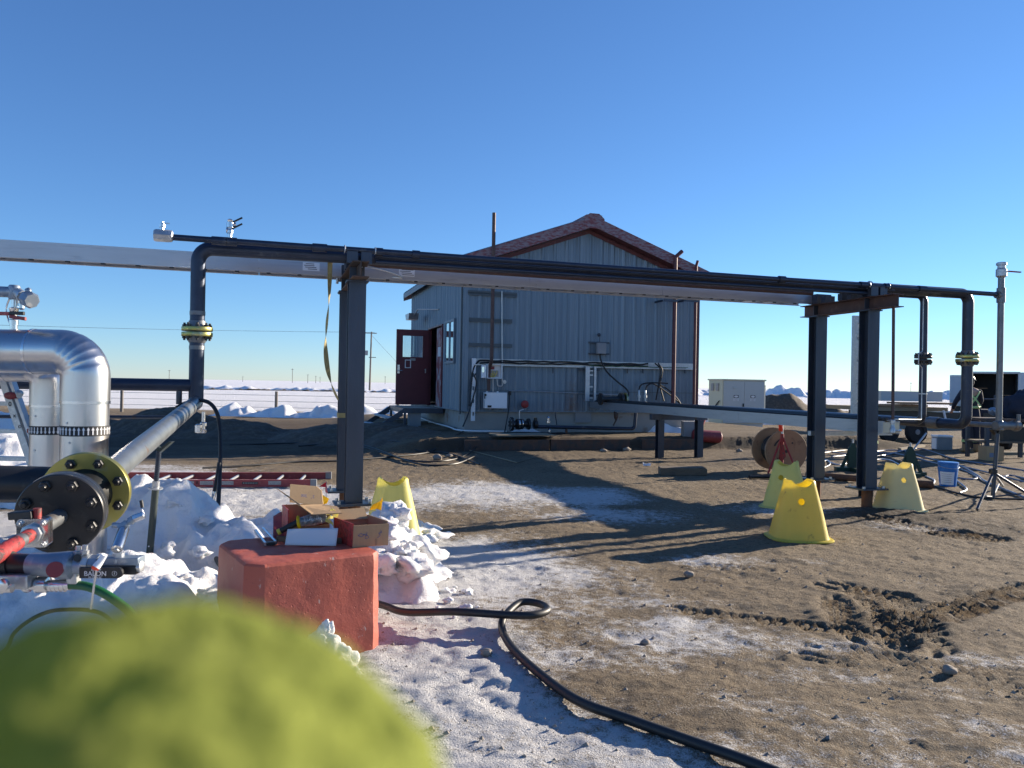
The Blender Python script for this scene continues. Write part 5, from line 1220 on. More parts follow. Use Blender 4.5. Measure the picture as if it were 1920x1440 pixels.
# ---------------------------------------------------------------- aluminium step ladder
c = thing('step_ladder', 'scuffed aluminium ladder leaning at the far left beside the clad pipes', 'ladder', GG(72, 878))
d_ = 5.9
def ladrail(x0, y0, x1, y1, w_, mt='zinc'):
    a_ = U(x0, y0, d_); b_ = U(x1, y1, d_+.0); dr = (b_-a_).normalized(); sd = dr.cross(CF).normalized()
    m = MB(); m.prism([a_-sd*w_/2, a_+sd*w_/2, a_+sd*w_/2+CF*.06, a_-sd*w_/2+CF*.06], b_-a_); return m
r_ = ladrail(-16, 655, 62, 885, .055).build('rail', 'zinc', c, smooth=False, bev=.004)
r_ = ladrail(2, 668, 77, 880, .022).build('rail', 'alu', c, smooth=False)
for k in range(4):
    a_ = U(0+k*20, 705+k*52, d_+.03); m = MB(); m.cbox(a_+V((-.18, .02, 0)), V((.36, 0, 0)), V((0, .08, 0)), V((0, 0, .03))); m.build('tread', 'zinc', c, smooth=False)
m = MB(); m.blob(U(20, 742, d_-.04), .055, 5, .15, 2, (1, .3, .55)); m.build('hinge_grip', 'redsolid', c); m = MB(); m.blob(U(36, 738, d_-.02), .03, 5, .2, 2); m.cyl(U(36, 742, d_-.05), U(36, 742, d_+.1), .02); m.build('hinge', 'zinc', c); m = MB(); m.blob(U(58, 808, d_-.04), .035, 6, .15, 2, (1, .4, .7)); m.build('foot_grip', 'redsolid', c)
for k, (x, y, g_) in enumerate(((18.5, 758, '0'), (27, 779, 'x'), (37, 799, 'o'))): text_part('mark', g_, .05, U(x, y, d_-.003), X_, Y_, 'letterblack', c, .0005)
# ================================================================ snow heaps
def chunks(n, cx, cy, rx, ry, z0, z1, seed, r0=.03, r1=.09):
    rnd = random.Random(seed); out = []
    for i in range(n):
        a_ = rnd.random()*6.283; q = math.sqrt(rnd.random()); out.append((cx+rx*q*math.cos(a_), cy+ry*q*math.sin(a_), z0+(z1-z0)*rnd.random()*(1-q), r0+(r1-r0)*rnd.random()**2, seed*100+i))
    return out
mound('snow_heap', [(-2.6, 5.75, .62, .62, .66, 1.5), (-2.05, 5.5, .55, .55, .42, 1.3), (-1.6, 5.75, .75, .45, .42, 1.3), (-1.25, 7.15, .6, .45, .20, 1.2), (-.84, 5.35, .26, .42, .40, 1.9), (-.95, 5.6, .4, .4, .42, 1.4), (-.62, 5.05, .16, .2, .16, 1.2), (-1.0, 4.9, .12, .4, .34, 1.4),
    (-2.25, 4.35, .9, .6, .36, 1.2), (-2.9, 4.2, .9, .6, .32, 1.2), (-1.75, 3.75, .45, .4, .28, 1.2), (-3.4, 5.0, .9, .9, .3, 1.2)],
    -5.0, -.2, 3.0, 8.4, .02, 'snow', lump=.17, lscale=3.0, seed=3, billow=True,
    chunks=chunks(16, -2.5, 5.4, .7, .6, .25, .62, 1, .03, .085)+chunks(14, -2.2, 4.5, .8, .5, .15, .35, 2, .025, .07)+chunks(26, -.80, 5.3, .22, .4, .20, .62, 3, .04, .11)+chunks(12, -.45, 5.0, .3, .5, .0, .04, 4, .01, .04)+chunks(9, -1.1, 6.6, .5, .5, .05, .25, 6, .03, .08),
    label='lumpy white snow heap piled around the red concrete block and jack stand', cat='snow heap', kind=None)
m = MB()
for (x, y, z, r, sd, sq) in ((-.90, 3.72, .10, .075, 1, (1, .7, 1.2)), (-.82, 3.70, .06, .08, 2, (1, .8, 1)), (-.99, 3.66, .05, .07, 3, (1, .8, .8)), (-.88, 3.74, .19, .034, 4, (.8, .6, 1.6)), (-.78, 3.62, .04, .06, 5, (1, 1, .8)), (-.72, 3.55, .03, .05, 6, (1, 1, 1)), (-1.05, 3.6, .05, .06, 7, (1, 1, 1)), (-.68, 3.48, .02, .035, 8, (1, 1, 1))):
    m.blob((x, y, z), r, sd, .55, 4, sq)
m.build('snow_clump', 'snow', label='ragged lump of snow stuck at the foot of the red concrete block', cat='snow clump', ang=180)
mound('snow_heap', [(-6.2, 9.2, 1.0, .8, .74, 1.4), (-5.4, 8.8, .8, .6, .45, 1.3)], -8.5, -4.0, 7.4, 11, .03, 'snow', lump=.16, lscale=2.6, seed=8, billow=True, chunks=chunks(14, -6, 9.0, 1, .7, .2, .6, 9, .05, .16), label='snow heap at the far left behind the aluminium ladder', cat='snow heap')
mound('snow_heap', [(-10.6, 15.5, .9, .7, .75, 1.4), (-12.0, 15.7, 1.2, .7, .6, 1.4)], -14, -8.4, 13.6, 17.4, .05, 'snow', lump=.2, lscale=1.8, seed=12, billow=True, label='snow heap behind the dark rod at the left, seen beside the clad pipes', cat='snow heap')
# dirt mounds
mound('dirt_mound', [(-8.9, 20.2, 1.5, 1.2, .72, 1.2), (-7.2, 19.6, 1.5, 1.1, .42, 1.2), (-10.8, 20.6, 1.4, 1, .36, 1.2)], -14, -4, 16.5, 24, .06, 'soil', lump=.14, lscale=1.8, seed=21, label='dark mound of dug soil behind the drop pipe at the left', cat='dirt mound')
mound('dirt_mound', [(-4.0, 18.6, 1.5, 1.3, .40, 1.3), (-2.6, 17.3, 1.0, 1.0, .22, 1.2)], -7, -1.4, 15.6, 22, .06, 'soil', lump=.07, lscale=2.4, seed=27, label='low dark bank of soil below the steel stairs', cat='dirt mound')
mound('dirt_mound', [(12.6, 36, 1.6, 1.5, 1.22, 1.2), (14.3, 36.5, 1.8, 1.5, .75, 1.2)], 9.5, 19, 32, 41, .1, 'soil', lump=.22, lscale=1.3, seed=31, label='brown dirt mound beside the grey equipment cabinet', cat='dirt mound')
ps = [GG(1105, 806), GG(1140, 806), GG(1205, 809), GG(1240, 811), GG(1275, 812), GG(985, 812)]
mound('snow_bank', [(p.x, p.y+.25, .35+.1*(i % 2), .22, (.24, .2, .36, .3, .18, .12)[i], 1.3) for i, p in enumerate(ps)], min(p.x for p in ps)-1, max(p.x for p in ps)+1, min(p.y for p in ps)-.7, max(p.y for p in ps)+1.0, .04, 'snow', lump=.10, lscale=3.2, seed=61, billow=True, kind='structure')
# ploughed snow rows
def row(x0, x1, y, n, h, rx, ry, seed):
    rnd = random.Random(seed); return [(x0+(x1-x0)*(i+rnd.random()*.6)/n, y+(rnd.random()-.5)*ry, rx*(.6+rnd.random()*.7), ry, h*(.45+.65*rnd.random()), 1.2) for i in range(n)]
mound('snow_bank', row(-11, -3.5, 29.5, 13, .50, .55, .45, 5), -13, -2, 27.8, 31.2, .06, 'farsnow', lump=.16, lscale=2.2, seed=41, billow=True, kind='structure')
mound('snow_bank', row(7.2, 14, 31, 12, .5, .6, .5, 6), 5.5, 16, 29.4, 32.6, .07, 'farsnow', lump=.18, lscale=2.0, seed=43, billow=True, kind='structure')
mound('snow_bank', row(34, 42, 150, 7, 1.7, 1.6, 2.5, 7)+row(49, 92, 145, 50, 1.6, 1.5, 2.5, 8)+[(51, 146, 2, 2, 2.2, 1.2)], 28, 100, 136, 158, .3, 'farsnow', lump=.75, lscale=.8, seed=47, billow=True, kind='structure')
mound('snow_bank', row(-60, -12, 112, 34, .55, 1.2, .9, 9), -64, -8, 109, 115, .22, 'farsnow', lump=.3, lscale=1.2, seed=51, billow=True, kind='structure')
mound('stubble_ridge', row(-50, -10, 107, 60, .26, .5, .5, 19), -52, -8, 105.5, 108.5, .14, 'soil', lump=.25, lscale=2.2, seed=53, billow=True, kind='structure')

# ================================================================ red concrete block
e1 = V((math.cos(R(33.4)), math.sin(R(33.4)), 0)); e2 = V((-e1.y, e1.x, 0)); BK0 = V((-1.25, 3.675, 0)); BT = .506; BS = .70
def BK(a_, b_, z=0): return BK0+e1*a_+e2*b_+Z*z
ch = .085
def ring_at(ins, z, c): return [BK(a_, b_, z) for a_, b_ in ((c+0, ins), (BS-.05, ins), (BS-ins, .05), (BS-ins, BS-c), (BS-c, BS-ins), (c, BS-ins), (ins, BS-c), (ins, c))]
m = MB(); m.ring([ring_at(-.004, -.05, ch), ring_at(.006, BT-.014, ch), ring_at(.016, BT-.003, ch), ring_at(.030, BT, ch*1.1)])
blk = m.build('concrete_block', 'block', base=BK(.35, .35), label='chipped red painted concrete block with chamfered corners standing in the snow', cat='concrete block')
bm = bmesh.new(); bm.from_mesh(blk.data); bmesh.ops.triangulate(bm, faces=[f for f in bm.faces if len(f.verts) > 4])
for _ in range(4): bmesh.ops.subdivide_edges(bm, edges=[e for e in bm.edges if e.calc_length() > .02], cuts=1, use_grid_fill=True)
bm.normal_update()
from mathutils import noise as mn
for v in bm.verts:
    n = mn.noise(v.co*14)*.004+mn.noise(v.co*45)*.0022
    if v.co.z > BT-.035: n -= max(0, mn.noise(v.co*11+V((5, 5, 5)))-.22)*.022
    v.co += v.normal*n
bm.to_mesh(blk.data); bm.free()
blk.data.polygons.foreach_set('use_smooth', [True]*len(blk.data.polygons)); blk.data.set_sharp_from_angle(angle=R(24))

# ---------------------------------------------------------------- things on the block
def T(px, py, h=0): return G(px, py, BT+h)
X_ = CR; Y_ = CU
c0 = V((-.843, 4.145, BT)); b1 = V((.176, .083, 0)); b2 = V((-.154, .205, 0)); bh = .127; tk = .006
c = thing('cardboard_box', 'open cardboard box with red vinyl side and scribbled end at the right of the block', 'box', c0+(b1+b2)/2)
n1, n2 = b1.normalized(), b2.normalized()
m = MB(); m.obox(c0, b1, n2*tk, Z*(bh*.93)+b1.normalized()*.004); fr = m.build('end_panel', 'card', c, smooth=False)
MB().obox(c0+n2*tk, n1*tk, b2-n2*2*tk, Z*bh).build('side_panel', 'redvinyl', c, smooth=False, label='red vinyl covered side')
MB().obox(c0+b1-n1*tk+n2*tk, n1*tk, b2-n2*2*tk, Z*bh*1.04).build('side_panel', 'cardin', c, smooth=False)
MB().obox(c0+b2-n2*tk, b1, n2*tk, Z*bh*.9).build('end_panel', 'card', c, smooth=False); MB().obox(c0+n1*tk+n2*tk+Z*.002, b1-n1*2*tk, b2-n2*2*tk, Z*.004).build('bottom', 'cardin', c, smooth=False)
m = MB(); q = c0+b2*.92+Z*bh*.86; m.prism([q, q+b1*.98, q+b1*1.02+b2*.30+Z*.05, q+b2*.30+Z*.045], Z*.004); m.build('flap', 'card', c, smooth=False)
m = MB()
def scribble(m, o, ax, ay, strokes, r=.0011):
    for st in strokes: m.tube(curve([o+ax*x+ay*y for x, y in st], 5), r, 5)
o_ = c0-n2*.001+Z*.062+n1*.055
scribble(m, o_, n1, Z, [[(-.03, .004), (-.01, -.006), (.0, .006), (-.02, .01), (-.025, -.004)], [(-.005, -.004), (.012, .008), (.03, -.012), (.01, -.016), (.022, .018)], [(-.012, .012), (.02, -.002)]])
scribble(m, o_+n1*.09, n1, Z, [[(-.012, -.018), (.004, -.006), (-.002, .006), (.012, .01), (.006, .026)], [(-.006, .004), (.01, .016)]]); m.build('handwriting', 'ink', fr)
MB().obox(c0+b1*.62-n2*.0012+Z*.004, n1*.011, n2*.0008, Z*.036).build('tear', 'cardin', fr, smooth=False)
# second box with raised flaps
c0 = V((-1.235, 4.28, BT)); b1 = V((.21, .10, 0)); b2 = V((-.085, .175, 0)); bh = .175; n1, n2 = b1.normalized(), b2.normalized()
c = thing('cardboard_box', 'open cardboard box with raised flaps and upside down writing at the back of the block', 'box', c0+(b1+b2)/2)
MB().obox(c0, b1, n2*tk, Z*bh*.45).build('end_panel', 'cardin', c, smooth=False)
MB().obox(c0+n2*tk, n1*tk, b2-n2*2*tk, Z*bh).build('side_panel', 'redvinyl', c, smooth=False, label='red vinyl covered side'); MB().obox(c0+b1-n1*tk+n2*tk, n1*tk, b2-n2*2*tk, Z*bh*.9).build('side_panel', 'card', c, smooth=False)
MB().obox(c0+b2-n2*tk, b1, n2*tk, Z*bh).build('end_panel', 'card', c, smooth=False)
u0 = U(543, 942, 4.42); u1 = U(606, 948, 4.50); u2 = U(603, 920, 4.55); u3 = U(593, 912, 4.55); u4 = U(544, 908, 4.48)
fl = MB().prism([u0, u1, u2, u3, u4], V((.001, .006, 0))).build('flap', 'card', c, smooth=False)
m = MB(); fx = (u1-u0).normalized(); fy = (u4-u0).normalized(); fo_ = U(577, 930, 4.465)-V((0, .004, 0))
def digits(m, o, k):                         # 300 and 3" seen upside down
    S = .011
    three = [(-.6, -1), (.3, -1), (.5, -.5), (0, -.05), (.5, .5), (.2, 1), (-.6, .9)]; zero = [(0, 1), (.5, .4), (.5, -.4), (0, -1), (-.5, -.4), (-.5, .4), (0, 1)]
    for st, dx in ((three, 2.0), (zero, .3), (zero, -1.1), (three, 7.5)): m.tube(curve([o+fx*((-x+dx-3)*S*k)+fy*(-y*S*k) for x, y in st], 4), .0011, 5)
    for dx in (5.6, 6.1): m.tube([o+fx*((dx-3)*S*k)+fy*(-1.0*S*k), o+fx*((dx-3)*S*k)+fy*(-1.6*S*k)], .0010, 5)
digits(m, fo_, .72); m.build('handwriting', 'ink', fl)
MB().prism([U(561, 948, 4.36), U(606, 947, 4.5), U(632, 951, 4.44), U(641, 963, 4.30), U(585, 966, 4.24)], Z*.005).build('flap', 'card', c, smooth=False)
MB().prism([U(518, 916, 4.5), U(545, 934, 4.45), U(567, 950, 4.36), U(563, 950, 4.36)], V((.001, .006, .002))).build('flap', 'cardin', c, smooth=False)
# red vinyl bundle, wire bundle, torch
c = thing('vinyl_bundle', 'crumpled red vinyl sheet lying on the block behind the white paper', 'vinyl sheet', T(560, 1000))
def vin(u, v):
    p = T(512+98*u, 1010-18*v*(1-.2*u)); return p+Z*(.006+.095*v*(1-.3*abs(u-.4))+.012*math.sin(u*17+v*5)*v)
MB().sheet(vin, 30, 10).build('sheet', 'redmetal', c, solid=.002, ang=180)
c = thing('wire_bundle', 'bundle of grey wire stems with a yellow cap and black grip on the block', 'wire bundle', T(585, 995))
a_ = T(561, 979, .105); b_ = T(612, 970, .13); d = (b_-a_).normalized(); rr = perp(d); m = MB()
for k in range(46):
    an = k*2.4; q = .004*math.sqrt(k)*1.0; o_ = rr[0]*math.cos(an)*q+rr[1]*math.sin(an)*q; bend = rr[1]*.006*math.sin(k)
    m.tube([a_+o_*.8, (a_+b_)/2+o_*1.15+bend, b_+o_*.9], .0021, 5)
m.build('wires', 'zinc', c)
m = MB()
for k in range(15): m.lathe(a_+d*(.03+.0065*k), d+rr[0]*.15*math.sin(k), [(.029, 0), (.031, .002), (.029, .0045)], 20)
m.build('binding_wire', 'zinc', c)
m = MB(); m.lathe(a_-d*.012, d, [(.012, 0), (.034, .002), (.038, .008), (.034, .016), (.02, .018)], 22); m.build('yellow_cap', 'yellowflag', c)
g0 = a_-d*.012-V((.085, .02, .045)); m = MB(); m.tube([a_-d*.01, g0], .017, 12, radii=[.019, .016]); m.build('grip', 'blackrubber', c); m = MB(); m.tube([g0, g0+(g0-a_).normalized()*.018], .017, 12); m.build('grip_end', 'yellow', c)
m = MB()
for k in range(12):
    p = b_+V((random.uniform(-.01, .05), random.uniform(-.03, .03), random.uniform(-.03, .03))); q = p+V((random.uniform(.01, .03), random.uniform(-.02, .02), random.uniform(-.02, .02))); m.prism([p, q, q+Z*.02, p+Z*.015], V((0, .001, 0)))
m.build('loose_flags', 'paleyellow', c, smooth=False)
m = MB(); p = T(634, 974, .10); m.prism([p, p+V((.02, 0, .018)), p+V((.045, .0, .004)), p+V((.02, 0, .008))], V((0, .001, 0))); m.build('red_flag', 'redflag', c, smooth=False)
# sheet of paper standing folded, wood strip, bracket
def pap(u, v):
    p = T(534+96*u, 1023.5+1.5*u); lean = V((.0, .045, 0))*v
    return p+lean+Z*(.004+v*(.078+.010*u))+V((0, .012*math.sin(u*3.1), 0))*v
c = thing('paper_sheet', 'folded white paper sheet standing on the front of the block', 'paper', T(580, 1023))
MB().sheet(pap, 16, 6).build('sheet', 'paper', c, solid=.0008, ang=180)
def pap2(u, v):
    p = T(548+30*u, 1014); return p+Z*(.008+.075*v*(1-.75*u))+V((0, .02*v, 0))
MB().sheet(pap2, 6, 4).build('folded_corner', 'paper', c, solid=.0008, ang=180)
a_ = T(517, 1017); b_ = T(639, 1021); MB().obox(a_+V((0, .02, .001)), b_-a_, V((-.012, .03, 0)), Z*.026).build('wood_strip', 'wood', label='short strip of pale wood lying behind the white paper', cat='wood strip', smooth=False)
c = thing('steel_bracket', 'shiny folded steel bracket lying left of the white paper', 'bracket', T(497, 1012))
for (x0, y0, x1, y1) in ((479, 999, 497, 1024), (492, 995, 516, 1021)):
    a_ = T(x0, y0, .012); b_ = T(x1, y1, .004); m = MB(); d = b_-a_; sd = d.cross(Z).normalized()*.006; m.prism([a_-sd, a_+sd, a_+sd+Z*.02, a_-sd+Z*.02], d); m.build('bar', 'chrome', c, smooth=False)
a_ = T(495, 1024, .001); b_ = T(517, 1022, .001); m = MB(); m.obox(a_, b_-a_, V((0, .03, 0)), Z*.018); m.build('crosspiece', 'blackpaint', c, smooth=False)

# ---------------------------------------------------------------- marker flags
def flag(px0, py0, px1, py1, d_, foot, mat, lb, shape):
    c = thing('marker_flag', lb, 'marker flag', U(foot[0], foot[1], d_), 'wire marker flags around the block')
    MB().tube([U(foot[0], foot[1], d_), U(px1, py1, d_), U(px1, py0, d_)], .0016, 6).build('stem', 'zinc', c)
    P = [U(x, y, d_-.003+.012*math.sin(x*.7)) for x, y in shape]
    m = MB(); m.prism(P, V((0, .0012, 0))); m.build('cloth', mat, c, smooth=False)
flag(613, 903, 612, 925, 5.3, (614, 968), 'redflag', 'red marker flag sticking up behind the cardboard boxes', [(612.5, 903), (614, 925), (610, 923), (610, 913.5), (598, 912.5)])
flag(606, 930, 600, 946, 5.2, (607, 968), 'yellowflag', 'yellow marker flag half hidden behind the raised cardboard flap', [(604.5, 928), (617, 935), (613, 944), (604.5, 947)])
flag(717, 933, 714, 957, 4.95, (713, 1000), 'yellowflag', 'yellow marker flag in front of the pale yellow stand behind the block', [(718, 933), (714.5, 957), (706, 954), (692, 957), (699, 946), (712, 940)])

# ================================================================ yellow stands
def stand(pos, mat, rz, lb, s=1.0, hole=True):
    c = thing('pipe_cradle', lb, 'pipe stand', (0, 0, 0), 'moulded yellow pipe stands')
    n = 56
    def sec(a_, z, k=3.2, asp=.92):
        r = []
        for i in range(n):
            t = 2*math.pi*i/n; cx, sx = math.cos(t), math.sin(t)
            r.append(V((a_*math.copysign(abs(cx)**(2/k), cx), a_*asp*math.copysign(abs(sx)**(2/k), sx), z)))
        return r
    m = MB(); hh = .555
    out = [(.285, .0), (.287, .012), (.27, .018), (.255, .022), (.248, .04), (.200, .26), (.140, .50), (.134, hh-.012), (.124, hh)]
    inn = [(.108, hh-.012), (.128, .50), (.188, .26), (.236, .04), (.240, .0)]
    m.ring([sec(a_, z) for a_, z in out]+[sec(a_, z) for a_, z in inn], caps=False)
    k_ = len(out)+len(inn); m.f += [(j+(k_-1)*n, (j+1) % n+(k_-1)*n, (j+1) % n, j) for j in range(n)]
    m.f.append(tuple(len(out)*n-n+j for j in range(n))[::-1] if False else tuple((len(out))*n+j for j in range(n)))
    m.f = [f for f in m.f if not (len(f) == 4 and set(f) <= set(range((len(out)-1)*n, (len(out)+1)*n)) and False)]
    o = m.build('shell', mat, c, ang=50)
    cut(o, [MB().cyl((0, -.6, hh+.055), (0, .6, hh+.055), .115, n=32)]+[] if not hole else [MB().cyl((0, -.6, hh+.055), (0, .6, hh+.055), .115, n=32), MB().cyl((-.03, -.6, .365), (-.03, 0, .365), .031, n=24), MB().cyl((.03, .6, .365), (.03, 0, .365), .031, n=24)])
    o.data.polygons.foreach_set('use_smooth', [True]*len(o.data.polygons)); o.data.set_sharp_from_angle(angle=R(42))
    MB().ring([sec(.292, .002), sec(.294, .01), sec(.286, .016), sec(.255, .017)], caps=False).build('rim', mat, c, solid=.003)
    c.location = pos; c.rotation_euler = (0, 0, rz); c.scale = (s, s, s); return c
stand(GG(735, 1012), 'paleyellow', R(14), 'pale yellow plastic pipe stand behind the red concrete block', hole=False)
stand(GG(1497, 1009), 'yellow', R(-2), 'deep yellow plastic pipe stand standing nearest in the yard')
stand(GG(1473, 951), 'paleyellow', R(-30), 'greenish yellow plastic pipe stand just behind the deep yellow one')
stand(GG(1684, 955), 'creamyellow', R(4), 'bleached cream yellow pipe stand beside the nearer right column')

# ================================================================ red ladder on the ground
la = GG(60, 914); lb_ = GG(592, 913); du = (lb_-la).normalized(); dv = V((-du.y, du.x, 0))
c = thing('fibreglass_ladder', 'faded red ladder lying flat on the snowy ground behind the snow heap', 'ladder', (la+lb_)/2)
for k in (0, .86):
    rl = MB(); o_ = la+dv*k+du*(.0 if k == 0 else .12); rl.prism([o_, o_+dv*.035*(1 if k == 0 else -1), o_+dv*.035*(1 if k == 0 else -1)+Z*.006, o_+dv*.006*(1 if k == 0 else -1)+Z*.006, o_+dv*.006*(1 if k == 0 else -1)+Z*.089, o_+dv*.035*(1 if k == 0 else -1)+Z*.089, o_+dv*.035*(1 if k == 0 else -1)+Z*.095, o_+Z*.095], lb_-la)
    ro = rl.build('rail', 'redfibre', c, smooth=False)
    if k == 0: near_rail = ro
s_ = .2; L_ = (lb_-la).length
while s_ < L_-.15:
    MB().cyl(la+du*s_+dv*.02+Z*.05, la+du*s_+dv*.84+Z*.05, .019, n=10).build('rung', 'zinc', c); s_ += .305
MB().obox(lb_-dv*.006-Z*.0-du*.07, du*.08, dv*.05, Z*.10).build('foot', 'plaster', c, smooth=False); MB().obox(lb_+dv*.83+du*.05, du*.08, dv*.05, Z*.10).build('foot', 'plaster', c, smooth=False)
def onrail(px): 
    p = onplane(px, 900, la, dv); return la+du*((p-la).dot(du))-dv*.0015
text_part('lettering', 'IMPAL', .07, onrail(317)+Z*.058, du, Z, 'letterblack', near_rail, .0008)
text_part('lettering', 'R', .06, onrail(370)+Z*.056, du, Z, 'letterblack', near_rail, .0008)
for (x0, x1) in ((337, 364), (375, 400), (416, 438), (503, 527)):
    a_ = onrail(x0); b_ = onrail(x1); MB().obox(a_+Z*.03, b_-a_, dv*.001, Z*.05).build('sticker', 'label', near_rail, smooth=False)
a_ = onrail(454); b_ = onrail(484); st_ = MB().obox(a_+Z*.035, b_-a_, dv*.001, Z*.034).build('name_plate', 'letterblack', near_rail, smooth=False)
m = MB()
for k in range(9): m.obox(a_+du*(.012+.021*k)-dv*.0007+Z*.045, du*.012, dv*.0006, Z*.014)
m.build('plate_print', 'label', near_rail, smooth=False)

# ================================================================ black hose across the ground
pts = []
for i, p in enumerate(HOSE): pts.append(V((p.x, p.y, .030+(.075 if 5 <= i <= 9 else 0)+(.04 if i in (4, 10) else 0)+(.03 if i < 5 else 0))))
MB().tube(curve(pts, 8), .0215, 14).build('rubber_hose', 'blackrubber', label='thick black rubber hose with a loop lying across the snow and dirt', cat='hose', base=(HOSE[6].x, HOSE[6].y, 0))

# ================================================================ yard objects on the right
# plank
a_ = GG(1238, 892); b_ = GG(1326, 892); m = MB(); m.prism([a_, b_, b_+V((0, .0, .10)), b_+V((-.03, 0, .125)), a_+Z*.125], V((.02, .30, 0))); m.build('timber_block', 'wood', label='grey timber block lying on the dirt in front of the trestle', cat='timber', smooth=False, bev=.01)
# cable spool
sc_ = U(1474, 846, 12.9); sc_.z = max(sc_.z, .36); n_ = V((.10, -.995, -.02)).normalized(); ref = perp(n_)
c = thing('cable_spool', 'wooden cable spool standing on its rim behind the yellow stands', 'cable spool', V((sc_.x, sc_.y, 0)))
rs = .365
for k, o_ in enumerate((sc_, sc_-n_*.46-V((.035, 0, 0)))):
    d_ = MB().lathe(o_-n_*.03, n_, [(1e-3, 0), (rs-.006, 0), (rs, .005), (rs, .04), (rs-.006, .045), (1e-3, .045)], 48).build('spool_disc', 'ply', c)
    if k == 0:
        for (a_, b_, r_) in ((0, 0, .03), (-.10, .14, .016), (.09, .03, .014), (.06, -.10, .016), (.15, -.12, .012), (.02, .10, .012)):
            MB().lathe(o_+ref[0]*a_+ref[1]*b_+n_*.0155, n_, [(r_, 0), (r_*.9, .003)], 14).build('bolt_hole', 'blackpaint', d_)
        m = MB(); m.tube([o_+n_*.019+ref[0]*(.23*math.cos(t_))+ref[1]*(.23*math.sin(t_)) for t_ in [R(58)-R(6)*i for i in range(7)]], .012, 6); m.build('slot', 'blackpaint', d_)
MB().lathe(sc_-n_*.42-V((.03, 0, 0)), n_, [(.2, 0), (.22, .02), (.235, .2), (.22, .38), (.2, .40)], 32).build('cable_winding', 'hosegrey', c)
for k in range(8): MB().tube([sc_-n_*(.05+.045*k)-V((.004*k, 0, 0))+ref[0]*(.232*math.cos(j*.3142))+ref[1]*(.232*math.sin(j*.3142)) for j in range(21)], .02, 6).build('cable_turn', 'blackrubber', c)
# red tripod jack with ribbon
g_ = GG(1468, 884); g_ = V((g_.x, g_.y-.6, 0)); top_ = U(1467, 794, g_.y)
c = thing('tripod_jack', 'red tripod jack with an orange ribbon in front of the wooden spool', 'jack stand', g_)
zt_ = top_.z
MB().tube([V((top_.x, g_.y, .30)), V((top_.x, g_.y, zt_-.0))], .017, 10).build('screw', 'zinc', c); MB().tube([V((top_.x, g_.y, .12)), V((top_.x, g_.y, zt_-.17))], .028, 12).build('tube', 'redmetal', c)
for (dx, dy) in ((-.24, -.05), (.20, -.18), (.05, .3)): MB().tube([V((top_.x, g_.y, zt_-.20)), V((top_.x+dx, g_.y+dy, .02))], .016, 8).build('leg', 'redmetal', c)
for (dx, dy) in ((-.05, -.03), (.05, -.05)): MB().prism([V((top_.x, g_.y-.02, zt_-.24)), V((top_.x+dx, g_.y+dy, .30)), V((top_.x, g_.y-.02, .22))], V((0, .006, 0))).build('web_plate', 'redmetal', c, smooth=False)
def rib(u, v): 
    return V((top_.x-.01-.055*u+.015*math.sin(u*6), g_.y-.03, zt_-.03-.10*v-.05*u*v+.05*u))+V((0, .02*math.sin(u*9+v*3), 0))
MB().sheet(rib, 8, 5).build('ribbon', 'orange', c, solid=.001, ang=180)
# green jack stands
def green(px, py, lb):
    g_ = GG(px, py); c = thing('jack_stand', lb, 'jack stand', g_, 'dark green jack stands')
    MB().box(g_+V((-.02, 0, .04)), .56, .10, .07).build('foot', 'greenpaint', c, smooth=False); MB().box(g_+V((0, .0, .04)), .10, .56, .065).build('foot', 'greenpaint', c, smooth=False)
    m = MB(); m.prism([g_+V((-.085, -.03, .08)), g_+V((.085, -.03, .08)), g_+V((.085, -.03, .36)), g_+V((.02, -.03, .50)), g_+V((-.02, -.03, .50)), g_+V((-.085, -.03, .36))], V((0, .06, 0))); m.build('upright', 'greenpaint', c, smooth=False)
    for sg in (-1, 1): MB().prism([g_+V((sg*.07, -.015, .38)), g_+V((sg*.21, -.015, .075)), g_+V((sg*.15, -.015, .075)), g_+V((sg*.07, -.015, .28))], V((0, .03, 0))).build('gusset', 'greenpaint', c, smooth=False)
    MB().tube([g_+V((0, 0, .48)), g_+V((0, 0, .56))], .018, 10).build('screw', 'zinc', c)
    return c
c = green(1598, 884, 'dark green jack stand half hidden behind the nearer right column')
c = green(1706, 893, 'dark green jack stand behind the cream yellow stand')
g_ = GG(1706, 893); MB().tube([U(1711, 845, g_.y), U(1737, 812, g_.y+.1)], .014, 8).build('handle', 'zinc', c)
# short pipe ends on the ground
a_ = GG(1590, 905, .06); b_ = GG(1610, 905, .06); MB().tube([a_+V((-.45, .5, 0)), b_], .05, 12).build('pipe_offcut', 'rustpipe', label='short rusty pipe offcut lying between the right columns', cat='pipe')
a_ = GG(1700, 914, .06); b_ = GG(1750, 917, .06); m = MB(); m.tube([a_, b_], .055, 14); m.build('pipe_offcut', 'rustpipe', label='short rusty pipe offcut lying left of the blue bucket', cat='pipe')
MB().tube([GG(1405, 898, .03), GG(1450, 897, .03), GG(1520, 899, .03), GG(1590, 903, .03)], .03, 10).build('steel_bar', 'blackpaint', label='dark steel bar lying on the dirt behind the yellow stands', cat='bar')
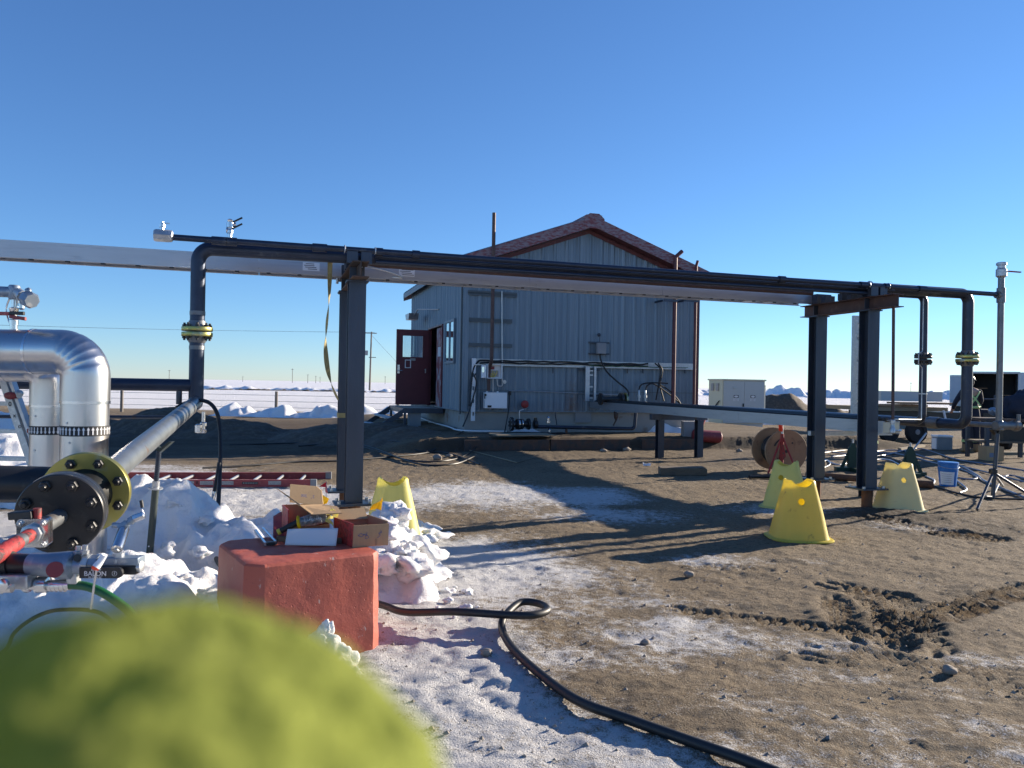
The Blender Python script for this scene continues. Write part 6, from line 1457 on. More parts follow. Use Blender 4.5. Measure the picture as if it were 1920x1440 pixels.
# bucket
g_ = GG(1777, 911); c = thing('plastic_bucket', 'blue plastic bucket with a white label near the tripod stand', 'bucket', g_)
MB().lathe(g_, Z, [(.125, 0), (.148, .27), (.152, .272), (.152, .29), (.15, .375), (.16, .378), (.16, .392), (.15, .395)], 32).build('pail', 'blueplastic', c); MB().lathe(g_+Z*.393, Z, [(.158, 0), (.160, .012), (.15, .018), (.05, .016)], 32).build('lid', 'blueplastic', c)
m = MB(); vd = (CAM-g_); a0 = math.atan2(vd.y, vd.x)
def labl(u, v): an = a0-.9+1.6*u; z_ = .03+.22*v; r_ = .1255+(.148-.125)*z_/.27+.002; return g_+V((math.cos(an)*r_, math.sin(an)*r_, z_))
lbo = m.sheet(labl, 14, 3).build('paper_label', 'white', c, ang=180)
for k in range(5):
    m = MB(); 
    def ln(u, v, k=k): an = a0-.7+1.1*u; z_ = .07+.035*k+.006*v; r_ = .1255+(.148-.125)*z_/.27+.003; return g_+V((math.cos(an)*r_, math.sin(an)*r_, z_))
    m.sheet(ln, 8, 1).build('print_line', 'label', lbo, ang=180)
MB().tube([g_+V((math.cos(t_)*.165, -.0, .35-.0*abs(math.sin(t_))))+V((0, math.sin(t_)*.165, -.04*abs(math.sin(t_)))) for t_ in [k*math.pi/10+math.pi for k in range(11)]], .004, 6).build('handle', 'zinc', c)
c.scale = (.90, .90, .88)
# cables on the ground right
cab = [([(1540, 846), (1640, 838), (1720, 842), (1790, 862), (1850, 872), (1925, 885)], 'hosegrey', .016), ([(1560, 858), (1650, 850), (1700, 856), (1760, 872), (1800, 876), (1832, 893), (1848, 905), (1920, 935)], 'hosegrey', .018), ([(1590, 868), (1640, 848), (1690, 846), (1740, 860), (1830, 882), (1920, 905)], 'hosegrey', .015),
       ([(1545, 862), (1570, 872), (1600, 868), (1660, 862), (1690, 874), (1730, 892), (1752, 902), (1740, 912), (1700, 908)], 'white', .012), ([(1800, 880), (1822, 890), (1832, 898), (1815, 900), (1790, 898), (1812, 918), (1800, 926)], 'hosegrey', .014), ([(1540, 880), (1556, 872), (1552, 864), (1540, 868)], 'hosegrey', .012),
       ([(1752, 913), (1800, 928), (1850, 936), (1925, 938)], 'blackrubber', .014), ([(1530, 840), (1600, 845), (1660, 858), (1700, 872), (1720, 888)], 'blackrubber', .016), ([(1880, 900), (1890, 893), (1910, 896), (1925, 900)], 'hosegrey', .015)]
lbs = ['blue grey hose running along the ground, farthest of those at the right', 'blue grey hose curving past the bucket toward the tripod stand', 'blue grey hose crossing between the green jack stands', 'white cord snaking past the green jack stand to the cream stand', 'blue grey hose end curling in front of the blue bucket', 'short loop of hose behind the nearer right column', 'black cable running from the offcut to the tripod stand', 'black cable crossing the dirt behind the right columns', 'loop of hose at the right edge of the yard']
for (ps, mt, r_), lb in zip(cab, lbs): MB().tube(curve([GG(x, y, r_) for x, y in ps], 6), r_, 8).build('hose', mt, label=lb, cat='hose', group='hoses and cables on the right yard')
# cables on the ground left, in the building's shade
cab = [([(430, 836), (560, 832), (660, 832), (740, 828), (800, 824), (860, 815), (880, 805)], 'black cable running from the left into the foot of the building, upper of three'), ([(560, 838), (620, 834), (680, 840), (760, 842), (830, 838), (880, 828), (930, 815), (1060, 814)], 'black cable lying in the shade below the stairs, middle of three'), ([(590, 832), (640, 828), (700, 842), (780, 846), (850, 843), (890, 833)], 'black cable lying in the shade below the stairs, lower of three'), ([(380, 880), (480, 874), (560, 868), (640, 866), (760, 856), (830, 850), (900, 844)], 'thin black cable crossing the sunlit dirt behind the red ladder')]
for i, (ps, lb) in enumerate(cab): MB().tube(curve([GG(x, y, .02) for x, y in ps], 6), .016, 8).build('cable', 'blackrubber', label=lb, cat='cable', group='cables on the ground before the building')
MB().tube(curve([WP(868, 800, .35), WP(880, 770, .2), WP(893, 722, .12), WP(890, 706, .1), WP(892, 700, .1)], 6), .016, 8).build('cable', 'blackrubber', label='black cable rising from the ground up the left end of the gable wall', cat='cable')
MB().tube([GG(1000, 835, .02), GG(970, 842, .02), GG(880, 846, .03)], .01, 6).build('wood_stake', 'deckwood', label='thin pale stake lying below the plywood sheet', cat='stake')

# ================================================================ equipment cabinet
CB = V((7.68, 28.0, 0)); cw, cdp = 1.80, .92
def CBp(a_, b_, z): return CB+ru*a_+rv*b_+Z*z
c = thing('equipment_cabinet', 'tall grey two door electrical cabinet with beige side right of the building', 'cabinet', CBp(cw/2, cdp/2, 0))
MB().obox(CBp(0, 0, .12), ru*cw, rv*cdp, Z*1.58).build('body', 'beige', c, smooth=False); MB().obox(CBp(-.03, -.05, 1.70), ru*(cw+.06), rv*(cdp+.1), Z*.05).build('roof', 'beige', c, smooth=False); MB().obox(CBp(.04, .04, -.1), ru*(cw-.08), rv*(cdp-.08), Z*.22).build('plinth', 'cabinet', c, smooth=False)
for k in (0, 1):
    dr = MB().obox(CBp(.03+k*.875, -.035, .55), ru*.865, rv*.035, Z*1.13).build('door', 'cabinet', c, smooth=False, bev=.006)
    sx = .52 if k == 0 else .36; o_ = CBp(.03+k*.875+sx, -.0365, 1.08)
    sg = MB().cbox(o_-Z*.02, ru*.22, rv*.003, Z*.22).build('warning_sign', 'signface', dr, smooth=False); MB().cbox(o_+Z*.035-rv*.0025, ru*.21, rv*.003, Z*.10).build('sign_header', 'letterblack', dr, smooth=False)
    m = MB(); q = o_+Z*.035-rv*.0045; m.prism([q+ru*(.085*math.cos(t_))+Z*(.035*math.sin(t_)) for t_ in [j*math.pi/10 for j in range(20)]], -rv*.002); m.build('sign_oval', 'letterwhite', dr, smooth=False)
    m = MB()
    for j in range(4): m.cbox(o_-Z*(.04+.025*j)-rv*.0025, ru*(.15-.02*(j % 2)), rv*.001, Z*.009)
    m.build('sign_text', 'label', dr, smooth=False)
    if k == 0: MB().cbox(CBp(.03+.82, -.05, .80), ru*.04, rv*.03, Z*.12).build('handle', 'blackpaint', dr, smooth=False); MB().cbox(CBp(.5, -.05, 1.43), ru*.12, rv*.03, Z*.05).build('hasp', 'zinc', dr, smooth=False)
MB().obox(CBp(.03, -.030, .14), ru*1.74, rv*.03, Z*.38).build('lower_panel', 'cabinet', c, smooth=False)
MB().obox(CBp(cw, .2, .5), ru*.18, rv*.6, Z*1.05).build('side_box', 'cabinet', c, smooth=False)
for k in (0, 1): MB().cbox(CBp(-.02, .32+.32*k, 1.45), ru*.04, rv*.16, Z*.28).build('vent', 'label', c, smooth=False)
MB().tube([CBp(-.04, .15, .95), CBp(-.04, .6, .6)], .02, 6).build('cable', 'blackrubber', c)
MB().cyl(V((7.15, 30.5, 0)), V((7.15, 30.5, .98)), .10, n=14).build('bollard', 'cabinet', label='short pale bollard post left of the equipment cabinet', cat='bollard')

# ================================================================ trailer, box trailers and workbench
D_ = 21.0
def TR(px, z, dy=0): p = U(px, 720, D_+dy); return V((p.x, D_+dy, z))
c = thing('flatbed_trailer', 'dark flatbed trailer loaded with grey beams behind the right drop pipes', 'trailer', TR(1718, 0, 1))
MB().obox(TR(1640, .86), V((2.3, .5, 0)), V((-.5, 2.0, 0)), Z*.11).build('deck', 'deckwood', c, smooth=False)
MB().obox(TR(1640, .48)+V((0, .02, 0)), V((3.6, .8, 0)), V((0, .12, 0)), Z*.17).build('frame_rail', 'steel', c, smooth=False); MB().obox(TR(1640, .48, 1.8), V((3.6, .8, 0)), V((0, .12, 0)), Z*.17).build('frame_rail', 'steel', c, smooth=False)
MB().obox(TR(1640, .64)+V((0, .1, 0)), V((3.4, .75, 0)), V((0, 1.5, 0)), Z*.2).build('subframe', 'blackpaint', c, smooth=False)
MB().obox(TR(1652, 1.13, .5), V((1.95, .4, 0)), V((-.1, .5, 0)), Z*.28).build('stacked_beam', 'cabinet', c, smooth=False); MB().obox(TR(1645, .985), V((1.55, .3, 0)), V((-.1, .6, 0)), Z*.06).build('board', 'ply', c, smooth=False); MB().obox(TR(1690, 1.06), V((1.7, .3, 0)), V((-.1, .6, 0)), Z*.05).build('board', 'ply', c, smooth=False)
for (px, dy) in ((1719, -.12), (1719, 1.9), (1668, -.1)):
    p = TR(px, .31, dy); ax_ = V((.2, -.98, 0)).normalized(); r_ = .30 if px > 1700 else .28
    w_ = MB().lathe(p-ax_*.10, ax_, [(r_*.6, 0), (r_*.95, .01), (r_, .04), (r_, .16), (r_*.95, .19), (r_*.62, .2), (r_*.58, .17)], 28).build('wheel', 'tyre', c)
    m = MB(); m.lathe(p+ax_*.05, ax_, [(r_*.62, .0), (r_*.60, .02), (r_*.35, .0), (r_*.2, .03), (r_*.05, .035)], 20); m.build('rim', 'plaster', w_)
MB().obox(TR(1695, .62, -.16), V((.75, .15, 0)), V((0, .25, 0)), Z*.04).build('fender', 'steel', c, smooth=False)
m = MB(); m.tube([TR(1770, .9, .1), TR(1775, .60, .1)], .03, 8); m.build('stake', 'white', c)
D2 = 34.0
TX = V((.86, -.51, 0)); TY = V((.51, .86, 0))
def VR(px, y, d=D2): return U(px, y, d)
p0 = VR(1824, 700); zt = p0.z; p0 = V((p0.x, D2, 0)); kx = (1909-960)/F; tw = (kx*p0.y-p0.x)/(TX.x-kx*TX.y)
def TP(a_, b_, z): return p0+TX*a_+TY*b_+Z*z
c = thing('enclosed_trailer', 'white enclosed trailer with its dark rear opening facing the yard at the right edge', 'trailer', TP(tw/2, 0, 0))
m = MB(); t_ = .06
m.obox(TP(-t_, 0, .45), TX*t_, TY*4, Z*(zt-.45)); m.obox(TP(tw, 0, .45), TX*t_, TY*4, Z*(zt-.45)); m.obox(TP(-t_, 0, zt), TX*(tw+2*t_), TY*4, Z*.07); m.obox(TP(0, 0, .45), TX*tw, TY*4, Z*.1); m.obox(TP(0, 3.9, .55), TX*tw, TY*.1, Z*(zt-.55))
m.build('shell', 'vanwhite', c, smooth=False)
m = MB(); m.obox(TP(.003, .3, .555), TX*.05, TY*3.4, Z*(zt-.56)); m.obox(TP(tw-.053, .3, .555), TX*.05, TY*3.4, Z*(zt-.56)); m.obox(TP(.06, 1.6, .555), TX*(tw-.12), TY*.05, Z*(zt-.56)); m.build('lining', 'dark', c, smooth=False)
for xx, w_, zz in ((.08, .5, 1.1), (.08, .5, 1.6), (tw-.8, .7, 1.3)): MB().obox(TP(xx, .8, zz), TX*w_, TY*.5, Z*.03).build('shelf', 'ply', c, smooth=False)
MB().obox(TP(tw+t_, -.02, .5), TX*1.3-TY*.5, TY*.04+TX*.015, Z*(zt-.45)).build('rear_door', 'vanwhite', c, smooth=False)
for xx in (.15, tw-.4): MB().cyl(TP(xx, 2, .33), TP(xx+.22, 2, .33), .33, n=24).build('wheel', 'tyre', c)
m = MB(); m.obox(TP(-t_-.01, -.03, .44), TX*(tw+2*t_+.02), TY*.026, Z*.10); m.obox(TP(-t_-.01, -.03, zt), TX*(tw+2*t_+.02), TY*.026, Z*.08); m.build('rear_frame', 'zinc', c, smooth=False)
p0 = VR(1781, 703, 37.0); zt = p0.z; p0 = V((p0.x, 37.0, 0)); tw2 = 1.9
c = thing('box_truck', 'plain white box truck body left of the dark open trailer', 'truck', TP(tw2/2, 0, 0))
MB().obox(TP(0, 0, .75), TX*tw2, TY*4.5, Z*(zt-.75)).build('cargo_box', 'vanwhite', c, smooth=False, bev=.04)
MB().obox(TP(0, -.025, .76), TX*tw2, TY*.022, Z*.10).build('rear_sill', 'zinc', c, smooth=False); MB().obox(TP(.0, -.025, zt-.10), TX*tw2, TY*.022, Z*.08).build('rear_header', 'zinc', c, smooth=False)
for xx in (.1, 1.5): MB().cyl(TP(xx, 2, .42), TP(xx+.3, 2, .42), .42, n=24).build('wheel', 'tyre', c)
MB().obox(TP(.1, .2, .5), TX*1.7, TY*5, Z*.25).build('chassis', 'blackpaint', c, smooth=False)
# workbench
D3 = 16.4
def WB(px, y, d=D3): return U(px, y, d)
zt = WB(1870, 784).z; x0 = WB(1832, 784).x; x1 = WB(1945, 784).x
c = thing('workbench', 'dark workbench with a vice behind the tripod stand', 'workbench', V(((x0+x1)/2, D3, 0)))
MB().obox(V((x0, D3-.3, zt-.06)), V((x1-x0, 0, 0)), V((0, .8, 0)), Z*.06).build('bench_top', 'rust', c, smooth=False)
for xx in (x0+.03, x1-.1):
    for dy in (-.28, .4): MB().obox(V((xx, D3+dy, 0)), V((.07, 0, 0)), V((0, .07, 0)), Z*(zt-.06)).build('leg', 'steel', c, smooth=False)
MB().obox(V((x0, D3-.25, .35)), V((x1-x0, 0, 0)), V((0, .7, 0)), Z*.04).build('shelf', 'wood', c, smooth=False); MB().obox(V((x0+.5, D3-.1, .39)), V((.6, 0, 0)), V((0, .4, 0)), Z*.3).build('tool_crate', 'blackpaint', c, smooth=False)
m = MB(); p = WB(1862, 776); m.blob(p+Z*.05, .09, 3, .3, 2, (1.3, .7, 1)); m.tube([p+V((-.1, -.1, .1)), p+V((.12, -.1, -.1))], .012, 8); m.build('vice', 'bluesteel', c)
# tarp heap on the bench at the edge
m = MB(); m.blob(WB(1915, 764)+V((.1, .1, 0)), .42, 9, .35, 4, (1.1, .6, .85)); m.build('tarp_bundle', 'navy', label='dark crumpled tarp heaped on the workbench at the right edge', cat='tarp', ang=180)
# engine welder by the bench
a_ = GG(1838, 850); a_ = V((WB(1838, 800, 18.6).x, 18.6, 0)); c = thing('engine_welder', 'dark engine welder box on wheels behind the workbench', 'welder', a_+V((.45, .4, 0)))
MB().obox(a_+Z*.28, V((.95, .1, 0)), V((-.05, .7, 0)), Z*.72).build('cabinet', 'navy', c, smooth=False, bev=.02); MB().obox(a_+V((.06, -.008, .62)), V((.5, .053, 0)), V((0, .012, 0)), Z*.3).build('control_panel', 'blackpaint', c, smooth=False)
for k in range(3): MB().lathe(a_+V((.15+.14*k, .004+.015*k, .78)), V((0, -1, 0)), [(.035, 0), (.03, .03)], 12).build('dial', 'label', c)
for xx in (.05, .8): MB().cyl(a_+V((xx, .35, .17)), a_+V((xx+.1, .36, .17)), .17, n=20).build('wheel', 'tyre', c)
m = MB(); m.tube(fillet([a_+V((.05, .1, 1.0)), a_+V((.05, .1, 1.25)), a_+V((.85, .18, 1.25)), a_+V((.85, .18, 1.0))], .06), .018, 8); m.tube([a_+V((.6, .4, 1.0)), a_+V((.6, .4, 1.35))], .03, 10); m.build('lifting_frame', 'steel', c)
# boxes on the ground
g_ = GG(1763, 844); c = thing('cooler_box', 'grey white cooler box standing left of the worker', 'cooler', g_)
MB().box(g_+V((.12, .15, .15)), .36, .3, .30).build('body', 'plaster', c, smooth=False, bev=.015); MB().box(g_+V((.12, .15, .33)), .38, .32, .05).build('lid', 'white', c, smooth=False, bev=.012); MB().box(g_+V((-.071, .14, .15)), .018, .2, .26).build('end_panel', 'white', c, smooth=False)
g_ = GG(1850, 864); c = thing('cardboard_carton', 'closed brown cardboard carton behind the tripod post', 'carton', g_)
MB().box(g_+V((.18, .15, .15)), .36, .30, .30).build('carton', 'card', c, smooth=False, bev=.004); MB().box(g_+V((.1, -.0015, .12)), .09, .003, .09).build('print', 'hosegrey', c, smooth=False); MB().box(g_+V((.18, .15, .3012)), .05, .29, .002).build('tape', 'label', c, smooth=False)
for i, (x0_, x1_, y_) in enumerate(((1690, 1735, 838), (1815, 1840, 848), (1862, 1925, 853))):
    a_ = GG(x0_, y_); b_ = GG(x1_, y_); MB().obox(a_, b_-a_+V((0, 0, .0)), V((0, .16, 0)), Z*.06).build('timber_skid', 'deckwood', label=('short timber lying under the flatbed trailer', 'short timber lying by the worker boots', 'short timber lying under the workbench')[i], cat='timber', smooth=False)

# ================================================================ workers
def skinfig(name, V_, E_, Rr, mat, par, sub=2):
    me = bpy.data.meshes.new(name); off = things_off(par); me.from_pydata([V(v)-off for v in V_], E_, [])
    o = bpy.data.objects.new(name, me); COL.objects.link(o); o.parent = par
    o.modifiers.new('skin', 'SKIN')
    for i, v in enumerate(me.skin_vertices[0].data): v.radius = (Rr[i], Rr[i]) if not isinstance(Rr[i], tuple) else Rr[i]; v.use_root = (i == 0)
    s_ = o.modifiers.new('sub', 'SUBSURF'); s_.levels = sub; s_.render_levels = sub
    bpy.context.view_layer.update(); evalmesh(o); o.data.materials.clear(); o.data.materials.append(K[mat])
    o.data.polygons.foreach_set('use_smooth', [True]*len(o.data.polygons)); return o
def worker(pos, face, lb, h=1.78, lean=0.0, arms=((-.30, .18, 1.05), (.30, .22, 1.02)), vest=True):
    """face: angle of the facing direction; body axes: f forward, r right"""
    k = h/1.78; f = V((math.cos(face), math.sin(face), 0)); r = V((f.y, -f.x, 0)); g_ = V((pos.x, pos.y, gz(pos.x, pos.y)))
    c = thing('person', lb, 'person', g_)
    def P(x, y, z): return g_+r*(x*k)+f*((y+lean*max(0, z-.95))*k)+Z*(z*k*(1-.12*abs(lean)*max(0, z-.95)))
    def chain(scale):
        vs = [P(0, 0, .96), P(0, .0, 1.12), P(0, .01, 1.30), P(0, .0, 1.44), P(0, .02, 1.52)]
        rr = [(.165, .125), (.150, .115), (.180, .13), (.155, .10), (.06, .06)]; es = [(0, 1), (1, 2), (2, 3), (3, 4)]
        for sg, arm in ((-1, arms[0]), (1, arms[1])):
            b = len(vs); sh = P(sg*.19, 0, 1.42); hd = P(*arm); el = (sh+hd)/2+r*(sg*.07)-f*.05-Z*.03
            vs += [sh, el, hd]; rr += [.075, .058, .045]; es += [(3, b), (b, b+1), (b+1, b+2)]
        for sg in (-1, 1):
            b = len(vs); vs += [P(sg*.10, 0, .86), P(sg*.12, .03, .50), P(sg*.13, 0, .13)]; rr += [.105, .08, .075]; es += [(0, b), (b, b+1), (b+1, b+2)]
        return vs, es, [tuple(q*scale*k for q in x) if isinstance(x, tuple) else x*scale*k for x in rr]
    vs, es, rr = chain(.86)
    b = len(vs); vs += [P(0, .04, 1.60), P(0, .06, 1.70)]; rr += [(.075*k, .085*k), (.075*k, .09*k)]; es += [(4, b), (b, b+1)]
    for i_, arm in ((7, arms[0]), (10, arms[1])):
        hd = vs[i_]; dr = (vs[i_]-vs[i_-1]).normalized(); pa = hd+dr*.08*k; n0 = len(vs); vs.append(pa); rr.append((.04*k, .022*k)); es.append((i_, n0))
        for q in range(4):
            n1_ = len(vs); sp_ = r*((q-1.5)*.021*k); vs += [pa+sp_+dr*.035*k, pa+sp_*1.1+dr*(.07-.006*abs(q-1.5))*k+f*.012]; rr += [.0095*k, .008*k]; es += [(n0, n1_), (n1_, n1_+1)]
        n1_ = len(vs); sg = -1 if i_ == 7 else 1; vs += [hd+dr*.05*k+f*.045*k-r*sg*.01, hd+dr*.08*k+f*.06*k-r*sg*.02]; rr += [.011*k, .009*k]; es += [(n0, n1_), (n1_, n1_+1)]
    skinfig('body', vs, es, rr, 'skin', c)
    vs, es, rr = chain(1.0); skinfig('coveralls', vs[:], es, rr, 'navy', c)
    for sg in (-1, 1):
        q = P(sg*.13, 0, .0); m = MB(); m.blob(P(sg*.135, .06, .055), .075*k, 3+sg, .1, 3, (1, 1, .8)); m.v = [V((v.x, v.y, max(v.z, g_.z+.003))) for v in m.v]
        m2 = MB(); m2.blob(P(sg*.135, .14, .045), .06*k, 7+sg, .1, 3, (1, 1, .8)); m2.v = [V((v.x, v.y, max(v.z, g_.z+.003))) for v in m2.v]; bo = merge(m, m2); bo.cyl(P(sg*.13, 0, .06), P(sg*.13, 0, .20), .075*k, n=14); bo.build('boot', 'leather', c)
        MB().cyl(P(sg*.13, 0, .24), P(sg*.13, .005, .30), .087*k, n=18).build('leg_band', 'hiviz', c)
    if vest:
        def back(x, z, o_=.0): return P(x, -(.128-.10*min(1, abs(x)/.2)**2)-.035-o_, z)
        for sg in (-1, 1):
            m = MB(); n = 10
            for i in range(n):
                f0, f1 = i/n, (i+1)/n; w_ = .026; xa, xb = sg*(-.15+.30*f0), sg*(-.15+.30*f1); za_, zb_ = 1.44-.37*f0, 1.44-.37*f1
                m.prism([back(xa-w_, za_, .001*(sg+1)), back(xa+w_, za_, .001*(sg+1)), back(xb+w_, zb_, .001*(sg+1)), back(xb-w_, zb_, .001*(sg+1))], -f*.004)
            m.build('cross_stripe', 'hiviz', c, smooth=False)
        m = MB(); rg = [[P(.175*math.cos(t_), .133*math.sin(t_), 1.03) for t_ in [j*math.pi/12 for j in range(24)]], [P(.178*math.cos(t_), .135*math.sin(t_), 1.085) for t_ in [j*math.pi/12 for j in range(24)]]]
        m.ring(rg, caps=False); m.build('waist_band', 'hiviz', c, solid=.004)
    hd = P(0, .05, 1.665)
    m = MB(); m.blob(hd, .112*k, 2, .04, 3, (.95, 1.05, 1.05)); m.v = [v for v in m.v]; m.build('hood', 'navy', c)
    hz = hd+Z*.035*k; m = MB(); m.lathe(hz, Z, [(.150*k, 0), (.150*k, .008), (.125*k, .016), (.120*k, .05), (.10*k, .09), (.06*k, .118), (.01, .125)], 22); m.build('hard_hat', 'blackpaint', c)
    fc = hd+f*.085*k-Z*.01
    m = MB(); m.blob(fc, .07*k, 5, .03, 3, (1, 1, 1.2)); fa = m.build('face', 'skin', c)
    m = MB(); m.prism([fc+f*.065*k+Z*.025*k-r*.014*k, fc+f*.065*k+Z*.025*k+r*.014*k, fc+f*.10*k-Z*.01*k, ], -f*.02); m.build('nose', 'skin', fa)
    for sg in (-1, 1): m = MB(); m.blob(fc+f*.062*k+r*(sg*.03*k)+Z*.03*k, .011*k, 1, 0, 2); m.build('eye', 'letterblack', fa)
    m = MB(); m.cbox(fc+f*.064*k-Z*.04*k, r*.045*k, f*.01, Z*.008); m.build('mouth', 'redsolid', fa, smooth=False)
    return c
worker(U(1821, 849, 17.9), R(88), 'worker in dark coveralls with a green reflective cross on the back behind the drop pipe', 1.78, .12, ((-.28, .30, 1.0), (.26, .34, 1.02)))
worker(U(1633, 835, 17.2), R(125), 'worker in dark clothes mostly hidden behind the nearer right column', 1.74, .10, ((-.22, .2, 1.0), (.22, .15, .9)), False)
# ================================================================ fence, poles, wires
c = thing('wire_fence', 'low wire fence with grey posts along the snow field at the left', 'fence', GG(490, 780))
fp = [G(-160, 771), G(40, 772), G(235, 771), G(493, 781), G(735, 786)]
fp = [V((p.x, 31.5-.10*(p.x+10), 0)) for p in fp]
for i, p in enumerate(fp): MB().cyl(p-Z*.2, p+Z*(.92+.04*(i % 2)), .065, .06, 12).build('post', 'polewood', c)
for zz in (.3, .55, .8): MB().tube(fp, .006, 5).v and None
for zz in (.3, .55, .8): MB().tube([p+Z*zz for p in fp], .008, 5).build('wire', 'zinc', c)
pb = U(693, 729, 130); pt = U(693, 622, 130)
c = thing('utility_pole', 'single wooden utility pole standing on the snow field left of the building', 'utility pole', V((pb.x, 130, 0)))
MB().cyl(V((pb.x, 130, -.5)), V((pb.x+.15, 130, pt.z)), .17, .12, 10).build('post', 'polewood', c); MB().obox(V((pb.x-.9, 129.9, pt.z-.3)), V((1.9, .3, 0)), V((0, .12, 0)), Z*.14).build('crossarm', 'polewood', c, smooth=False)
MB().cyl(V((pb.x-.6, 129.8, pt.z-4.0)), V((pb.x-.6, 129.8, pt.z-3.2)), .25, n=12).build('transformer', 'plaster', c); MB().obox(V((pb.x-.2, 129.9, pt.z-4.4)), V((1.2, 0, 0)), V((0, .1, 0)), Z*.12).build('crossarm', 'polewood', c, smooth=False)
for k, zz in enumerate((.0, -.15)):
    m = MB(); a_ = V((pb.x-.8+1.5*k, 130, pt.z-.1)); b_ = a_+V((-150, -6, 2.5)); m.tube([a_.lerp(b_, i/14)-Z*(2.2*4*(i/14)*(1-i/14)*.5) for i in range(15)], .02, 5); m.build('wire', 'steel', c)
m = MB(); m.tube([V((pb.x+.1, 130, pt.z-.5)), V((pb.x+8.5, 134, .2))], .022, 5); m.build('guy_wire', 'steel', c)
base = None
for i, (px, h_) in enumerate(((317, 8), (548, 11), (577, 7), (592, 6), (722, 7), (1188+520, 10), (455, 5), (600, 6), (36, 7))):
    d_ = 560+30*i; p = U(px, 720, d_); p = V((p.x, d_, 0))
    if base is None:
        base = thing('distant_pole', 'tiny distant utility pole on the horizon', 'utility pole', p, 'poles along the horizon')
        MB().cyl(p-Z*2, p+Z*8, .22, .16, 6).build('post', 'polewood', base); MB().box(p+Z*7.4, 2.0, .2, .2).build('crossarm', 'polewood', base, smooth=False)
    else: cc = dup(base, p); cc.scale = (1, 1, h_/8)
p = U(18, 720, 300); MB().box(V((p.x, 300, 1.6)), 9, 4, 3.4).build('pump_house', 'plaster', label='tiny grey shed on the horizon at the far left', cat='shed', smooth=False)

# ================================================================ stones, clods, scraps
rnd = random.Random(5)
for i, (px, py, r_, lb) in enumerate(((820, 862, .075, 'fist sized grey stone on the dirt below the building'), (842, 857, .05, 'small pale stone beside the larger grey stone below the building'), (1292, 1081, .032, 'rounded brown stone casting a shadow in the middle of the yard'), (912, 1228, .026, 'dark stone lying on the packed snow left of the hose'), (1386, 848, .06, 'brown clod lying near the foot of the trestle'), (1132, 848, .06, 'pale stone below the edging beam, left one'), (1175, 846, .07, 'stone below the edging beam, right one'), (1210, 1208, .022, 'small stone near the hose loop'), (1780, 1262, .03, 'stone in the tracked mud at the right'))):
    g_ = GG(px, py); m = MB(); m.blob(g_+Z*r_*.5, r_, i+3, .35, 3, (1.2, 1, .75)); m.build('stone', 'stone', label=lb, cat='stone', group='loose stones on the yard', ang=180)
m = MB(); g_ = GG(1206, 874); m.prism([g_+Z*.01, g_+V((.13, .0, .005)), g_+V((.14, .03, .05)), g_+V((.05, .04, .03)), g_+V((0, .02, .06))], V((0, .02, .004))); m.build('paper_scrap', 'paper', label='crumpled pale scrap lying on the dirt before the trestle', cat='scrap', smooth=False)
m = MB()
for i in range(2600):
    d_ = 2.6+9.5*rnd.random()**1.5; px = rnd.uniform(500, 2000) if rnd.random() < .8 else rnd.uniform(-200, 900); x = (px-960)/F*d_
    if abs(x) > 9: continue
    r_ = .003+.010*rnd.random()**5; a0 = rnd.random()*6
    vs = [V((x+r_*1.2*math.cos(a0+k*1.2566), d_+r_*math.sin(a0+k*1.2566)*rnd.uniform(.7, 1.2), .004+r_*rnd.uniform(-.2, .25))) for k in range(5)]; top_ = V((x+r_*.2, d_, .006+r_*.9)); 
    m.add(vs+[top_], [(k, (k+1) % 5, 5) for k in range(5)])
m.build('gravel', 'stone', kind='stuff', base=(0, 6, 0), ang=30)

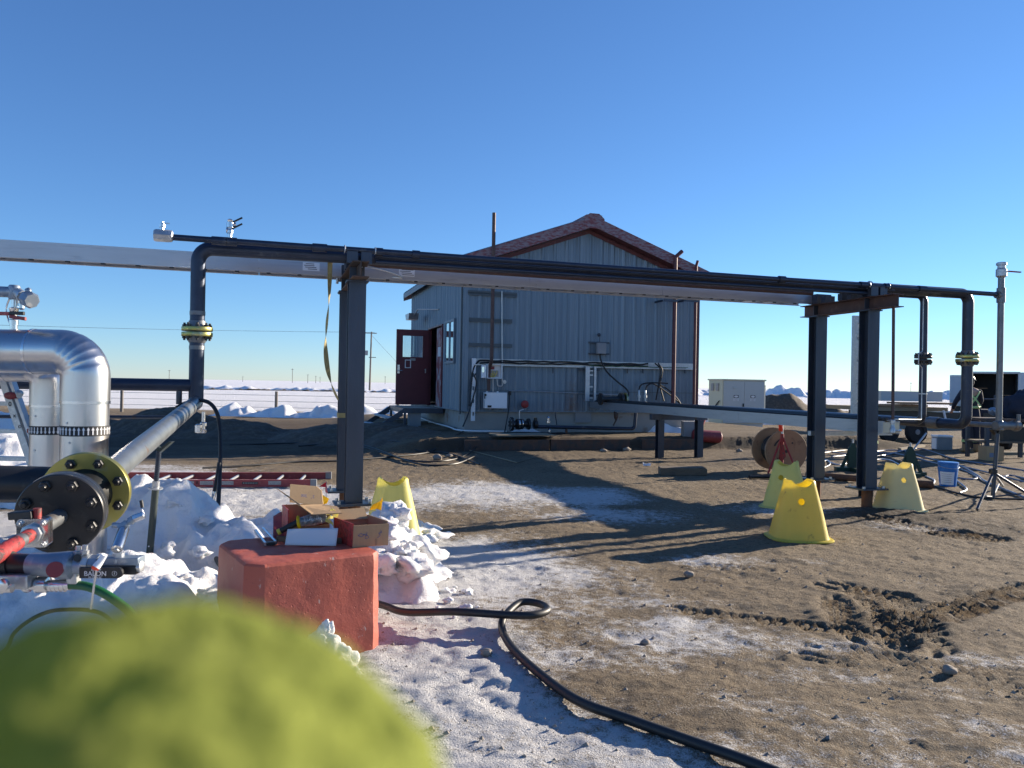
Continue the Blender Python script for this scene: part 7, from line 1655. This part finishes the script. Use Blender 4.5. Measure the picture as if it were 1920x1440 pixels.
# ================================================================ gloved hand close to the lens
dg_ = .068
ctr = U(230, 1806, dg_); rg_ = 645*dg_/F
def GL(x, y, d=dg_): return U(x, y, d)
hk = .068/.080
m = MB()
m.lathe(ctr-CU*(.05*hk), CU*1.0+CR*(.03*hk), [((.001*hk), -(.02*hk)), (rg_*.75, -(.015*hk)), (rg_*.98, (.015*hk)), (rg_*1.0, (.05*hk)-.0), (rg_*.96, (.05*hk)+rg_*.30), (rg_*.80, (.05*hk)+rg_*.62), (rg_*.55, (.05*hk)+rg_*.86), (rg_*.25, (.05*hk)+rg_*.98), ((.001*hk), (.05*hk)+rg_*1.01)], 40)
for k in range(4):                           # the four fingers fold round below the frame
    a_ = ctr-CU*((.040*hk)+(.004*hk)*k)+CR*(-(.030*hk)+(.021*hk)*k)-CF*(.01*hk); b_ = a_-CU*(.035*hk)-CF*(.012*hk); e_ = b_+CF*((.030*hk)-(.003*hk)*abs(k-1))-CU*(.008*hk)
    m.tube(curve([a_, b_, e_, e_+CF*(.02*hk)+CU*(.02*hk)], 5), (.0125*hk), 14)
m.tube(curve([ctr-CU*(.03*hk)+CR*(.03*hk), ctr-CU*(.055*hk)+CR*(.052*hk), ctr-CU*(.05*hk)+CR*(.06*hk)+CF*(.03*hk), ctr-CU*(.035*hk)+CR*(.058*hk)+CF*(.052*hk)], 5), (.014*hk), 14)
m.tube([ctr-CU*(.06*hk)-CR*(.01*hk), ctr-CU*(.16*hk)-CR*(.03*hk)-CF*(.03*hk)], (.032*hk), 20)
o = m.build('glove', 'fabric', base=ctr-CU*.16, label='blurred fuzzy lime green glove filling the lower left corner close to the lens', cat='glove', ang=180)
rm = o.modifiers.new('rm', 'REMESH'); rm.mode = 'VOXEL'; rm.voxel_size = .0016; rm.use_smooth_shade = True
bpy.context.view_layer.update(); evalmesh(o)
bm = bmesh.new(); bm.from_mesh(o.data)
for _ in range(6): bmesh.ops.smooth_vert(bm, verts=bm.verts, factor=.5, use_axis_x=True, use_axis_y=True, use_axis_z=True)
bm.normal_update()
for v in bm.verts: v.co += v.normal*(.0014*mn.noise(v.co*140)+.0012*mn.noise(v.co*420)+.0009*mn.noise(v.co*60))
bm.to_mesh(o.data); bm.free(); o.data.materials.clear(); o.data.materials.append(K['fabric'])
o.data.polygons.foreach_set('use_smooth', [True]*len(o.data.polygons))
